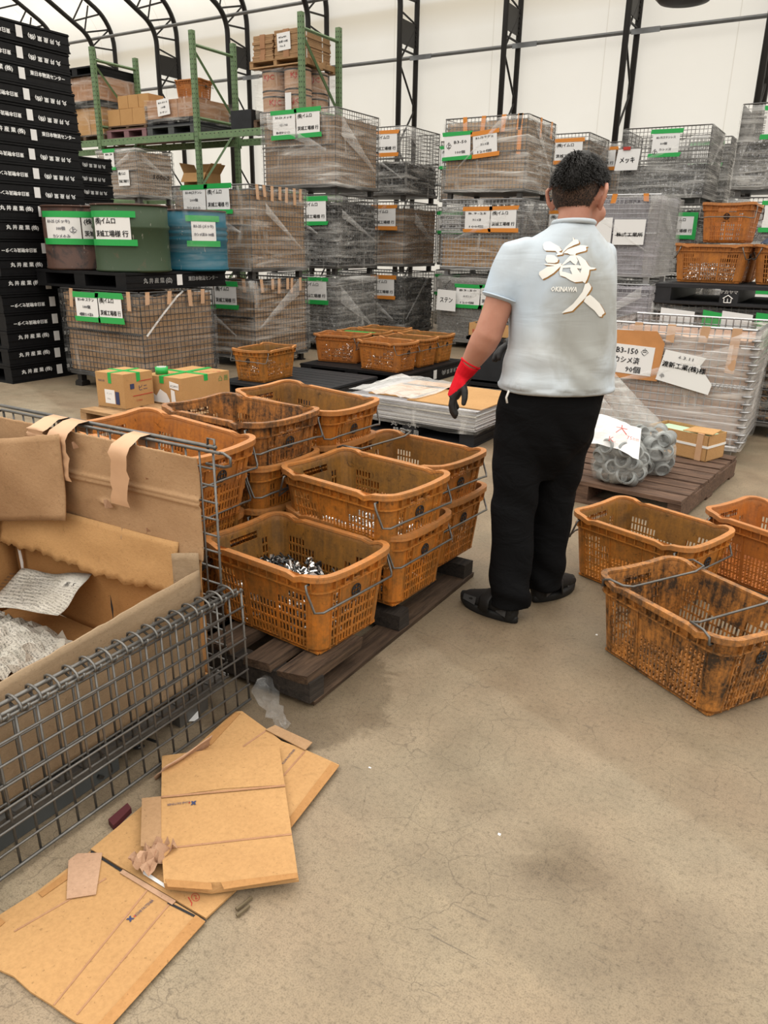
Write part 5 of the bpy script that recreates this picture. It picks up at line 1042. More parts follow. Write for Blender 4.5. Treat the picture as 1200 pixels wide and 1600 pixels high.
tx.obj('lettering', 'ink_white', t)
UG = 'orange baskets on the raised pallet at right'
basket('wide lower basket at the left end of the raised grey pallet', -1.085, 6.99, 1.139, R(0), 'basket_clean', ('down', 'down'), UG)
basket('lower basket cut by the right edge on the raised grey pallet', -0.49, 7.02, 1.139, R(0), 'basket_clean', ('down', 'down'), UG)
basket('basket standing behind the wide lower one on the raised grey pallet', -1.06, 7.40, 1.139, R(0), 'basket_clean', ('down', 'down'), UG)
basket('upper basket standing crosswise on the raised lower baskets', -1.02, 7.14, 1.139 + 0.308, R(-90), 'basket_clean', ('down', 'down'), UG)
fittings('bright fittings in the wide lower basket on the raised pallet', -1.085, 6.99, 1.151, 0.21, 0.13, 0.14, 240, mats=('bright_fitting', 'bright_fitting'), seed=31)
mb = MB(); rnd = random.Random(11); nx, ny = 12, 8
for j in range(ny + 1):
    for i in range(nx + 1):
        x, y = i / nx - 0.5, j / ny - 0.5; mb.v.append(Vector((x * 0.55, y * 0.4, 0.10 * (1 - (2 * x) ** 4) * (1 - (2 * y) ** 4) + rnd.uniform(0, 0.012))))
for j in range(ny):
    for i in range(nx): mb.f.append([j * (nx + 1) + i, j * (nx + 1) + i + 1, (j + 1) * (nx + 1) + i + 1, (j + 1) * (nx + 1) + i]); mb.mi.append(0)
tag(mb.obj('tarp_bundle', 'tarp_navy', None, True, (-0.47, 7.03, 1.44)), 'navy tarpaulin bundle on the raised basket at the right edge', 'tarp')
# plank pallet with bags and carton
t = wood_pallet('brown plank pallet carrying the bags of rings and an open carton', -0.605, 4.08, 0, 1.12, 1.18, 0.13, n=9, gap=0.16, mats=('wood_deck', 'wood_deck'), rz=R(-5.8))
t = open_box('open carton with white band and green foam on the plank pallet', -0.64, 4.985, 0.132, 0.42, 0.22, 0.165, R(-19.7), flaps=((0, 0), (1, 0.0), (0, 0), (0, 0)), fl=0.02)
for ch in list(t.children):
    if ch.name.startswith('flap'): bpy.data.objects.remove(ch)
mb = MB(); mb.sheet([(0, 0), (0.19, 0.015), (0.14, 0.16), (-0.02, 0.13)], (-0.18, 0.0, 0.168), (1, 0, 0.02), (0.2, 1, 0.06), 0.005); mb.obj('flap', 'cardboard', t)
mb = MB(); mb.box((-0.40, 0.02, 0.10), (-0.02, 0.20, 0.148)); mb.obj('foam_sheet', 'foam_green', t)
mb = MB(); mb.box((-0.423, -0.003, 0.085), (0.003, 0.223, 0.10)); mb.obj('band', 'band_white', t)
mb = MB(); mb.box((-0.075, -0.005, 0.0), (-0.035, 0.001, 0.17)); mb.box((-0.075, -0.005, 0.168), (-0.035, 0.05, 0.172)); mb.obj('tape', 'tape_kraft', t)
rm = MB(); rm.lathe([(0.034, -0.032), (0.039, -0.032), (0.039, 0.032), (0.034, 0.032), (0.034, -0.032)], n=22); rm.lathe([(0.0385, 0.018), (0.044, 0.018), (0.044, 0.028), (0.0385, 0.028)], n=22); rmesh = rm.mesh('pipe_ring', 'ring_grey', True)
def bag(label, c, rx, ry, h, top, lean, seed, nring, who):
    rnd = random.Random(seed); t = thing('plastic_bag', label, 'bag', c); n = 28
    prof = [(0.55, 0.0), (0.92, 0.02), (1.02, 0.09), (0.97, 0.17), (0.92, h), (0.86, h + 0.06), (0.72, h + 0.14), (0.5, top * 0.88), (0.25, top)]
    mb = MB()
    for k, (s, z) in enumerate(prof):
        q = max(0, z - h * 0.8)
        for i in range(n):
            a = 2 * math.pi * i / n; w = 1 + rnd.uniform(-0.07, 0.07) * (0.5 + k * 0.12); mb.v.append(Vector((rx * s * w * math.cos(a) + lean[0] * q, ry * s * w * math.sin(a) + lean[1] * q, z + rnd.uniform(-0.006, 0.006) * (k > 0))))
    for k in range(len(prof) - 1):
        for i in range(n): mb.f.append([k * n + i, k * n + (i + 1) % n, (k + 1) * n + (i + 1) % n, (k + 1) * n + i]); mb.mi.append(0)
    mb.f.append(list(range(n))[::-1]); mb.mi.append(0)
    mb.obj('bag_film', 'film_bag', t, True)
    got = []; tries = 0
    while len(got) < nring and tries < 4000:
        tries += 1; a = rnd.uniform(0, 6.283); q = math.sqrt(rnd.random()) * 0.78; p = Vector((rx * q * math.cos(a), ry * q * math.sin(a), rnd.uniform(0.042, h - 0.02)))
        if all((p - g_).length > 0.060 for g_ in got): got.append(p)
    for k, p in enumerate(got):
        o = link('pipe_ring', rmesh, None, Vector(c) + p); o.rotation_euler = (rnd.uniform(0.9, 2.2), rnd.uniform(-0.6, 0.6), rnd.uniform(-0.6, 1.2)); tag(o, 'grey flanged pipe ring inside the %s' % who, 'ring', 'grey pipe rings in the ' + who)
    return t
b1 = bag('clear bag of grey rings with a written paper, next to the person', (-1.0, 4.27, 0.133), 0.155, 0.15, 0.235, 0.56, (-0.75, -0.2), 3, 34, 'front clear bag')
b2 = bag('second clear bag of grey rings between the first bag and the carton', (-0.89, 4.56, 0.133), 0.135, 0.15, 0.25, 0.66, (-0.80, -0.35), 9, 30, 'rear clear bag')
mb = MB(); rnd = random.Random(4); nx, ny = 10, 6
for j in range(ny + 1):
    for i in range(nx + 1):
        x, y = i / nx, j / ny; mb.v.append(Vector((-0.16 + 0.30 * x - 0.04 * y, -0.155 + 0.16 * y + 0.02 * math.sin(x * 5), 0.235 + 0.13 * y - 0.05 * x * x + rnd.uniform(-0.006, 0.006))))
for j in range(ny):
    for i in range(nx): mb.f.append([j * (nx + 1) + i, j * (nx + 1) + i + 1, (j + 1) * (nx + 1) + i + 1, (j + 1) * (nx + 1) + i]); mb.mi.append(0)
o = mb.obj('paper_sheet', 'paper', b1); l = MB()
ex, ey = Vector((0.30, 0, -0.03)).normalized(), Vector((-0.04, 0.16, 0.13)).normalized()
write(l, '大', (-0.02, -0.10, 0.297), ex, ey, 0.07, lift=0.01); write(l, 'K.', (-0.04, -0.15, 0.252), ex, ey, 0.05, lift=0.012); write(l, '75㎜', (0.05, -0.12, 0.267), ex, ey, 0.035, lift=0.016); l.obj('lettering', 'ink_red', o)
# ------------------------------------------------------------------ open mesh crate with cardboard lining, front left
CX0, CX1, CY0, CY1, CZ0, CZM, CZ1 = -2.47, -1.49, 0.40, 1.53, 0.10, 0.405, 0.83
fc = thing('mesh_crate', 'open wire mesh crate lined with old cardboard, front panel folded down, at front left', 'crate', (CX0, CY0, 0))
OX, OY = CX0, CY0
def L3(u, v, z): return Vector((u - OX, v - OY, z))
def grid_panel(p, q, z0, z1, step=0.0535, r_=0.0033, nrm=(0, 0, 0), double_top=True, lean=0.0):
    mb = MB(); p = Vector(p); q = Vector(q); d = q - p; n = max(2, round(d.length / step)); m_ = max(2, round((z1 - z0) / step)); nrm = Vector(nrm)
    for i in range(n + 1):
        a = p + d * (i / n); mb.bar((a.x, a.y, z0), (a.x + nrm.x * lean, a.y + nrm.y * lean, z1 + 0.004), r_ * (1.25 if i in (0, n) else 1), 6)
    for j in range(m_ + 1):
        z = z0 + (z1 - z0) * j / m_; o = nrm * (r_ * 1.9 + lean * j / m_); mb.bar((p.x + o.x, p.y + o.y, z), (q.x + o.x, q.y + o.y, z), r_ * (1.3 if j in (0, m_) else 1), 6)
    return mb
grid_panel(L3(CX0, CY1, 0), L3(CX1, CY1, 0), CZ0, CZ1, nrm=(0, 1, 0)).obj('mesh_panel', 'wire_front', fc, True)
grid_panel(L3(CX0, CY0, 0), L3(CX0, CY1, 0), CZ0, CZ1, nrm=(-1, 0, 0)).obj('mesh_panel', 'wire_front', fc, True)
grid_panel(L3(CX0, CY0, 0), L3(CX1, CY0, 0), CZ0, CZ1, nrm=(0, -1, 0)).obj('mesh_panel', 'wire_front', fc, True)
grid_panel(L3(CX1, CY0, 0), L3(CX1, CY1, 0), CZ0, CZM, nrm=(1, 0, 0)).obj('mesh_panel', 'wire_front', fc, True)
FX = -1.428
grid_panel(L3(FX, CY0 - 0.02, 0), L3(FX, CY1 + 0.03, 0), 0.022, CZM - 0.004, nrm=(1, 0, 0), lean=-0.012).obj('folded_panel', 'wire_front', fc, True)
mb = MB()                                           # hinge: two rods bound by wire coils
mb.bar(L3(CX1 + 0.012, CY0, CZM + 0.004), L3(CX1 + 0.012, CY1 + 0.01, CZM + 0.004), 0.0055, 8); mb.bar(L3(FX - 0.012, CY0, CZM + 0.004), L3(FX - 0.012, CY1 + 0.01, CZM + 0.004), 0.0048, 8)
mb.obj('hinge_rod', 'wire_front', fc, True)
n_ = 22
for i in range(n_ + 1):
    y = CY0 + 0.03 + (CY1 - CY0 - 0.04) * i / n_; xm = (CX1 + FX) / 2; w = (FX - CX1) / 2 + 0.004
    mb = MB(); mb.tube([L3(xm + w * math.cos(t), y + 0.018 * t / 6.28 - 0.009, CZM + 0.002 + 0.019 * math.sin(t)) for t in [k * 6.9 / 14 - 0.3 for k in range(15)]], 0.0034, 6); mb.obj('coil', 'wire_front', fc, True)
mb = MB()                                           # doubled top rim and corner hooks
mb.bar(L3(CX0 - 0.03, CY1 + 0.012, CZ1 + 0.012), L3(CX1 + 0.0, CY1 + 0.012, CZ1 + 0.012), 0.006, 8); mb.bar(L3(CX0, CY1 - 0.006, CZ1 + 0.004), L3(CX1 + 0.03, CY1 - 0.006, CZ1 + 0.004), 0.005, 8)
mb.tube([L3(CX1 - 0.05, CY1 + 0.02, CZ1 - 0.008), L3(CX1 + 0.02, CY1 + 0.02, CZ1 - 0.004), L3(CX1 + 0.05, CY1 + 0.015, CZ1 - 0.012), L3(CX1 + 0.05, CY1 + 0.015, CZ1 - 0.035), L3(CX1 + 0.02, CY1 + 0.02, CZ1 - 0.045), L3(CX1 - 0.05, CY1 + 0.02, CZ1 - 0.045)], 0.0045, 8)
mb.tube([L3(CX1 - 0.03, CY1 + 0.01, CZ1), L3(CX1 - 0.03, CY1 + 0.012, CZ1 + 0.035), L3(CX1 - 0.005, CY1 + 0.012, CZ1 + 0.035), L3(CX1 - 0.005, CY1 + 0.012, CZ1)], 0.004, 6)
mb.obj('top_rim', 'wire_front', fc, True)
mb = MB()
for a in range(18): y = CY0 + (CY1 - CY0) * a / 17; mb.bar(L3(CX0, y, CZ0), L3(CX1, y, CZ0), 0.0033, 4)
for x in (CX0 + 0.04, (CX0 + CX1) / 2, CX1 - 0.04): mb.box(L3(x - 0.025, CY0, CZ0 - 0.035), L3(x + 0.025, CY1, CZ0 - 0.004))
mb.obj('base_frame', 'wire_front', fc)
for x in (CX0 + 0.08, CX1 - 0.08):
    for y in (CY0 + 0.1, CY1 - 0.12): mb = MB(); mb.box(L3(x - 0.05, y - 0.06, 0), L3(x + 0.05, y + 0.06, CZ0 - 0.034)); mb.obj('foot', 'wire_front', fc)
def wavy(o, ex, ey, nu, nv, amp, th=0.005, edge=0.0, seed=1, top=None, bottom=None, dents=(), smooth_amp=None):
    """bent cardboard panel: grid spanned by ex, ey with soft waves, thick; top/bottom give edge offsets"""
    rnd = random.Random(seed); o = Vector(o); ex = Vector(ex); ey = Vector(ey); n = ex.cross(ey).normalized(); mb = MB(); ph = [rnd.uniform(0, 6) for _ in range(6)]
    def P(i, j):
        s, t = i / nu, j / nv; b = bottom(s) if bottom else 0; tp = top(s) if top else 1
        tt = b + (tp - b) * t; w = amp * (math.sin(s * 5 + ph[0]) * math.sin(t * 4 + ph[1]) + 0.6 * math.sin(s * 11 + ph[2]) * math.sin(t * 9 + ph[3]))
        for ds, dt, dr, dd in dents: w += dd * math.exp(-((s - ds) ** 2 + (tt - dt) ** 2) / dr ** 2)
        jz = rnd.uniform(-edge, edge) if j in (0, nv) else 0
        return o + ex * s + ey * (tt + jz) + n * w
    for j in range(nv + 1):
        for i in range(nu + 1): mb.v.append(P(i, j))
    k = len(mb.v); mb.v += [v - n * th for v in mb.v]; W_ = nu + 1
    for j in range(nv):
        for i in range(nu): a = j * W_ + i; mb.f += [[a, a + 1, a + W_ + 1, a + W_], [k + a, k + a + W_, k + a + W_ + 1, k + a + 1]]
    for i in range(nu): mb.f += [[i, k + i, k + i + 1, i + 1], [nv * W_ + i, nv * W_ + i + 1, k + nv * W_ + i + 1, k + nv * W_ + i]]
    for j in range(nv): a = j * W_; mb.f += [[a, a + W_, k + a + W_, k + a], [a + nu, k + a + nu, k + a + W_ + nu, a + W_ + nu]]
    mb.mi = [0] * len(mb.f); return mb
# rear lining, upper sheet with fold lines; torn skirt below; inner wall
up = wavy(L3(-2.45, 1.475, 0.50), (0.93, 0.015, 0), (0, 0, 0.325), 130, 64, 0.006, edge=0.004, seed=2, top=lambda s: 1.0 - 0.02 * s, dents=((0.33, 0.62, 0.02, 0.01), (0.58, 0.35, 0.03, 0.014), (0.62, 0.02, 0.05, 0.012)))
for v in up.v:
    for zf in (0.69, 0.675):
        v.y -= 0.007 * math.exp(-((v.z - zf) / 0.006) ** 2)
    v.y -= 0.006 * math.exp(-((v.x - 0.62) / 0.006) ** 2)
up.obj('rear_lining', 'cardboard_old', fc, True)
wavy(L3(-2.445, 1.425, 0.375), (0.83, 0.03, 0.0), (0, 0.035, 0.165), 60, 8, 0.005, edge=0.0, seed=5, bottom=lambda s: 0.05 * math.sin(s * 7) + 0.025 * math.sin(s * 31) + 0.03 * math.sin(s * 83) + 0.02 * math.sin(s * 171), top=lambda s: 1.0).obj('torn_skirt', 'cardboard', fc, True)
wavy(L3(-2.45, 1.49, 0.115), (0.915, 0.005, 0), (0, 0, 0.40), 24, 16, 0.008, seed=8, dents=((0.6, 0.4, 0.02, 0.02),)).obj('inner_wall', 'cardboard_inner', fc, True)
wavy(L3(-2.44, 1.40, 0.465), (0.385, 0.03, 0.075), (0.01, 0.0, 0.285), 16, 14, 0.005, edge=0.006, seed=9, top=lambda s: 1.02 - 0.02 * s).obj('hanging_flap', 'cardboard_old', fc, True)
wavy(L3(-2.435, 0.42, 0.44), (0, 1.0, 0.025), (0.0, 0, 0.31), 20, 12, 0.006, edge=0.004, seed=12).obj('side_flap', 'cardboard_old', fc, True)
wavy(L3(-2.45, 0.42, 0.115), (0, 1.07, 0), (0, 0, 0.36), 20, 12, 0.008, seed=13).obj('inner_wall', 'cardboard_inner', fc, True)
# front lining, pale outer face, sloping torn top
fl = wavy(L3(-1.522, 0.42, 0.115), (0, 1.05, 0), (0, 0, 0.30), 44, 16, 0.007, edge=0.006, seed=15, top=lambda s: 0.93 + 0.29 * s)
for v in fl.v: v.x -= 0.004 * math.exp(-((v.y - 0.75) / 0.006) ** 2) + 0.004 * math.exp(-((v.y - 0.92) / 0.006) ** 2)
fl.obj('front_lining', 'cardboard_grey', fc, True)
wavy(L3(-1.585, 1.43, 0.40), (0.06, 0.05, 0), (0, 0, 0.13), 6, 6, 0.004, seed=17).obj('corner_flap', 'cardboard_grey', fc, True)
for x_, z_, s_ in ((-2.02, 0.775, 0.03), (-1.90, 0.60, 0.04), (-1.72, 0.56, 0.022), (-1.70, 0.73, 0.014)):
    mb = MB(); o_ = L3(x_, 1.462, z_); mb.add([o_, o_ + Vector((s_, 0.0, 0.3 * s_)), o_ + Vector((s_ * 0.8, -0.012, s_)), o_ + Vector((0.1 * s_, -0.006, 0.8 * s_))], [(0, 1, 2, 3)]); mb.obj('torn_patch', 'cardboard_drum', fc)
mb = MB(); mb.box(L3(-2.45, 0.42, 0.108), L3(-1.53, 1.49, 0.116)); mb.obj('bottom_sheet', 'cardboard_inner', fc)
mb = MB(); mb.sheet([(0, 0), (0.012, 0.03), (0.006, 0.09), (0.014, 0.14), (0.008, 0.2), (-0.006, 0.2), (0.0, 0.1), (-0.008, 0.04)], L3(-2.395, 1.462, 0.16), (1, 0, 0), (0, 0, 1), 0.002); mb.obj('torn_edge', 'paper', fc)
mb = MB(); mb.sheet([(0, 0), (0.006, 0.04), (0.0, 0.09), (-0.004, 0.05)], L3(-1.93, 1.468, 0.2), (1, 0, 0), (0, 0, 1), 0.001); mb.obj('split', 'ink_black', fc)
def strap(x, w, zt, zb, skew, name='tape_strip'):
    mb = MB(); n = 8; pts = [(1.545, zt - 0.03), (1.545, zt), (1.535, zt + 0.014), (1.50, zt + 0.012), (1.455, zt - 0.01)]
    pts += [(1.445 - 0.004 * (k % 2), zt - 0.01 - (zt - zb) * k / n) for k in range(1, n + 1)]
    for i, (y, z) in enumerate(pts):
        for e in (-0.5, 0, 0.5): mb.v.append(L3(x + e * w * (1 + 0.12 * math.sin(i * 1.7)) + skew * i / len(pts), y + 0.004 * abs(e) * math.sin(i), z))
    for i in range(len(pts) - 1):
        for c in range(2): a = i * 3 + c; mb.f.append([a, a + 1, a + 4, a + 3]); mb.mi.append(0)
    mb.obj(name, 'tape_kraft', fc, True)
strap(-2.16, 0.08, 0.835, 0.80, -0.03); strap(-2.07, 0.085, 0.835, 0.68, 0.0); strap(-1.78, 0.075, 0.832, 0.645, -0.025)
# crumpled newsprint inside
def crumple(o, lx, ly, h, seed, nu=20, nv=16):
    rnd = random.Random(seed); mb = MB(); o = Vector(o)
    H_ = [[rnd.uniform(0, 1) ** 2 for _ in range(nu + 1)] for _ in range(nv + 1)]
    for j in range(nv + 1):
        for i in range(nu + 1):
            s, t = i / nu - 0.5, j / nv - 0.5; mb.v.append(o + Vector((s * lx + rnd.uniform(-1, 1) * lx / nu * 0.4, t * ly + rnd.uniform(-1, 1) * ly / nv * 0.4, 0.02 + h * (1 - (2 * s) ** 2) * (1 - (2 * t) ** 2) * 0.8 + H_[j][i] * 0.035)))
    for j in range(nv):
        for i in range(nu): a = j * (nu + 1) + i; mb.f.append([a, a + 1, a + nu + 2, a + nu + 1]); mb.mi.append(0)
    return mb
npn = thing('newspaper', 'crumpled old newspaper lying in the cardboard-lined crate', 'paper', (-2.13, 1.22, 0.118))
crumple((-0.07, -0.08, 0.0), 0.44, 0.44, 0.10, 3, 26, 22).obj('crumpled_sheet', 'newsprint', npn)
s_ = wavy((-0.15, 0.02, 0.13), (0.30, 0.06, 0.03), (-0.06, 0.19, 0.05), 12, 8, 0.008, 0.002, seed=22); s_o = s_.obj('flat_sheet', 'newsprint', npn, True)
l = MB(); ex = Vector((0.30, 0.06, 0.03)).normalized(); ey = Vector((-0.06, 0.19, 0.05)).normalized()
for k in range(9): write(l, '鋼材市況と需給の動き建設資材の値上げ', (-0.145 - 0.006 * k, 0.03 + 0.015 * k, 0.143 + 0.0045 * k), ex, ey, 0.009, 0.22 - 0.01 * (k % 3), lift=0.008)
write(l, '亂 50', (0.04, 0.19, 0.18), ex, ey, 0.026, lift=0.009); l.obj('lettering', 'ink_black', s_o)
# small dark pieces, a grey block and a slip that show through the folded panel under the crate
fittings('small dark pieces lying on the floor under the open mesh crate', -1.72, 1.25, 0.0, 0.2, 0.2, 0.05, 60, mats=('dark_fitting', 'dark_fitting'), seed=51)
mb = MB(); mb.box((-1.66, 0.72, 0.003), (-1.52, 1.12, 0.062)); tag(mb.obj('wood_block', 'plastic_grey', None), 'grey block on the floor under the open mesh crate', 'block')
p = on_z(315, 1108, 0.06); mb = MB(); mb.sheet([(-0.03, 0), (0.05, 0.005), (0.04, 0.05), (-0.025, 0.04)], (p.x - 0.06, p.y - 0.02, 0.002), (0.8, 0.5, 0), (-0.5, 0.8, 0.35), 0.002); tag(mb.obj('paper_slip', 'paper', None), 'small white slip behind the folded mesh panel', 'paper')
# ------------------------------------------------------------------ flattened cartons on the floor
def floor_poly(px, z, zs=None): return [on_z(x, y, (zs[i] if zs else z)) for i, (x, y) in enumerate(px)]
def slab(name, mat, parent, px, z, th=0.005, zs=None, sub=3):
    pts = floor_poly(px, z, zs); o = parent.location if parent else Vector(); bm = bmesh.new(); vs = [bm.verts.new(p - o) for p in pts]; f = bm.faces.new(vs)
    if f.normal.z < 0: f.normal_flip()
    bmesh.ops.triangulate(bm, faces=[f]); r_ = bmesh.ops.solidify(bm, geom=bm.faces[:], thickness=th)
    bmesh.ops.recalc_face_normals(bm, faces=bm.faces[:]); me = bpy.data.meshes.new(name); bm.to_mesh(me); bm.free(); me.materials.append(MATS[mat]); return link(name, me, parent)
def tapeband(parent, a, b, c, d, z, mat='cardboard_inner', name='tape_band'): return slab(name, mat, parent, [a, b, c, d], z, 0.0012)
def creases(parent, lines, z, w=1.3, mat='cardboard_red', name='fold_line'):
    for (x0, y0, x1, y1) in lines:
        dx, dy = x1 - x0, y1 - y0; l_ = math.hypot(dx, dy); nx, ny = -dy / l_ * w, dx / l_ * w
        slab(name, mat, parent, [(x0 + nx, y0 + ny), (x1 + nx, y1 + ny), (x1 - nx, y1 - ny), (x0 - nx, y0 - ny)], z, 0.0006)
def floor_text(parent, tx, p0, p1, z, size, ink, flip=1):
    a = on_z(*p0, z); b = on_z(*p1, z); ex = (b - a); w = ex.length; ex.normalize(); ey = Vector((0, 0, 1)).cross(ex); o = parent.location; l = MB(); write(l, tx, a - o, ex, ey, size, w); return l.obj('lettering', ink, parent)
def logo(parent, p, z, ex, s, ink='ink_navy'):
    a = on_z(*p, z) - parent.location; ex = Vector(ex).normalized(); ey = Vector((0, 0, 1)).cross(ex); mb = MB()
    mb.add([a + ex * (x * s) + ey * (y * s) for x, y in ((0, 0), (0.35, 0), (0.5, 0.25), (0.65, 0), (1, 0), (0.75, 0.5), (1, 1), (0.65, 1), (0.5, 0.75), (0.35, 1), (0, 1), (0.25, 0.5))], [tuple(range(12))]); mb.obj('print_mark', ink, parent)
    mb = MB(); c = a + ex * (1.25 * s) + ey * (0.3 * s); mb.add([c + ex * (0.16 * s * math.cos(t)) + ey * (0.16 * s * math.sin(t)) for t in [k * 0.524 for k in range(12)]], [tuple(range(12))]); mb.obj('print_dot', 'ink_red', parent)
A = thing('flattened_carton', 'largest flattened carton on the floor, lower left, reaching the picture edge', 'cardboard', on_z(150, 1450, 0.0), 0, 'flattened cartons on the floor')
slab('panel', 'cardboard', A, [(-40, 1462), (0, 1432), (60, 1394), (110, 1356), (142, 1332), (232, 1387), (321, 1441), (245, 1524), (166, 1612), (120, 1600), (96, 1584), (80, 1572), (48, 1552), (22, 1528), (-40, 1500)], 0.004)
slab('flap', 'cardboard', A, [(142, 1329), (182, 1296), (236, 1250), (300, 1318), (374, 1388), (322, 1437)], 0.005)
slab('loose_flap', 'cardboard_drum', A, [(107, 1345), (121, 1334), (160, 1333), (150, 1398), (104, 1405)], 0.012, 0.0015)
tapeband(A, (306, 1430), (321, 1440), (166, 1612), (150, 1604), 0.0102); tapeband(A, (-40, 1464), (0, 1434), (8, 1441), (-30, 1474), 0.0102); tapeband(A, (60, 1396), (112, 1357), (120, 1364), (66, 1402), 0.0102); tapeband(A, (192, 1359), (275, 1408), (269, 1414), (187, 1364), 0.0112, 'cardboard_drum')
creases(A, [(232, 1388, 84, 1570), (166, 1372, 22, 1455), (268, 1408, 120, 1585)], 0.0102)
creases(A, [(142, 1330, 192, 1362), (262, 1410, 322, 1440)], 0.0108, 1.8, 'ink_black', 'slot')
floor_text(A, 'KISHII FASTENER', (213, 1432), (241, 1407), 0.0104, 0.011, 'ink_navy'); logo(A, (203, 1441), 0.0104, on_z(241, 1407) - on_z(203, 1441), 0.013)
floor_text(A, 'J②', (298, 1412), (314, 1404), 0.011, 0.03, 'ink_red')
B_ = thing('flattened_carton', 'flattened carton under the top one, pointing right towards the dark pallet', 'cardboard', on_z(430, 1210, 0.0), 0, 'flattened cartons on the floor')
slab('panel', 'cardboard', B_, [(300, 1174), (340, 1138), (366, 1114), (378, 1113), (415, 1140), (440, 1160), (476, 1173), (530, 1197), (500, 1236), (453, 1296), (380, 1330), (300, 1330)], 0.009)
slab('flap', 'cardboard_old', B_, [(415, 1141), (430, 1134), (488, 1161), (477, 1173)], 0.016, 0.003)
tapeband(B_, (518, 1191), (530, 1197), (453, 1296), (449, 1282), 0.0152); tapeband(B_, (304, 1170), (366, 1114), (376, 1114), (330, 1164), 0.0152)
creases(B_, [(415, 1142, 380, 1166), (476, 1174, 440, 1215)], 0.0150)
floor_text(B_, 'KISHII FASTENER', (443, 1194), (462, 1171), 0.0156, 0.010, 'ink_navy')
C_ = thing('flattened_carton', 'flattened carton on top of the pile, with printing upside down and curled lower edge', 'cardboard', on_z(350, 1290, 0.0), 0, 'flattened cartons on the floor')
slab('panel', 'cardboard', C_, [(253, 1180), (345, 1168), (434, 1165), (441, 1172), (444, 1200), (446, 1235)], 0.04, zs=[0.026] * 6)
o_ = C_.location
def cgrid(rows, z):                                  # bent panel through rows of photo points
    mb = MB(); n = len(rows[0])
    for j, row in enumerate(rows):
        for i, (x, y) in enumerate(row): mb.v.append(on_z(x, y, z[j] if not isinstance(z[j], (list, tuple)) else z[j][i]) - o_)
    k = len(mb.v); mb.v += [v - Vector((0, 0, 0.005)) for v in mb.v]
    for j in range(len(rows) - 1):
        for i in range(n - 1): a = j * n + i; mb.f += [[a, a + n, a + n + 1, a + 1], [k + a, k + a + 1, k + a + n + 1, k + a + n]]
    R_ = len(rows) - 1
    for i in range(n - 1): mb.f += [[i, i + 1, k + i + 1, k + i], [R_ * n + i, k + R_ * n + i, k + R_ * n + i + 1, R_ * n + i + 1]]
    for j in range(R_): a = j * n; mb.f += [[a, k + a, k + a + n, a + n], [a + n - 1, a + 2 * n - 1, k + a + 2 * n - 1, k + a + n - 1]]
    mb.mi = [0] * len(mb.f); return mb
for ch in list(C_.children): bpy.data.objects.remove(ch)
cgrid([[(253, 1181), (345, 1169), (436, 1165)], [(252, 1245), (350, 1232), (445, 1226)]], [0.030, 0.034]).obj('panel', 'cardboard', C_)
cgrid([[(252, 1246), (350, 1233), (445, 1227)], [(252, 1326), (354, 1314), (456, 1303)]], [0.034, 0.036]).obj('panel', 'cardboard', C_)
cgrid([[(252, 1327), (354, 1315), (456, 1304)], [(254, 1350), (357, 1343), (461, 1335)], [(256, 1380), (360, 1378), (465, 1364)], [(258, 1387), (330, 1394), (467, 1375)]], [0.036, 0.040, 0.040, [0.022, 0.020, 0.03]]).obj('panel', 'cardboard', C_)
slab('flap', 'cardboard_old', C_, [(222, 1249), (252, 1246), (252, 1326), (220, 1324)], 0.032, 0.004)
tapeband(C_, (258, 1374), (330, 1380), (332, 1391), (262, 1386), 0.041); tapeband(C_, (345, 1379), (464, 1364), (466, 1372), (350, 1390), 0.0412)
creases(C_, [(252, 1245, 446, 1227), (252, 1326, 456, 1303)], 0.0375, 1.4)
floor_text(C_, 'KISHII FASTENER', (297, 1251), (261, 1256), 0.0368, 0.011, 'ink_navy'); logo(C_, (307, 1251), 0.0368, on_z(261, 1256) - on_z(307, 1251), 0.014)
p = on_z(240, 1348, 0.012); crumple((0, 0, 0), 0.07, 0.09, 0.02, 6, 8, 8).obj('crumpled_corner', 'cardboard_drum', C_, loc=(p.x - o_.x, p.y - o_.y, 0.004))
mb = MB(); q = [on_z(x, y, 0.014) for x, y in ((220, 1356), (256, 1380), (262, 1390), (224, 1366))]; mb.add(q, [(0, 1, 2, 3)]); tag(mb.obj('paper_slip', 'paper', None), 'white paper edge sticking out under the top flattened carton', 'paper')
mb = MB(); q = [on_z(x, y, 0.0) for x, y in ((170, 1288), (200, 1262), (206, 1270), (178, 1298))]; mb.add([v + Vector((0, 0, 0.016)) for v in q] + q, [(0, 1, 2, 3), (0, 4, 5, 1), (1, 5, 6, 2), (2, 6, 7, 3), (3, 7, 4, 0)]); tag(mb.obj('card_scrap', 'card_maroon', None), 'dark red card scrap peeping out beside the folded mesh panel', 'scrap')
st_ = thing('cardboard_strip', 'torn cardboard strip leaning left of the top flattened carton', 'cardboard', on_z(240, 1220, 0.0))
wavy((0, 0, 0.003), (0.03, 0.015, 0.05), (0.02, 0.17, 0.0), 5, 8, 0.004, 0.003, edge=0.03, seed=33).obj('strip', 'cardboard_drum', st_, True)
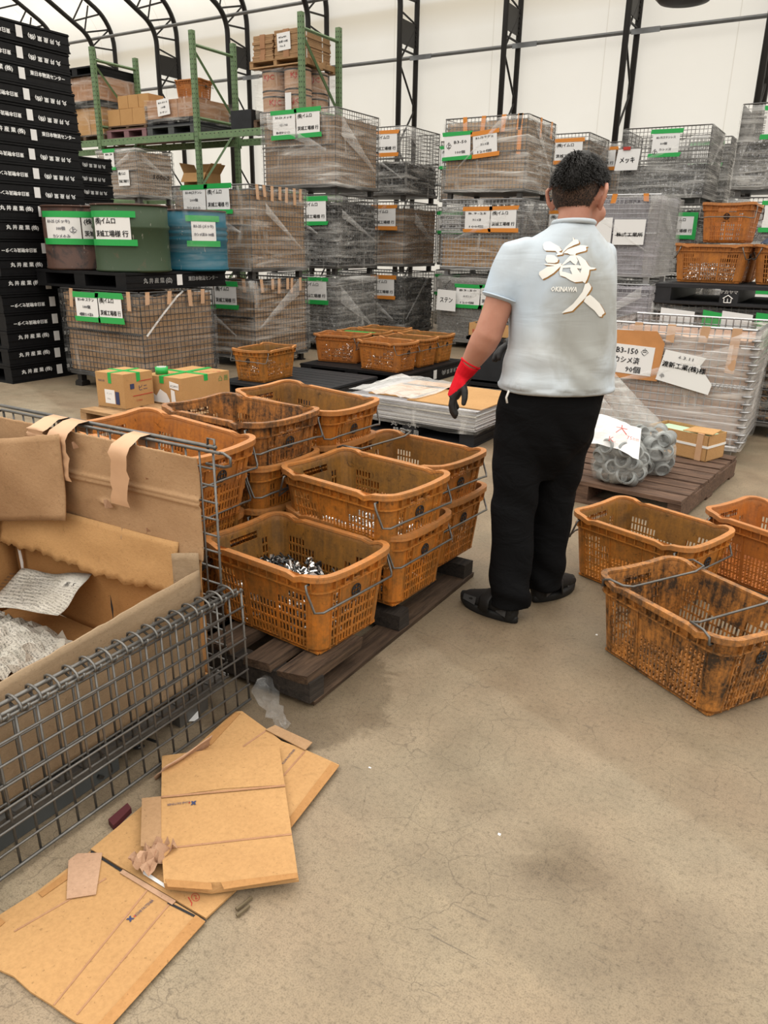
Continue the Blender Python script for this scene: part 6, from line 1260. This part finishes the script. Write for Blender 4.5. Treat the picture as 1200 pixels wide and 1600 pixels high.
# floor litter
t = thing('plastic_scrap', 'crumpled clear plastic scrap beside the dark pallet corner', 'litter', on_z(425, 1115, 0.0)); rnd = random.Random(2)
sc = MB(); nu, nv = 12, 6
for j in range(nv + 1):
    for i in range(nu + 1):
        s, q = i / nu, j / nv - 0.5; sc.v.append(Vector((-0.09 + 0.19 * s + rnd.uniform(-1, 1) * 0.008, 0.05 - 0.10 * s + q * (0.11 - 0.08 * s) + rnd.uniform(-1, 1) * 0.008, 0.008 + 0.075 * math.exp(-((s - 0.12) / 0.2) ** 2) * (1 - abs(q)) + rnd.uniform(0, 0.02))))
for j in range(nv):
    for i in range(nu): a = j * (nu + 1) + i; sc.f.append([a, a + 1, a + nu + 2, a + nu + 1]); sc.mi.append(0)
sc.obj('film', 'film_clear', t, True)
a, b = on_z(369, 1421, 0.006), on_z(393, 1402, 0.006)
for k, lb in enumerate(('longer of two twigs lying right of the flattened cartons', 'shorter of two twigs lying right of the flattened cartons')):
    mb = MB(); o = Vector((0.012 * k, -0.012 * k, 0)); d = (b - a) * (1 - 0.2 * k); mb.tube([a + o, a + o + d * 0.4 + Vector((0.002, 0, 0.002)), a + o + d], [0.005, 0.004, 0.0045], 6); tag(mb.obj('twig', 'twig', None), lb, 'twig', None)
p = on_z(832, 860, 0.0); mb = MB(); mb.sheet([(0, 0), (0.02, 0.01), (0.012, 0.05), (-0.008, 0.04)], (p.x, p.y, 0.003), (1, 0, 0), (0, 1, 0.1), 0.002); tag(mb.obj('paper_scrap', 'paper', None), 'white paper scrap on the floor between the person\'s feet', 'litter')
for i, (x, y) in enumerate(((932, 992), (780, 1304), (578, 1200))):
    p = on_z(x, y, 0.0); mb = MB(); mb.box((p.x - 0.0035, p.y - 0.0025, 0), (p.x + 0.0035, p.y + 0.0025, 0.002), jit=0.001); tag(mb.obj('paper_crumb', 'paper', None), ('white crumb on the floor left of the grimy basket', 'white crumb in the open floor at centre right', 'white crumb on the floor right of the flattened cartons')[i], 'litter')
# ------------------------------------------------------------------ the person, seen from behind
PX0, PD = 0.60, 2.75
PB = rt * PX0 + fw * PD
man = thing('person', 'person in pale blue T-shirt and black trousers seen from behind, red and black work gloves', 'person', (PB.x, PB.y, 0), YAW)
MW = Matrix.Translation(PB) @ Matrix.Rotation(YAW, 4, 'Z'); MWI = MW.inverted()
def union(mb, voxel, smooth=3, factor=0.5, name='m'):
    """one continuous skin over the joined pieces"""
    me = bpy.data.meshes.new(name); me.from_pydata(mb.v, [], mb.f); bm = bmesh.new(); bm.from_mesh(me); bmesh.ops.recalc_face_normals(bm, faces=bm.faces[:]); bm.to_mesh(me); bm.free()
    o = bpy.data.objects.new(name, me); COL.objects.link(o)
    r_ = o.modifiers.new('r', 'REMESH'); r_.mode = 'VOXEL'; r_.voxel_size = voxel
    if smooth: s_ = o.modifiers.new('s', 'SMOOTH'); s_.iterations = smooth; s_.factor = factor
    bpy.context.view_layer.update(); ev = o.evaluated_get(bpy.context.evaluated_depsgraph_get()); out = bpy.data.meshes.new_from_object(ev); bpy.data.objects.remove(o)
    out.polygons.foreach_set('use_smooth', [True] * len(out.polygons)); out.name = name; return out
def sph(mb, c, r_, n=14, M=None):
    c = Vector(c); b = len(mb.v); rx, ry, rz = r_ if isinstance(r_, (tuple, list)) else (r_,) * 3
    vs = []
    for j in range(1, n):
        ph = math.pi * j / n
        for i in range(2 * n): th = math.pi * i / n; vs.append(Vector((rx * math.sin(ph) * math.cos(th), ry * math.sin(ph) * math.sin(th), rz * math.cos(ph))))
    vs += [Vector((0, 0, rz)), Vector((0, 0, -rz))]
    if M: vs = [M @ v for v in vs]
    fs = []
    for j in range(n - 2):
        for i in range(2 * n): fs.append((j * 2 * n + i, j * 2 * n + (i + 1) % (2 * n), (j + 1) * 2 * n + (i + 1) % (2 * n), (j + 1) * 2 * n + i))
    t, q = len(vs) - 2, len(vs) - 1
    for i in range(2 * n): fs.append((t, (i + 1) % (2 * n), i)); fs.append((q, (n - 2) * 2 * n + i, (n - 2) * 2 * n + (i + 1) % (2 * n)))
    mb.add([c + v for v in vs], fs)
def stack(mb, rings, n=40, yaw=0.0, ripple=None):
    """rings: (x, y, z, rx, ry [,yaw]); closed body of horizontal rings"""
    b = len(mb.v)
    for k, r_ in enumerate(rings):
        x, y, z, rx, ry = r_[:5]; ya = r_[5] if len(r_) > 5 else yaw
        for i in range(n):
            t = 2 * math.pi * i / n; w = 1 + (ripple(k, t) if ripple else 0); ct, st = math.cos(t), math.sin(t); e = 0.86
            px, py = rx * w * math.copysign(abs(ct) ** e, ct), ry * w * math.copysign(abs(st) ** e, st)
            mb.v.append(Vector((x + px * math.cos(ya) - py * math.sin(ya), y + px * math.sin(ya) + py * math.cos(ya), z)))
    for k in range(len(rings) - 1):
        for i in range(n): mb.f.append([b + k * n + i, b + k * n + (i + 1) % n, b + (k + 1) * n + (i + 1) % n, b + (k + 1) * n + i]); mb.mi.append(0)
    mb.f.append([b + i for i in range(n)][::-1]); mb.f.append([b + (len(rings) - 1) * n + i for i in range(n)]); mb.mi += [0, 0]
TY = R(7)
# joints
LS, LE, LW = Vector((-0.160, 0.0, 1.375)), Vector((-0.243, -0.02, 1.10)), Vector((-0.306, 0.055, 0.962))
RS, RE, RW = Vector((0.146, 0.065, 1.370)), Vector((0.185, 0.21, 1.13)), Vector((-0.035, 0.29, 1.07))
LH, LK, LA = Vector((-0.090, 0.02, 0.86)), Vector((-0.102, -0.005, 0.47)), Vector((-0.098, -0.045, 0.085))
RH, RK, RA = Vector((0.092, 0.045, 0.86)), Vector((0.072, 0.10, 0.48)), Vector((0.07, 0.135, 0.085))
HS = 1.10; HC = Vector((0.050, 0.05, 1.556)); HY = R(-38); HM = (Matrix.Rotation(HY, 4, 'Z') @ Matrix.Rotation(R(-14), 4, 'X')).to_3x3()
HM = HM * HS
def hd(x, y, z): return HC + HM @ Vector((x, y, z))       # head frame: +y is the face
# body: one surface from the head to the feet
b = MB()
sph(b, HC + HM @ Vector((0, -0.01, 0.02)), (0.076, 0.095, 0.092), 16, HM); sph(b, hd(0, 0.03, -0.035), (0.062, 0.066, 0.075), 14, HM); sph(b, hd(0, 0.055, -0.088), (0.036, 0.036, 0.026), 10, HM)
b.tube([hd(0, 0.088, 0.012), hd(0, 0.104, -0.018), hd(0, 0.112, -0.03)], [0.010, 0.013, 0.015], 10); sph(b, hd(0, 0.092, -0.062), (0.024, 0.010, 0.008), 8, HM)
for s in (-1, 1):
    sph(b, hd(s * 0.045, 0.055, -0.03), (0.026, 0.03, 0.026), 8, HM); sph(b, hd(s * 0.03, 0.085, 0.03), (0.026, 0.012, 0.008), 8, HM)
    b.tube([hd(s * 0.074, -0.008, 0.028), hd(s * 0.090, -0.022, 0.034), hd(s * 0.098, -0.034, 0.012), hd(s * 0.091, -0.026, -0.020), hd(s * 0.077, -0.008, -0.040)], [0.007, 0.0085, 0.009, 0.0085, 0.009], 8); sph(b, hd(s * 0.078, -0.008, 0.0), (0.006, 0.016, 0.026), 8, HM)
b.tube([(0.02, -0.005, 1.36), (0.025, 0.0, 1.44), (0.032, 0.012, 1.51), tuple(hd(0, -0.02, -0.03))], [(0.075, 0.07), (0.058, 0.058), (0.053, 0.056), (0.052, 0.056)], 20)
stack(b, [(0, 0.03, 0.80, 0.14, 0.10), (0.0, 0.025, 0.92, 0.15, 0.10), (0.01, 0.02, 1.05, 0.14, 0.095), (0.012, 0.015, 1.22, 0.16, 0.105), (0.012, 0.01, 1.34, 0.165, 0.095), (0.02, 0.005, 1.40, 0.12, 0.075), (0.025, 0.0, 1.45, 0.06, 0.06)], 28, TY)
b.tube([LS, LS.lerp(LE, 0.4), LS.lerp(LE, 0.75), LE, LE.lerp(LW, 0.22), LE.lerp(LW, 0.6), LW, LW + Vector((-0.016, 0.01, -0.05))], [0.056, 0.052, 0.050, 0.050, 0.051, 0.041, 0.030, 0.026], 18)
b.tube([RS, RS.lerp(RE, 0.5), RE, RE.lerp(RW, 0.25), RE.lerp(RW, 0.7), RW, RW + Vector((-0.05, 0.0, -0.02))], [0.056, 0.050, 0.047, 0.047, 0.036, 0.029, 0.026], 16)
for h, k, a in ((LH, LK, LA), (RH, RK, RA)): b.tube([h, h.lerp(k, 0.5), k, k.lerp(a, 0.3), k.lerp(a, 0.75), a, a - Vector((0, 0, 0.03))], [0.082, 0.07, 0.054, 0.056, 0.042, 0.038, 0.04], 14)
bm_ = union(b, 0.0065, 4, 0.5, 'body'); bm_.materials.append(MATS['skin']); link('body', bm_, man)
# T-shirt with sleeves
def rip(k, t): return 0.014 * math.sin(3 * t + k * 0.8) + 0.010 * math.sin(7 * t - k * 1.1) + 0.006 * math.sin(13 * t + k * 2.0)
s = MB()
stack(s, [(0.024, 0.02, 0.902, 0.216, 0.162), (0.025, 0.02, 0.935, 0.212, 0.159), (0.024, 0.02, 1.0, 0.203, 0.152), (0.022, 0.018, 1.08, 0.194, 0.143), (0.018, 0.015, 1.16, 0.190, 0.138), (0.014, 0.012, 1.24, 0.190, 0.134), (0.008, 0.010, 1.31, 0.190, 0.124), (0.006, 0.008, 1.365, 0.178, 0.108), (0.010, 0.006, 1.405, 0.150, 0.092), (0.017, 0.004, 1.437, 0.110, 0.080), (0.024, 0.002, 1.462, 0.078, 0.070), (0.028, 0.004, 1.478, 0.068, 0.064)], 64, TY, rip)
ld = (LE - LS).normalized(); le = LS + ld * 0.168
s.tube([LS + Vector((0.05, 0, 0.0)), LS + Vector((-0.004, 0, -0.012)), LS + ld * 0.07, LS + ld * 0.12, le], [(0.050, 0.066), (0.060, 0.070), (0.066, 0.072), (0.067, 0.071), (0.064, 0.069)], 24)
rd = (RE - RS).normalized(); re = RS + rd * 0.18
s.tube([RS + Vector((-0.07, -0.02, 0.01)), RS + Vector((0.0, 0, -0.004)), RS + rd * 0.07, RS + rd * 0.13, re], [(0.048, 0.060), (0.054, 0.064), (0.058, 0.066), (0.060, 0.066), (0.060, 0.066)], 24)
sm = union(s, 0.0075, 20, 0.6, 'shirt')
rnd = random.Random(4)
for v in sm.vertices:                                   # hanging folds over the lower back and at the arm
    x, y, z = v.co; f = max(0, min(1, (1.30 - z) / 0.3))
    w = 0.0018 * f * math.sin(34 * (z + 0.55 * x) + 3 * math.sin(9 * x)) + 0.006 * f * math.sin(26 * x + 3.0 * math.sin(4 * z + 3 * y)) + 0.004 * max(0, min(1, (1.10 - z) / 0.12)) * math.sin(62 * (z + 0.45 * abs(x - 0.02)) + 4 * math.sin(11 * x)) + 0.0012 * math.sin(45 * (x + 0.5 * z))
    if z > 0.925: v.co = v.co + v.normal * w
sm.materials.append(MATS['shirt_cotton']); shirt = link('t_shirt', sm, man)
c = MB(); c.tube([(0.028 + 0.068 * math.cos(t), 0.002 + 0.064 * math.sin(t), 1.474 - 0.008 * math.sin(t)) for t in [k * 0.2618 for k in range(24)]], 0.0085, 8, closed=True); c.obj('collar', 'shirt_cotton', shirt, True)
for nm, p, d, ra, rb in (('sleeve_hem', le, ld, 0.0655, 0.0705),):
    u = Vector((0, 0, 1)).cross(d).normalized(); w = d.cross(u); c = MB(); c.tube([p - d * 0.012 + u * (rb * math.cos(t)) + w * (ra * math.sin(t)) for t in [k * 0.2618 for k in range(24)]], 0.003, 6, closed=True); c.obj(nm, 'shirt_cotton', shirt, True)
# print on the back: white brush strokes with a gold edge, and the word below
bvh = BVHTree.FromPolygons([v.co for v in sm.vertices], [tuple(p.vertices) for p in sm.polygons])
eye = MWI @ Vector((0, 0, EYE))
def on_shirt(cx, cy, lift):
    d = (MWI.to_3x3() @ pix(835 + cx / 10, 355 + cy / 10)).normalized(); h = bvh.ray_cast(eye, d)
    if h[0] is None: return None
    return h[0] - d * lift
def decal(polys, off, lift, name, mat):
    mb = MB()
    for pl in polys:
        bm = bmesh.new(); f = bm.faces.new([bm.verts.new((x + off[0], -(y + off[1]), 0)) for x, y in pl]); bmesh.ops.triangulate(bm, faces=[f])
        for _ in range(2): bmesh.ops.subdivide_edges(bm, edges=[e_ for e_ in bm.edges if e_.calc_length() > 60], cuts=1); bmesh.ops.triangulate(bm, faces=bm.faces[:])
        bm.verts.index_update(); pts = [on_shirt(v.co.x, -v.co.y, lift) for v in bm.verts]
        if all(p is not None for p in pts): mb.add(pts, [tuple(v.index for v in f.verts) for f in bm.faces])
        bm.free()
    return mb.obj(name, mat, shirt)
ST = [[(135, 270), (160, 235), (235, 220), (300, 255), (385, 300), (430, 360), (380, 385), (330, 372), (170, 365), (140, 330)], [(330, 372), (380, 385), (450, 412), (430, 428), (335, 442), (360, 405)],
      [(190, 435), (245, 430), (310, 440), (345, 470), (375, 500), (360, 545), (310, 560), (200, 555), (170, 510)], [(145, 573), (230, 568), (330, 578), (420, 560), (420, 590), (310, 600), (175, 590)],
      [(205, 615), (300, 605), (400, 580), (425, 592), (390, 630), (300, 715), (200, 780), (125, 815), (70, 740), (75, 700)],
      [(600, 150), (625, 190), (680, 195), (700, 235), (690, 255), (620, 280), (520, 330), (435, 405), (425, 395), (480, 320), (560, 245), (600, 210)],
      [(450, 405), (520, 345), (620, 310), (720, 280), (790, 285), (835, 295), (805, 315), (815, 350), (800, 370), (720, 390), (650, 410), (640, 435), (560, 430), (520, 410)],
      [(640, 435), (720, 455), (800, 520), (850, 600), (880, 625), (960, 635), (940, 655), (860, 665), (850, 740), (820, 820), (790, 875), (740, 840), (720, 700), (740, 640), (690, 520)],
      [(560, 440), (640, 435), (680, 520), (650, 590), (600, 560), (560, 520), (470, 580), (410, 610), (470, 540)], [(410, 600), (560, 590), (660, 590), (735, 600), (735, 650), (560, 630), (410, 640)],
      [(570, 590), (650, 590), (670, 650), (740, 740), (740, 850), (630, 860), (560, 830), (480, 780), (400, 755), (390, 700), (415, 690), (480, 700), (590, 735), (560, 660)], [(385, 690), (415, 600), (450, 610), (430, 700)],
      [(790, 890), (850, 865), (890, 930), (880, 970), (830, 1045), (790, 1110), (700, 1200), (590, 1310), (420, 1345), (500, 1280), (600, 1200), (690, 1090), (750, 1010), (775, 940)],
      [(810, 1085), (870, 1055), (940, 1110), (1020, 1190), (1080, 1290), (1100, 1340), (1060, 1370), (1050, 1400), (1010, 1395), (940, 1305), (860, 1240), (770, 1160)]]
decal([ST[i] for i in (0, 1, 2, 3, 4, 5, 6, 7, 10, 12, 13)], (19, 17), 0.0012, 'print_edge', 'ink_gold'); decal(ST, (0, 0), 0.0030, 'print', 'print_white')
vs, fs, w_ = glyphs('OKINAWA'); mb = MB()
for bx, by in ((-3.5, 0), (3.5, 0), (0, 4)): mb.add([on_shirt(bx + 250 + v[0] / w_ * 410 + v[1] * 22, by + 1000 - v[1] * 108 + v[0] / w_ * 8, 0.0035 + 0.0002 * by) for v in vs], fs)
mb.obj('lettering', 'print_white', shirt)
# trousers
t_ = MB()
stack(t_, [(0.0, 0.03, 0.56, 0.05, 0.05), (0.0, 0.03, 0.62, 0.09, 0.08), (0.0, 0.03, 0.68, 0.135, 0.115), (0.002, 0.03, 0.72, 0.160, 0.130), (0.004, 0.03, 0.77, 0.178, 0.140), (0.006, 0.026, 0.84, 0.190, 0.142), (0.015, 0.022, 0.92, 0.186, 0.136), (0.018, 0.02, 0.985, 0.172, 0.125)], 40, TY)
def rl(k): return 1 + 0.03 * math.sin(k * 2.3)
for h, k, a, sx in ((LH, LK, LA, -1), (RH, RK, RA, 1)):
    t_.tube([h + Vector((0, 0, -0.04)), h.lerp(k, 0.35), h.lerp(k, 0.7), k, k.lerp(a, 0.25), k.lerp(a, 0.55), k.lerp(a, 0.8), a + Vector((0, -0.004, 0.03)), a + Vector((0, -0.008, -0.028))], [0.100, 0.101, 0.093, 0.085, 0.083, 0.082, 0.080, 0.083, 0.076], 24)
tm = union(t_, 0.008, 4, 0.5, 'trousers')
for v in tm.vertices:
    x, y, z = v.co; f = max(0, 1 - abs(z - 0.10) / 0.16) * 1.0 + max(0, 1 - abs(z - 0.47) / 0.12) * 0.5 + max(0, 1 - abs(z - 0.72) / 0.14) * 0.4
    v.co = v.co + v.normal * (0.008 * f * math.sin(46 * (z + 0.4 * x) + 4 * math.sin(12 * x + 3 * y)) + 0.003 * math.sin(30 * z + 25 * x))
tm.materials.append(MATS['trousers_black']); tr_ = link('trousers', tm, man)
mb = MB(); mb.tube([(-0.165, -0.085, 0.915), (-0.172, -0.08, 0.89), (-0.168, -0.082, 0.87)], 0.004, 6); mb.obj('waist_cord', 'band_white', tr_, True)
# shoes
def shoe(a, heel, toe):
    heel = Vector(heel + (0,)); toe = Vector(toe + (0,)); d = (toe - heel).normalized(); sd = Vector((d.y, -d.x, 0)); L = 0.285; h0 = heel - d * 0.012
    def Q(s, w, z): return h0 + d * (s * L) + sd * w + Vector((0, 0, z))
    o = MB(); n = 28; prof = []
    for i in range(n):
        th = 2 * math.pi * i / n; s = 0.5 + 0.5 * math.cos(th); wd = 0.040 + 0.012 * math.sin(min(1, max(0, s)) * math.pi * 0.9 - 0.4); prof.append((s, wd * math.sin(th) * 1.05 + 0.006 * math.sin(s * 3)))
    zs = [(0.0, 0.94), (0.004, 1.0), (0.022, 1.0), (0.03, 0.97)]
    for z, k in zs:
        for s, w in prof: o.v.append(Q(0.5 + (s - 0.5) * k, w * k, z + 0.018 * max(0, s - 0.82) / 0.18))
    for j in range(3):
        for i in range(n): o.f.append([j * n + i, j * n + (i + 1) % n, (j + 1) * n + (i + 1) % n, (j + 1) * n + i]); o.mi.append(0)
    o.f += [list(range(n))[::-1], [3 * n + i for i in range(n)]]; o.mi += [0, 0]
    up = MB(); up.tube([Q(0.05, 0, 0.05), Q(0.16, 0, 0.062), Q(0.34, 0, 0.064), Q(0.52, 0.002, 0.056), Q(0.70, 0.003, 0.046), Q(0.86, 0.003, 0.038), Q(0.95, 0.002, 0.032)], [(0.032, 0.034), (0.044, 0.040), (0.048, 0.043), (0.042, 0.046), (0.032, 0.046), (0.024, 0.040), (0.014, 0.026)], 20, up=(0, 0, 1))
    sph(up, Q(0.14, 0, 0.04), (0.036, 0.036, 0.05), 10); up.tube([Q(0.2, 0, 0.06), Q(0.2, 0, 0.11)], [(0.04, 0.046), (0.04, 0.045)], 16)
    um = union(up, 0.004, 3, 0.5, 'upper'); um.materials.append(MATS['shoe_black']); sh = link('shoe', um, man)
    o.obj('sole', 'shoe_black', sh, True)
    st = MB(); st.tube([Q(0.46, -0.056, 0.028), Q(0.455, -0.05, 0.078), Q(0.45, 0.0, 0.108), Q(0.445, 0.05, 0.078), Q(0.44, 0.056, 0.028)], [(0.004, 0.03)] * 5, 8, up=(0, 0, 1)); st.obj('strap', 'shoe_black', sh, True)
    pn = MB()
    for s0, s1, w in ((0.62, 0.86, -1), (0.62, 0.86, 1), (0.10, 0.28, -1), (0.10, 0.28, 1)):
        ww = 0.049 if s0 > 0.5 else 0.047; pn.add([Q(s0, w * ww, 0.034), Q(s1, w * (ww - 0.010), 0.036), Q(s1, w * (ww - 0.016), 0.058 if s0 > .5 else 0.08), Q(s0, w * (ww - 0.008), 0.066 if s0 > .5 else 0.075)], [(0, 1, 2, 3)])
    pn.obj('side_patch', 'shoe_grey', sh)
shoe(LA, (-0.078, -0.092), (-0.258, 0.086)); shoe(RA, (0.034, 0.095), (0.212, 0.262))
# gloves: knit red back and cuff, black dipped palm and fingers
def glove(wr, arm_dir, down, across, palm_n, curls, thumb, label):
    """wr wrist point; down: along the hand; across: index to little finger; palm_n: the way the palm faces"""
    down = Vector(down).normalized(); across = Vector(across); across = (across - down * across.dot(down)).normalized(); pn = down.cross(across); pn = pn if pn.dot(Vector(palm_n)) > 0 else -pn
    g = MB(); wr = Vector(wr); ad = Vector(arm_dir).normalized()
    g.tube([wr - ad * 0.055, wr - ad * 0.03, wr, wr + down * 0.03, wr + down * 0.065, wr + down * 0.095], [(0.0385, 0.0385), (0.036, 0.035), (0.035, 0.033), (0.041, 0.029), (0.047, 0.027), (0.045, 0.023)], 16, up=tuple(across))
    lens = (0.072, 0.080, 0.075, 0.060)
    for k in range(4):
        base = wr + down * (0.092 - 0.004 * abs(k - 1.2)) + across * (-0.031 + 0.021 * k); a = curls[k]; p = base; pts = [base - down * 0.02, base]; d = down
        for j, fr in enumerate((0.42, 0.32, 0.26)):
            ang = a * (0.55 + 0.3 * j); d = (d * math.cos(ang) + pn * math.sin(ang)).normalized(); p = p + d * lens[k] * fr; pts.append(p)
        g.tube(pts, [0.0125, 0.0135, 0.0128, 0.0118, 0.0100], 10); sph(g, pts[-1], 0.0086, 6)
    b0 = wr + down * 0.028 - across * 0.030 + pn * 0.008; d = (down * thumb[0] - across * thumb[1] + pn * thumb[2]).normalized(); p1 = b0 + d * 0.034; d2 = (d * 0.8 + down * 0.45).normalized(); p2 = p1 + d2 * 0.024; p3 = p2 + (d2 * 0.7 + down * 0.5).normalized() * 0.018
    g.tube([b0 - d * 0.012, b0, p1, p2, p3], [0.013, 0.0145, 0.0135, 0.0118, 0.0095], 10); sph(g, p3, 0.0096, 6)
    gm = union(g, 0.003, 3, 0.5, 'glove'); gm.materials.append(MATS['glove_red']); gm.materials.append(MATS['glove_black'])
    for f in gm.polygons:
        q = f.center - wr; t = q.dot(down)
        if label == 'left': f.material_index = 1 if q.x * 0.9 - q.z > 0.030 else 0
        else: f.material_index = 1 if t > 0.075 or (t > 0.02 and q.dot(pn) > 0.0) else 0
    o = link('glove', gm, man); c = MB(); u = across; w = ad.cross(u).normalized(); c.tube([wr - ad * 0.053 + u * (0.0375 * math.cos(t)) + w * (0.0375 * math.sin(t)) for t in [k * 0.2618 for k in range(24)]], 0.0035, 6, closed=True); c.obj('cuff', 'glove_red', o, True)
glove(LW + Vector((-0.006, 0.004, -0.014)), LW - LE, (-0.42, 0.06, -1.0), (0.12, 1.0, 0.0), (1, -0.1, -0.3), (0.5, 0.45, 0.5, 0.55), (0.85, 0.5, 0.75), 'left')
glove(RW + Vector((-0.01, 0, -0.004)), RW - RE, (-1.0, -0.12, -0.45), (0.1, 1.0, -0.2), (-0.3, 0.0, -1), (0.5, 0.35, 0.45, 0.55), (0.8, 0.4, 0.5), 'right')
# hair: dense top, clipped nape and sides
def skull(th, ph, k=1.0):                                # th azimuth (0 = face), ph polar from the crown
    return Vector((0.076 * k * math.sin(ph) * math.sin(th), -0.01 + 0.095 * k * math.sin(ph) * math.cos(th), 0.02 + 0.092 * k * math.cos(ph)))
h = MB(); n, m_ = 48, 20
def limit(th):                                           # how far down the thick hair reaches
    a = abs((th + math.pi) % (2 * math.pi) - math.pi)    # 0 face .. pi back
    return R(60) + R(46) * (a / math.pi) ** 1.3 + R(3) * math.sin(5 * th)
for j in range(m_ + 1):
    for i in range(n):
        th = 2 * math.pi * i / n; ph = limit(th) * j / m_; k = (1.16 if abs(math.sin(th)) < 0.8 else 1.12) + 0.03 * math.sin(5 * th + 2 * ph) * math.sin(3 * ph) + 0.02 * math.sin(9 * th - 4 * ph) - 0.08 * (j / m_) ** 3; p = skull(th, ph, k); p.z += 0.006 * math.cos(ph); h.v.append(HC + HM @ p)
for j in range(m_):
    for i in range(n): h.f.append([j * n + i, j * n + (i + 1) % n, (j + 1) * n + (i + 1) % n, (j + 1) * n + i]); h.mi.append(0)
hair = h.obj('hair', 'hair_black', man, True)
h = MB(); rnd = random.Random(12)
for q in range(5200):
    th = rnd.uniform(0, 6.283); u = math.sqrt(rnd.random()); ph = limit(th) * u * 1.04; p = skull(th, ph, 1.13 - 0.05 * u ** 3); nrm = Vector((p.x / 0.076, p.y / 0.095, p.z / 0.092)).normalized()
    dn = Vector((math.cos(th) * 0.1, 0.0, -1.0)); cr0 = (p - Vector((-0.01, -0.055, 0.11))); cr0.z *= 0.3; fl = cr0.normalized()
    d = (fl * 0.9 + nrm * rnd.uniform(0.05, 0.32) + dn * 0.35 * u + Vector([rnd.uniform(-0.3, 0.3) for _ in range(3)])).normalized(); L = rnd.uniform(0.016, 0.030) * (1 - 0.5 * u ** 2); w = d.cross(nrm).normalized() * 0.0013
    e = p + d * L - nrm * 0.12 * L; mid = p + d * L * 0.5 + nrm * 0.08 * L
    h.add([HC + HM @ x for x in (p - w, p + w, mid + w * 0.8, mid - w * 0.8, e)], [(0, 1, 2, 3), (3, 2, 4)])
h.obj('strands', 'hair_black', hair)
h = MB()
for j in range(m_ + 1):
    for i in range(n):
        th = 2 * math.pi * i / n; a = abs((th + math.pi) % (2 * math.pi) - math.pi); lo = R(72) + R(64) * min(1, max(0, (a - R(98)) / R(16))); ph = R(50) + (lo - R(50)) * j / m_; h.v.append(HC + HM @ skull(th, ph, 1.045 - 0.03 * (j / m_) ** 2))
for j in range(m_):
    for i in range(n): h.f.append([j * n + i, j * n + (i + 1) % n, (j + 1) * n + (i + 1) % n, (j + 1) * n + i]); h.mi.append(0)
h.obj('clipped_hair', 'hair_stubble', hair, True)
h = MB(); rnd = random.Random(5)
for q in range(3800):
    th = rnd.uniform(R(80), R(280)); a = abs((th + math.pi) % (2 * math.pi) - math.pi); lo = R(72) + R(64) * min(1, max(0, (a - R(98)) / R(16))); u = rnd.random() ** 1.5; ph = R(75) + (lo - R(75)) * u
    if lo < R(76): continue
    p = skull(th, ph, 1.02); nrm = Vector((p.x, p.y, p.z * 0.6)).normalized(); d = (nrm * 0.5 + Vector((0, 0, -1)) + Vector([rnd.uniform(-0.3, 0.3) for _ in range(3)])).normalized(); w = d.cross(nrm).normalized() * 0.0009; L = 0.009 * (1 - 0.6 * u)
    h.add([HC + HM @ x for x in (p - w, p + w, p + d * L)], [(0, 1, 2)])
h.obj('strands', 'hair_black', hair)
for s_ in (-1, 1):
    e_ = MB(); sph(e_, hd(s_ * 0.031, 0.084, 0.012), (0.011, 0.006, 0.007), 8, HM); e_.obj('eye', 'eye_white', man, True)
    e_ = MB(); e_.tube([hd(s_ * 0.016, 0.098, 0.034), hd(s_ * 0.034, 0.094, 0.040), hd(s_ * 0.05, 0.082, 0.036)], 0.003, 6); e_.obj('eyebrow', 'hair_black', man, True)
bpy.data.objects.remove(_fo)
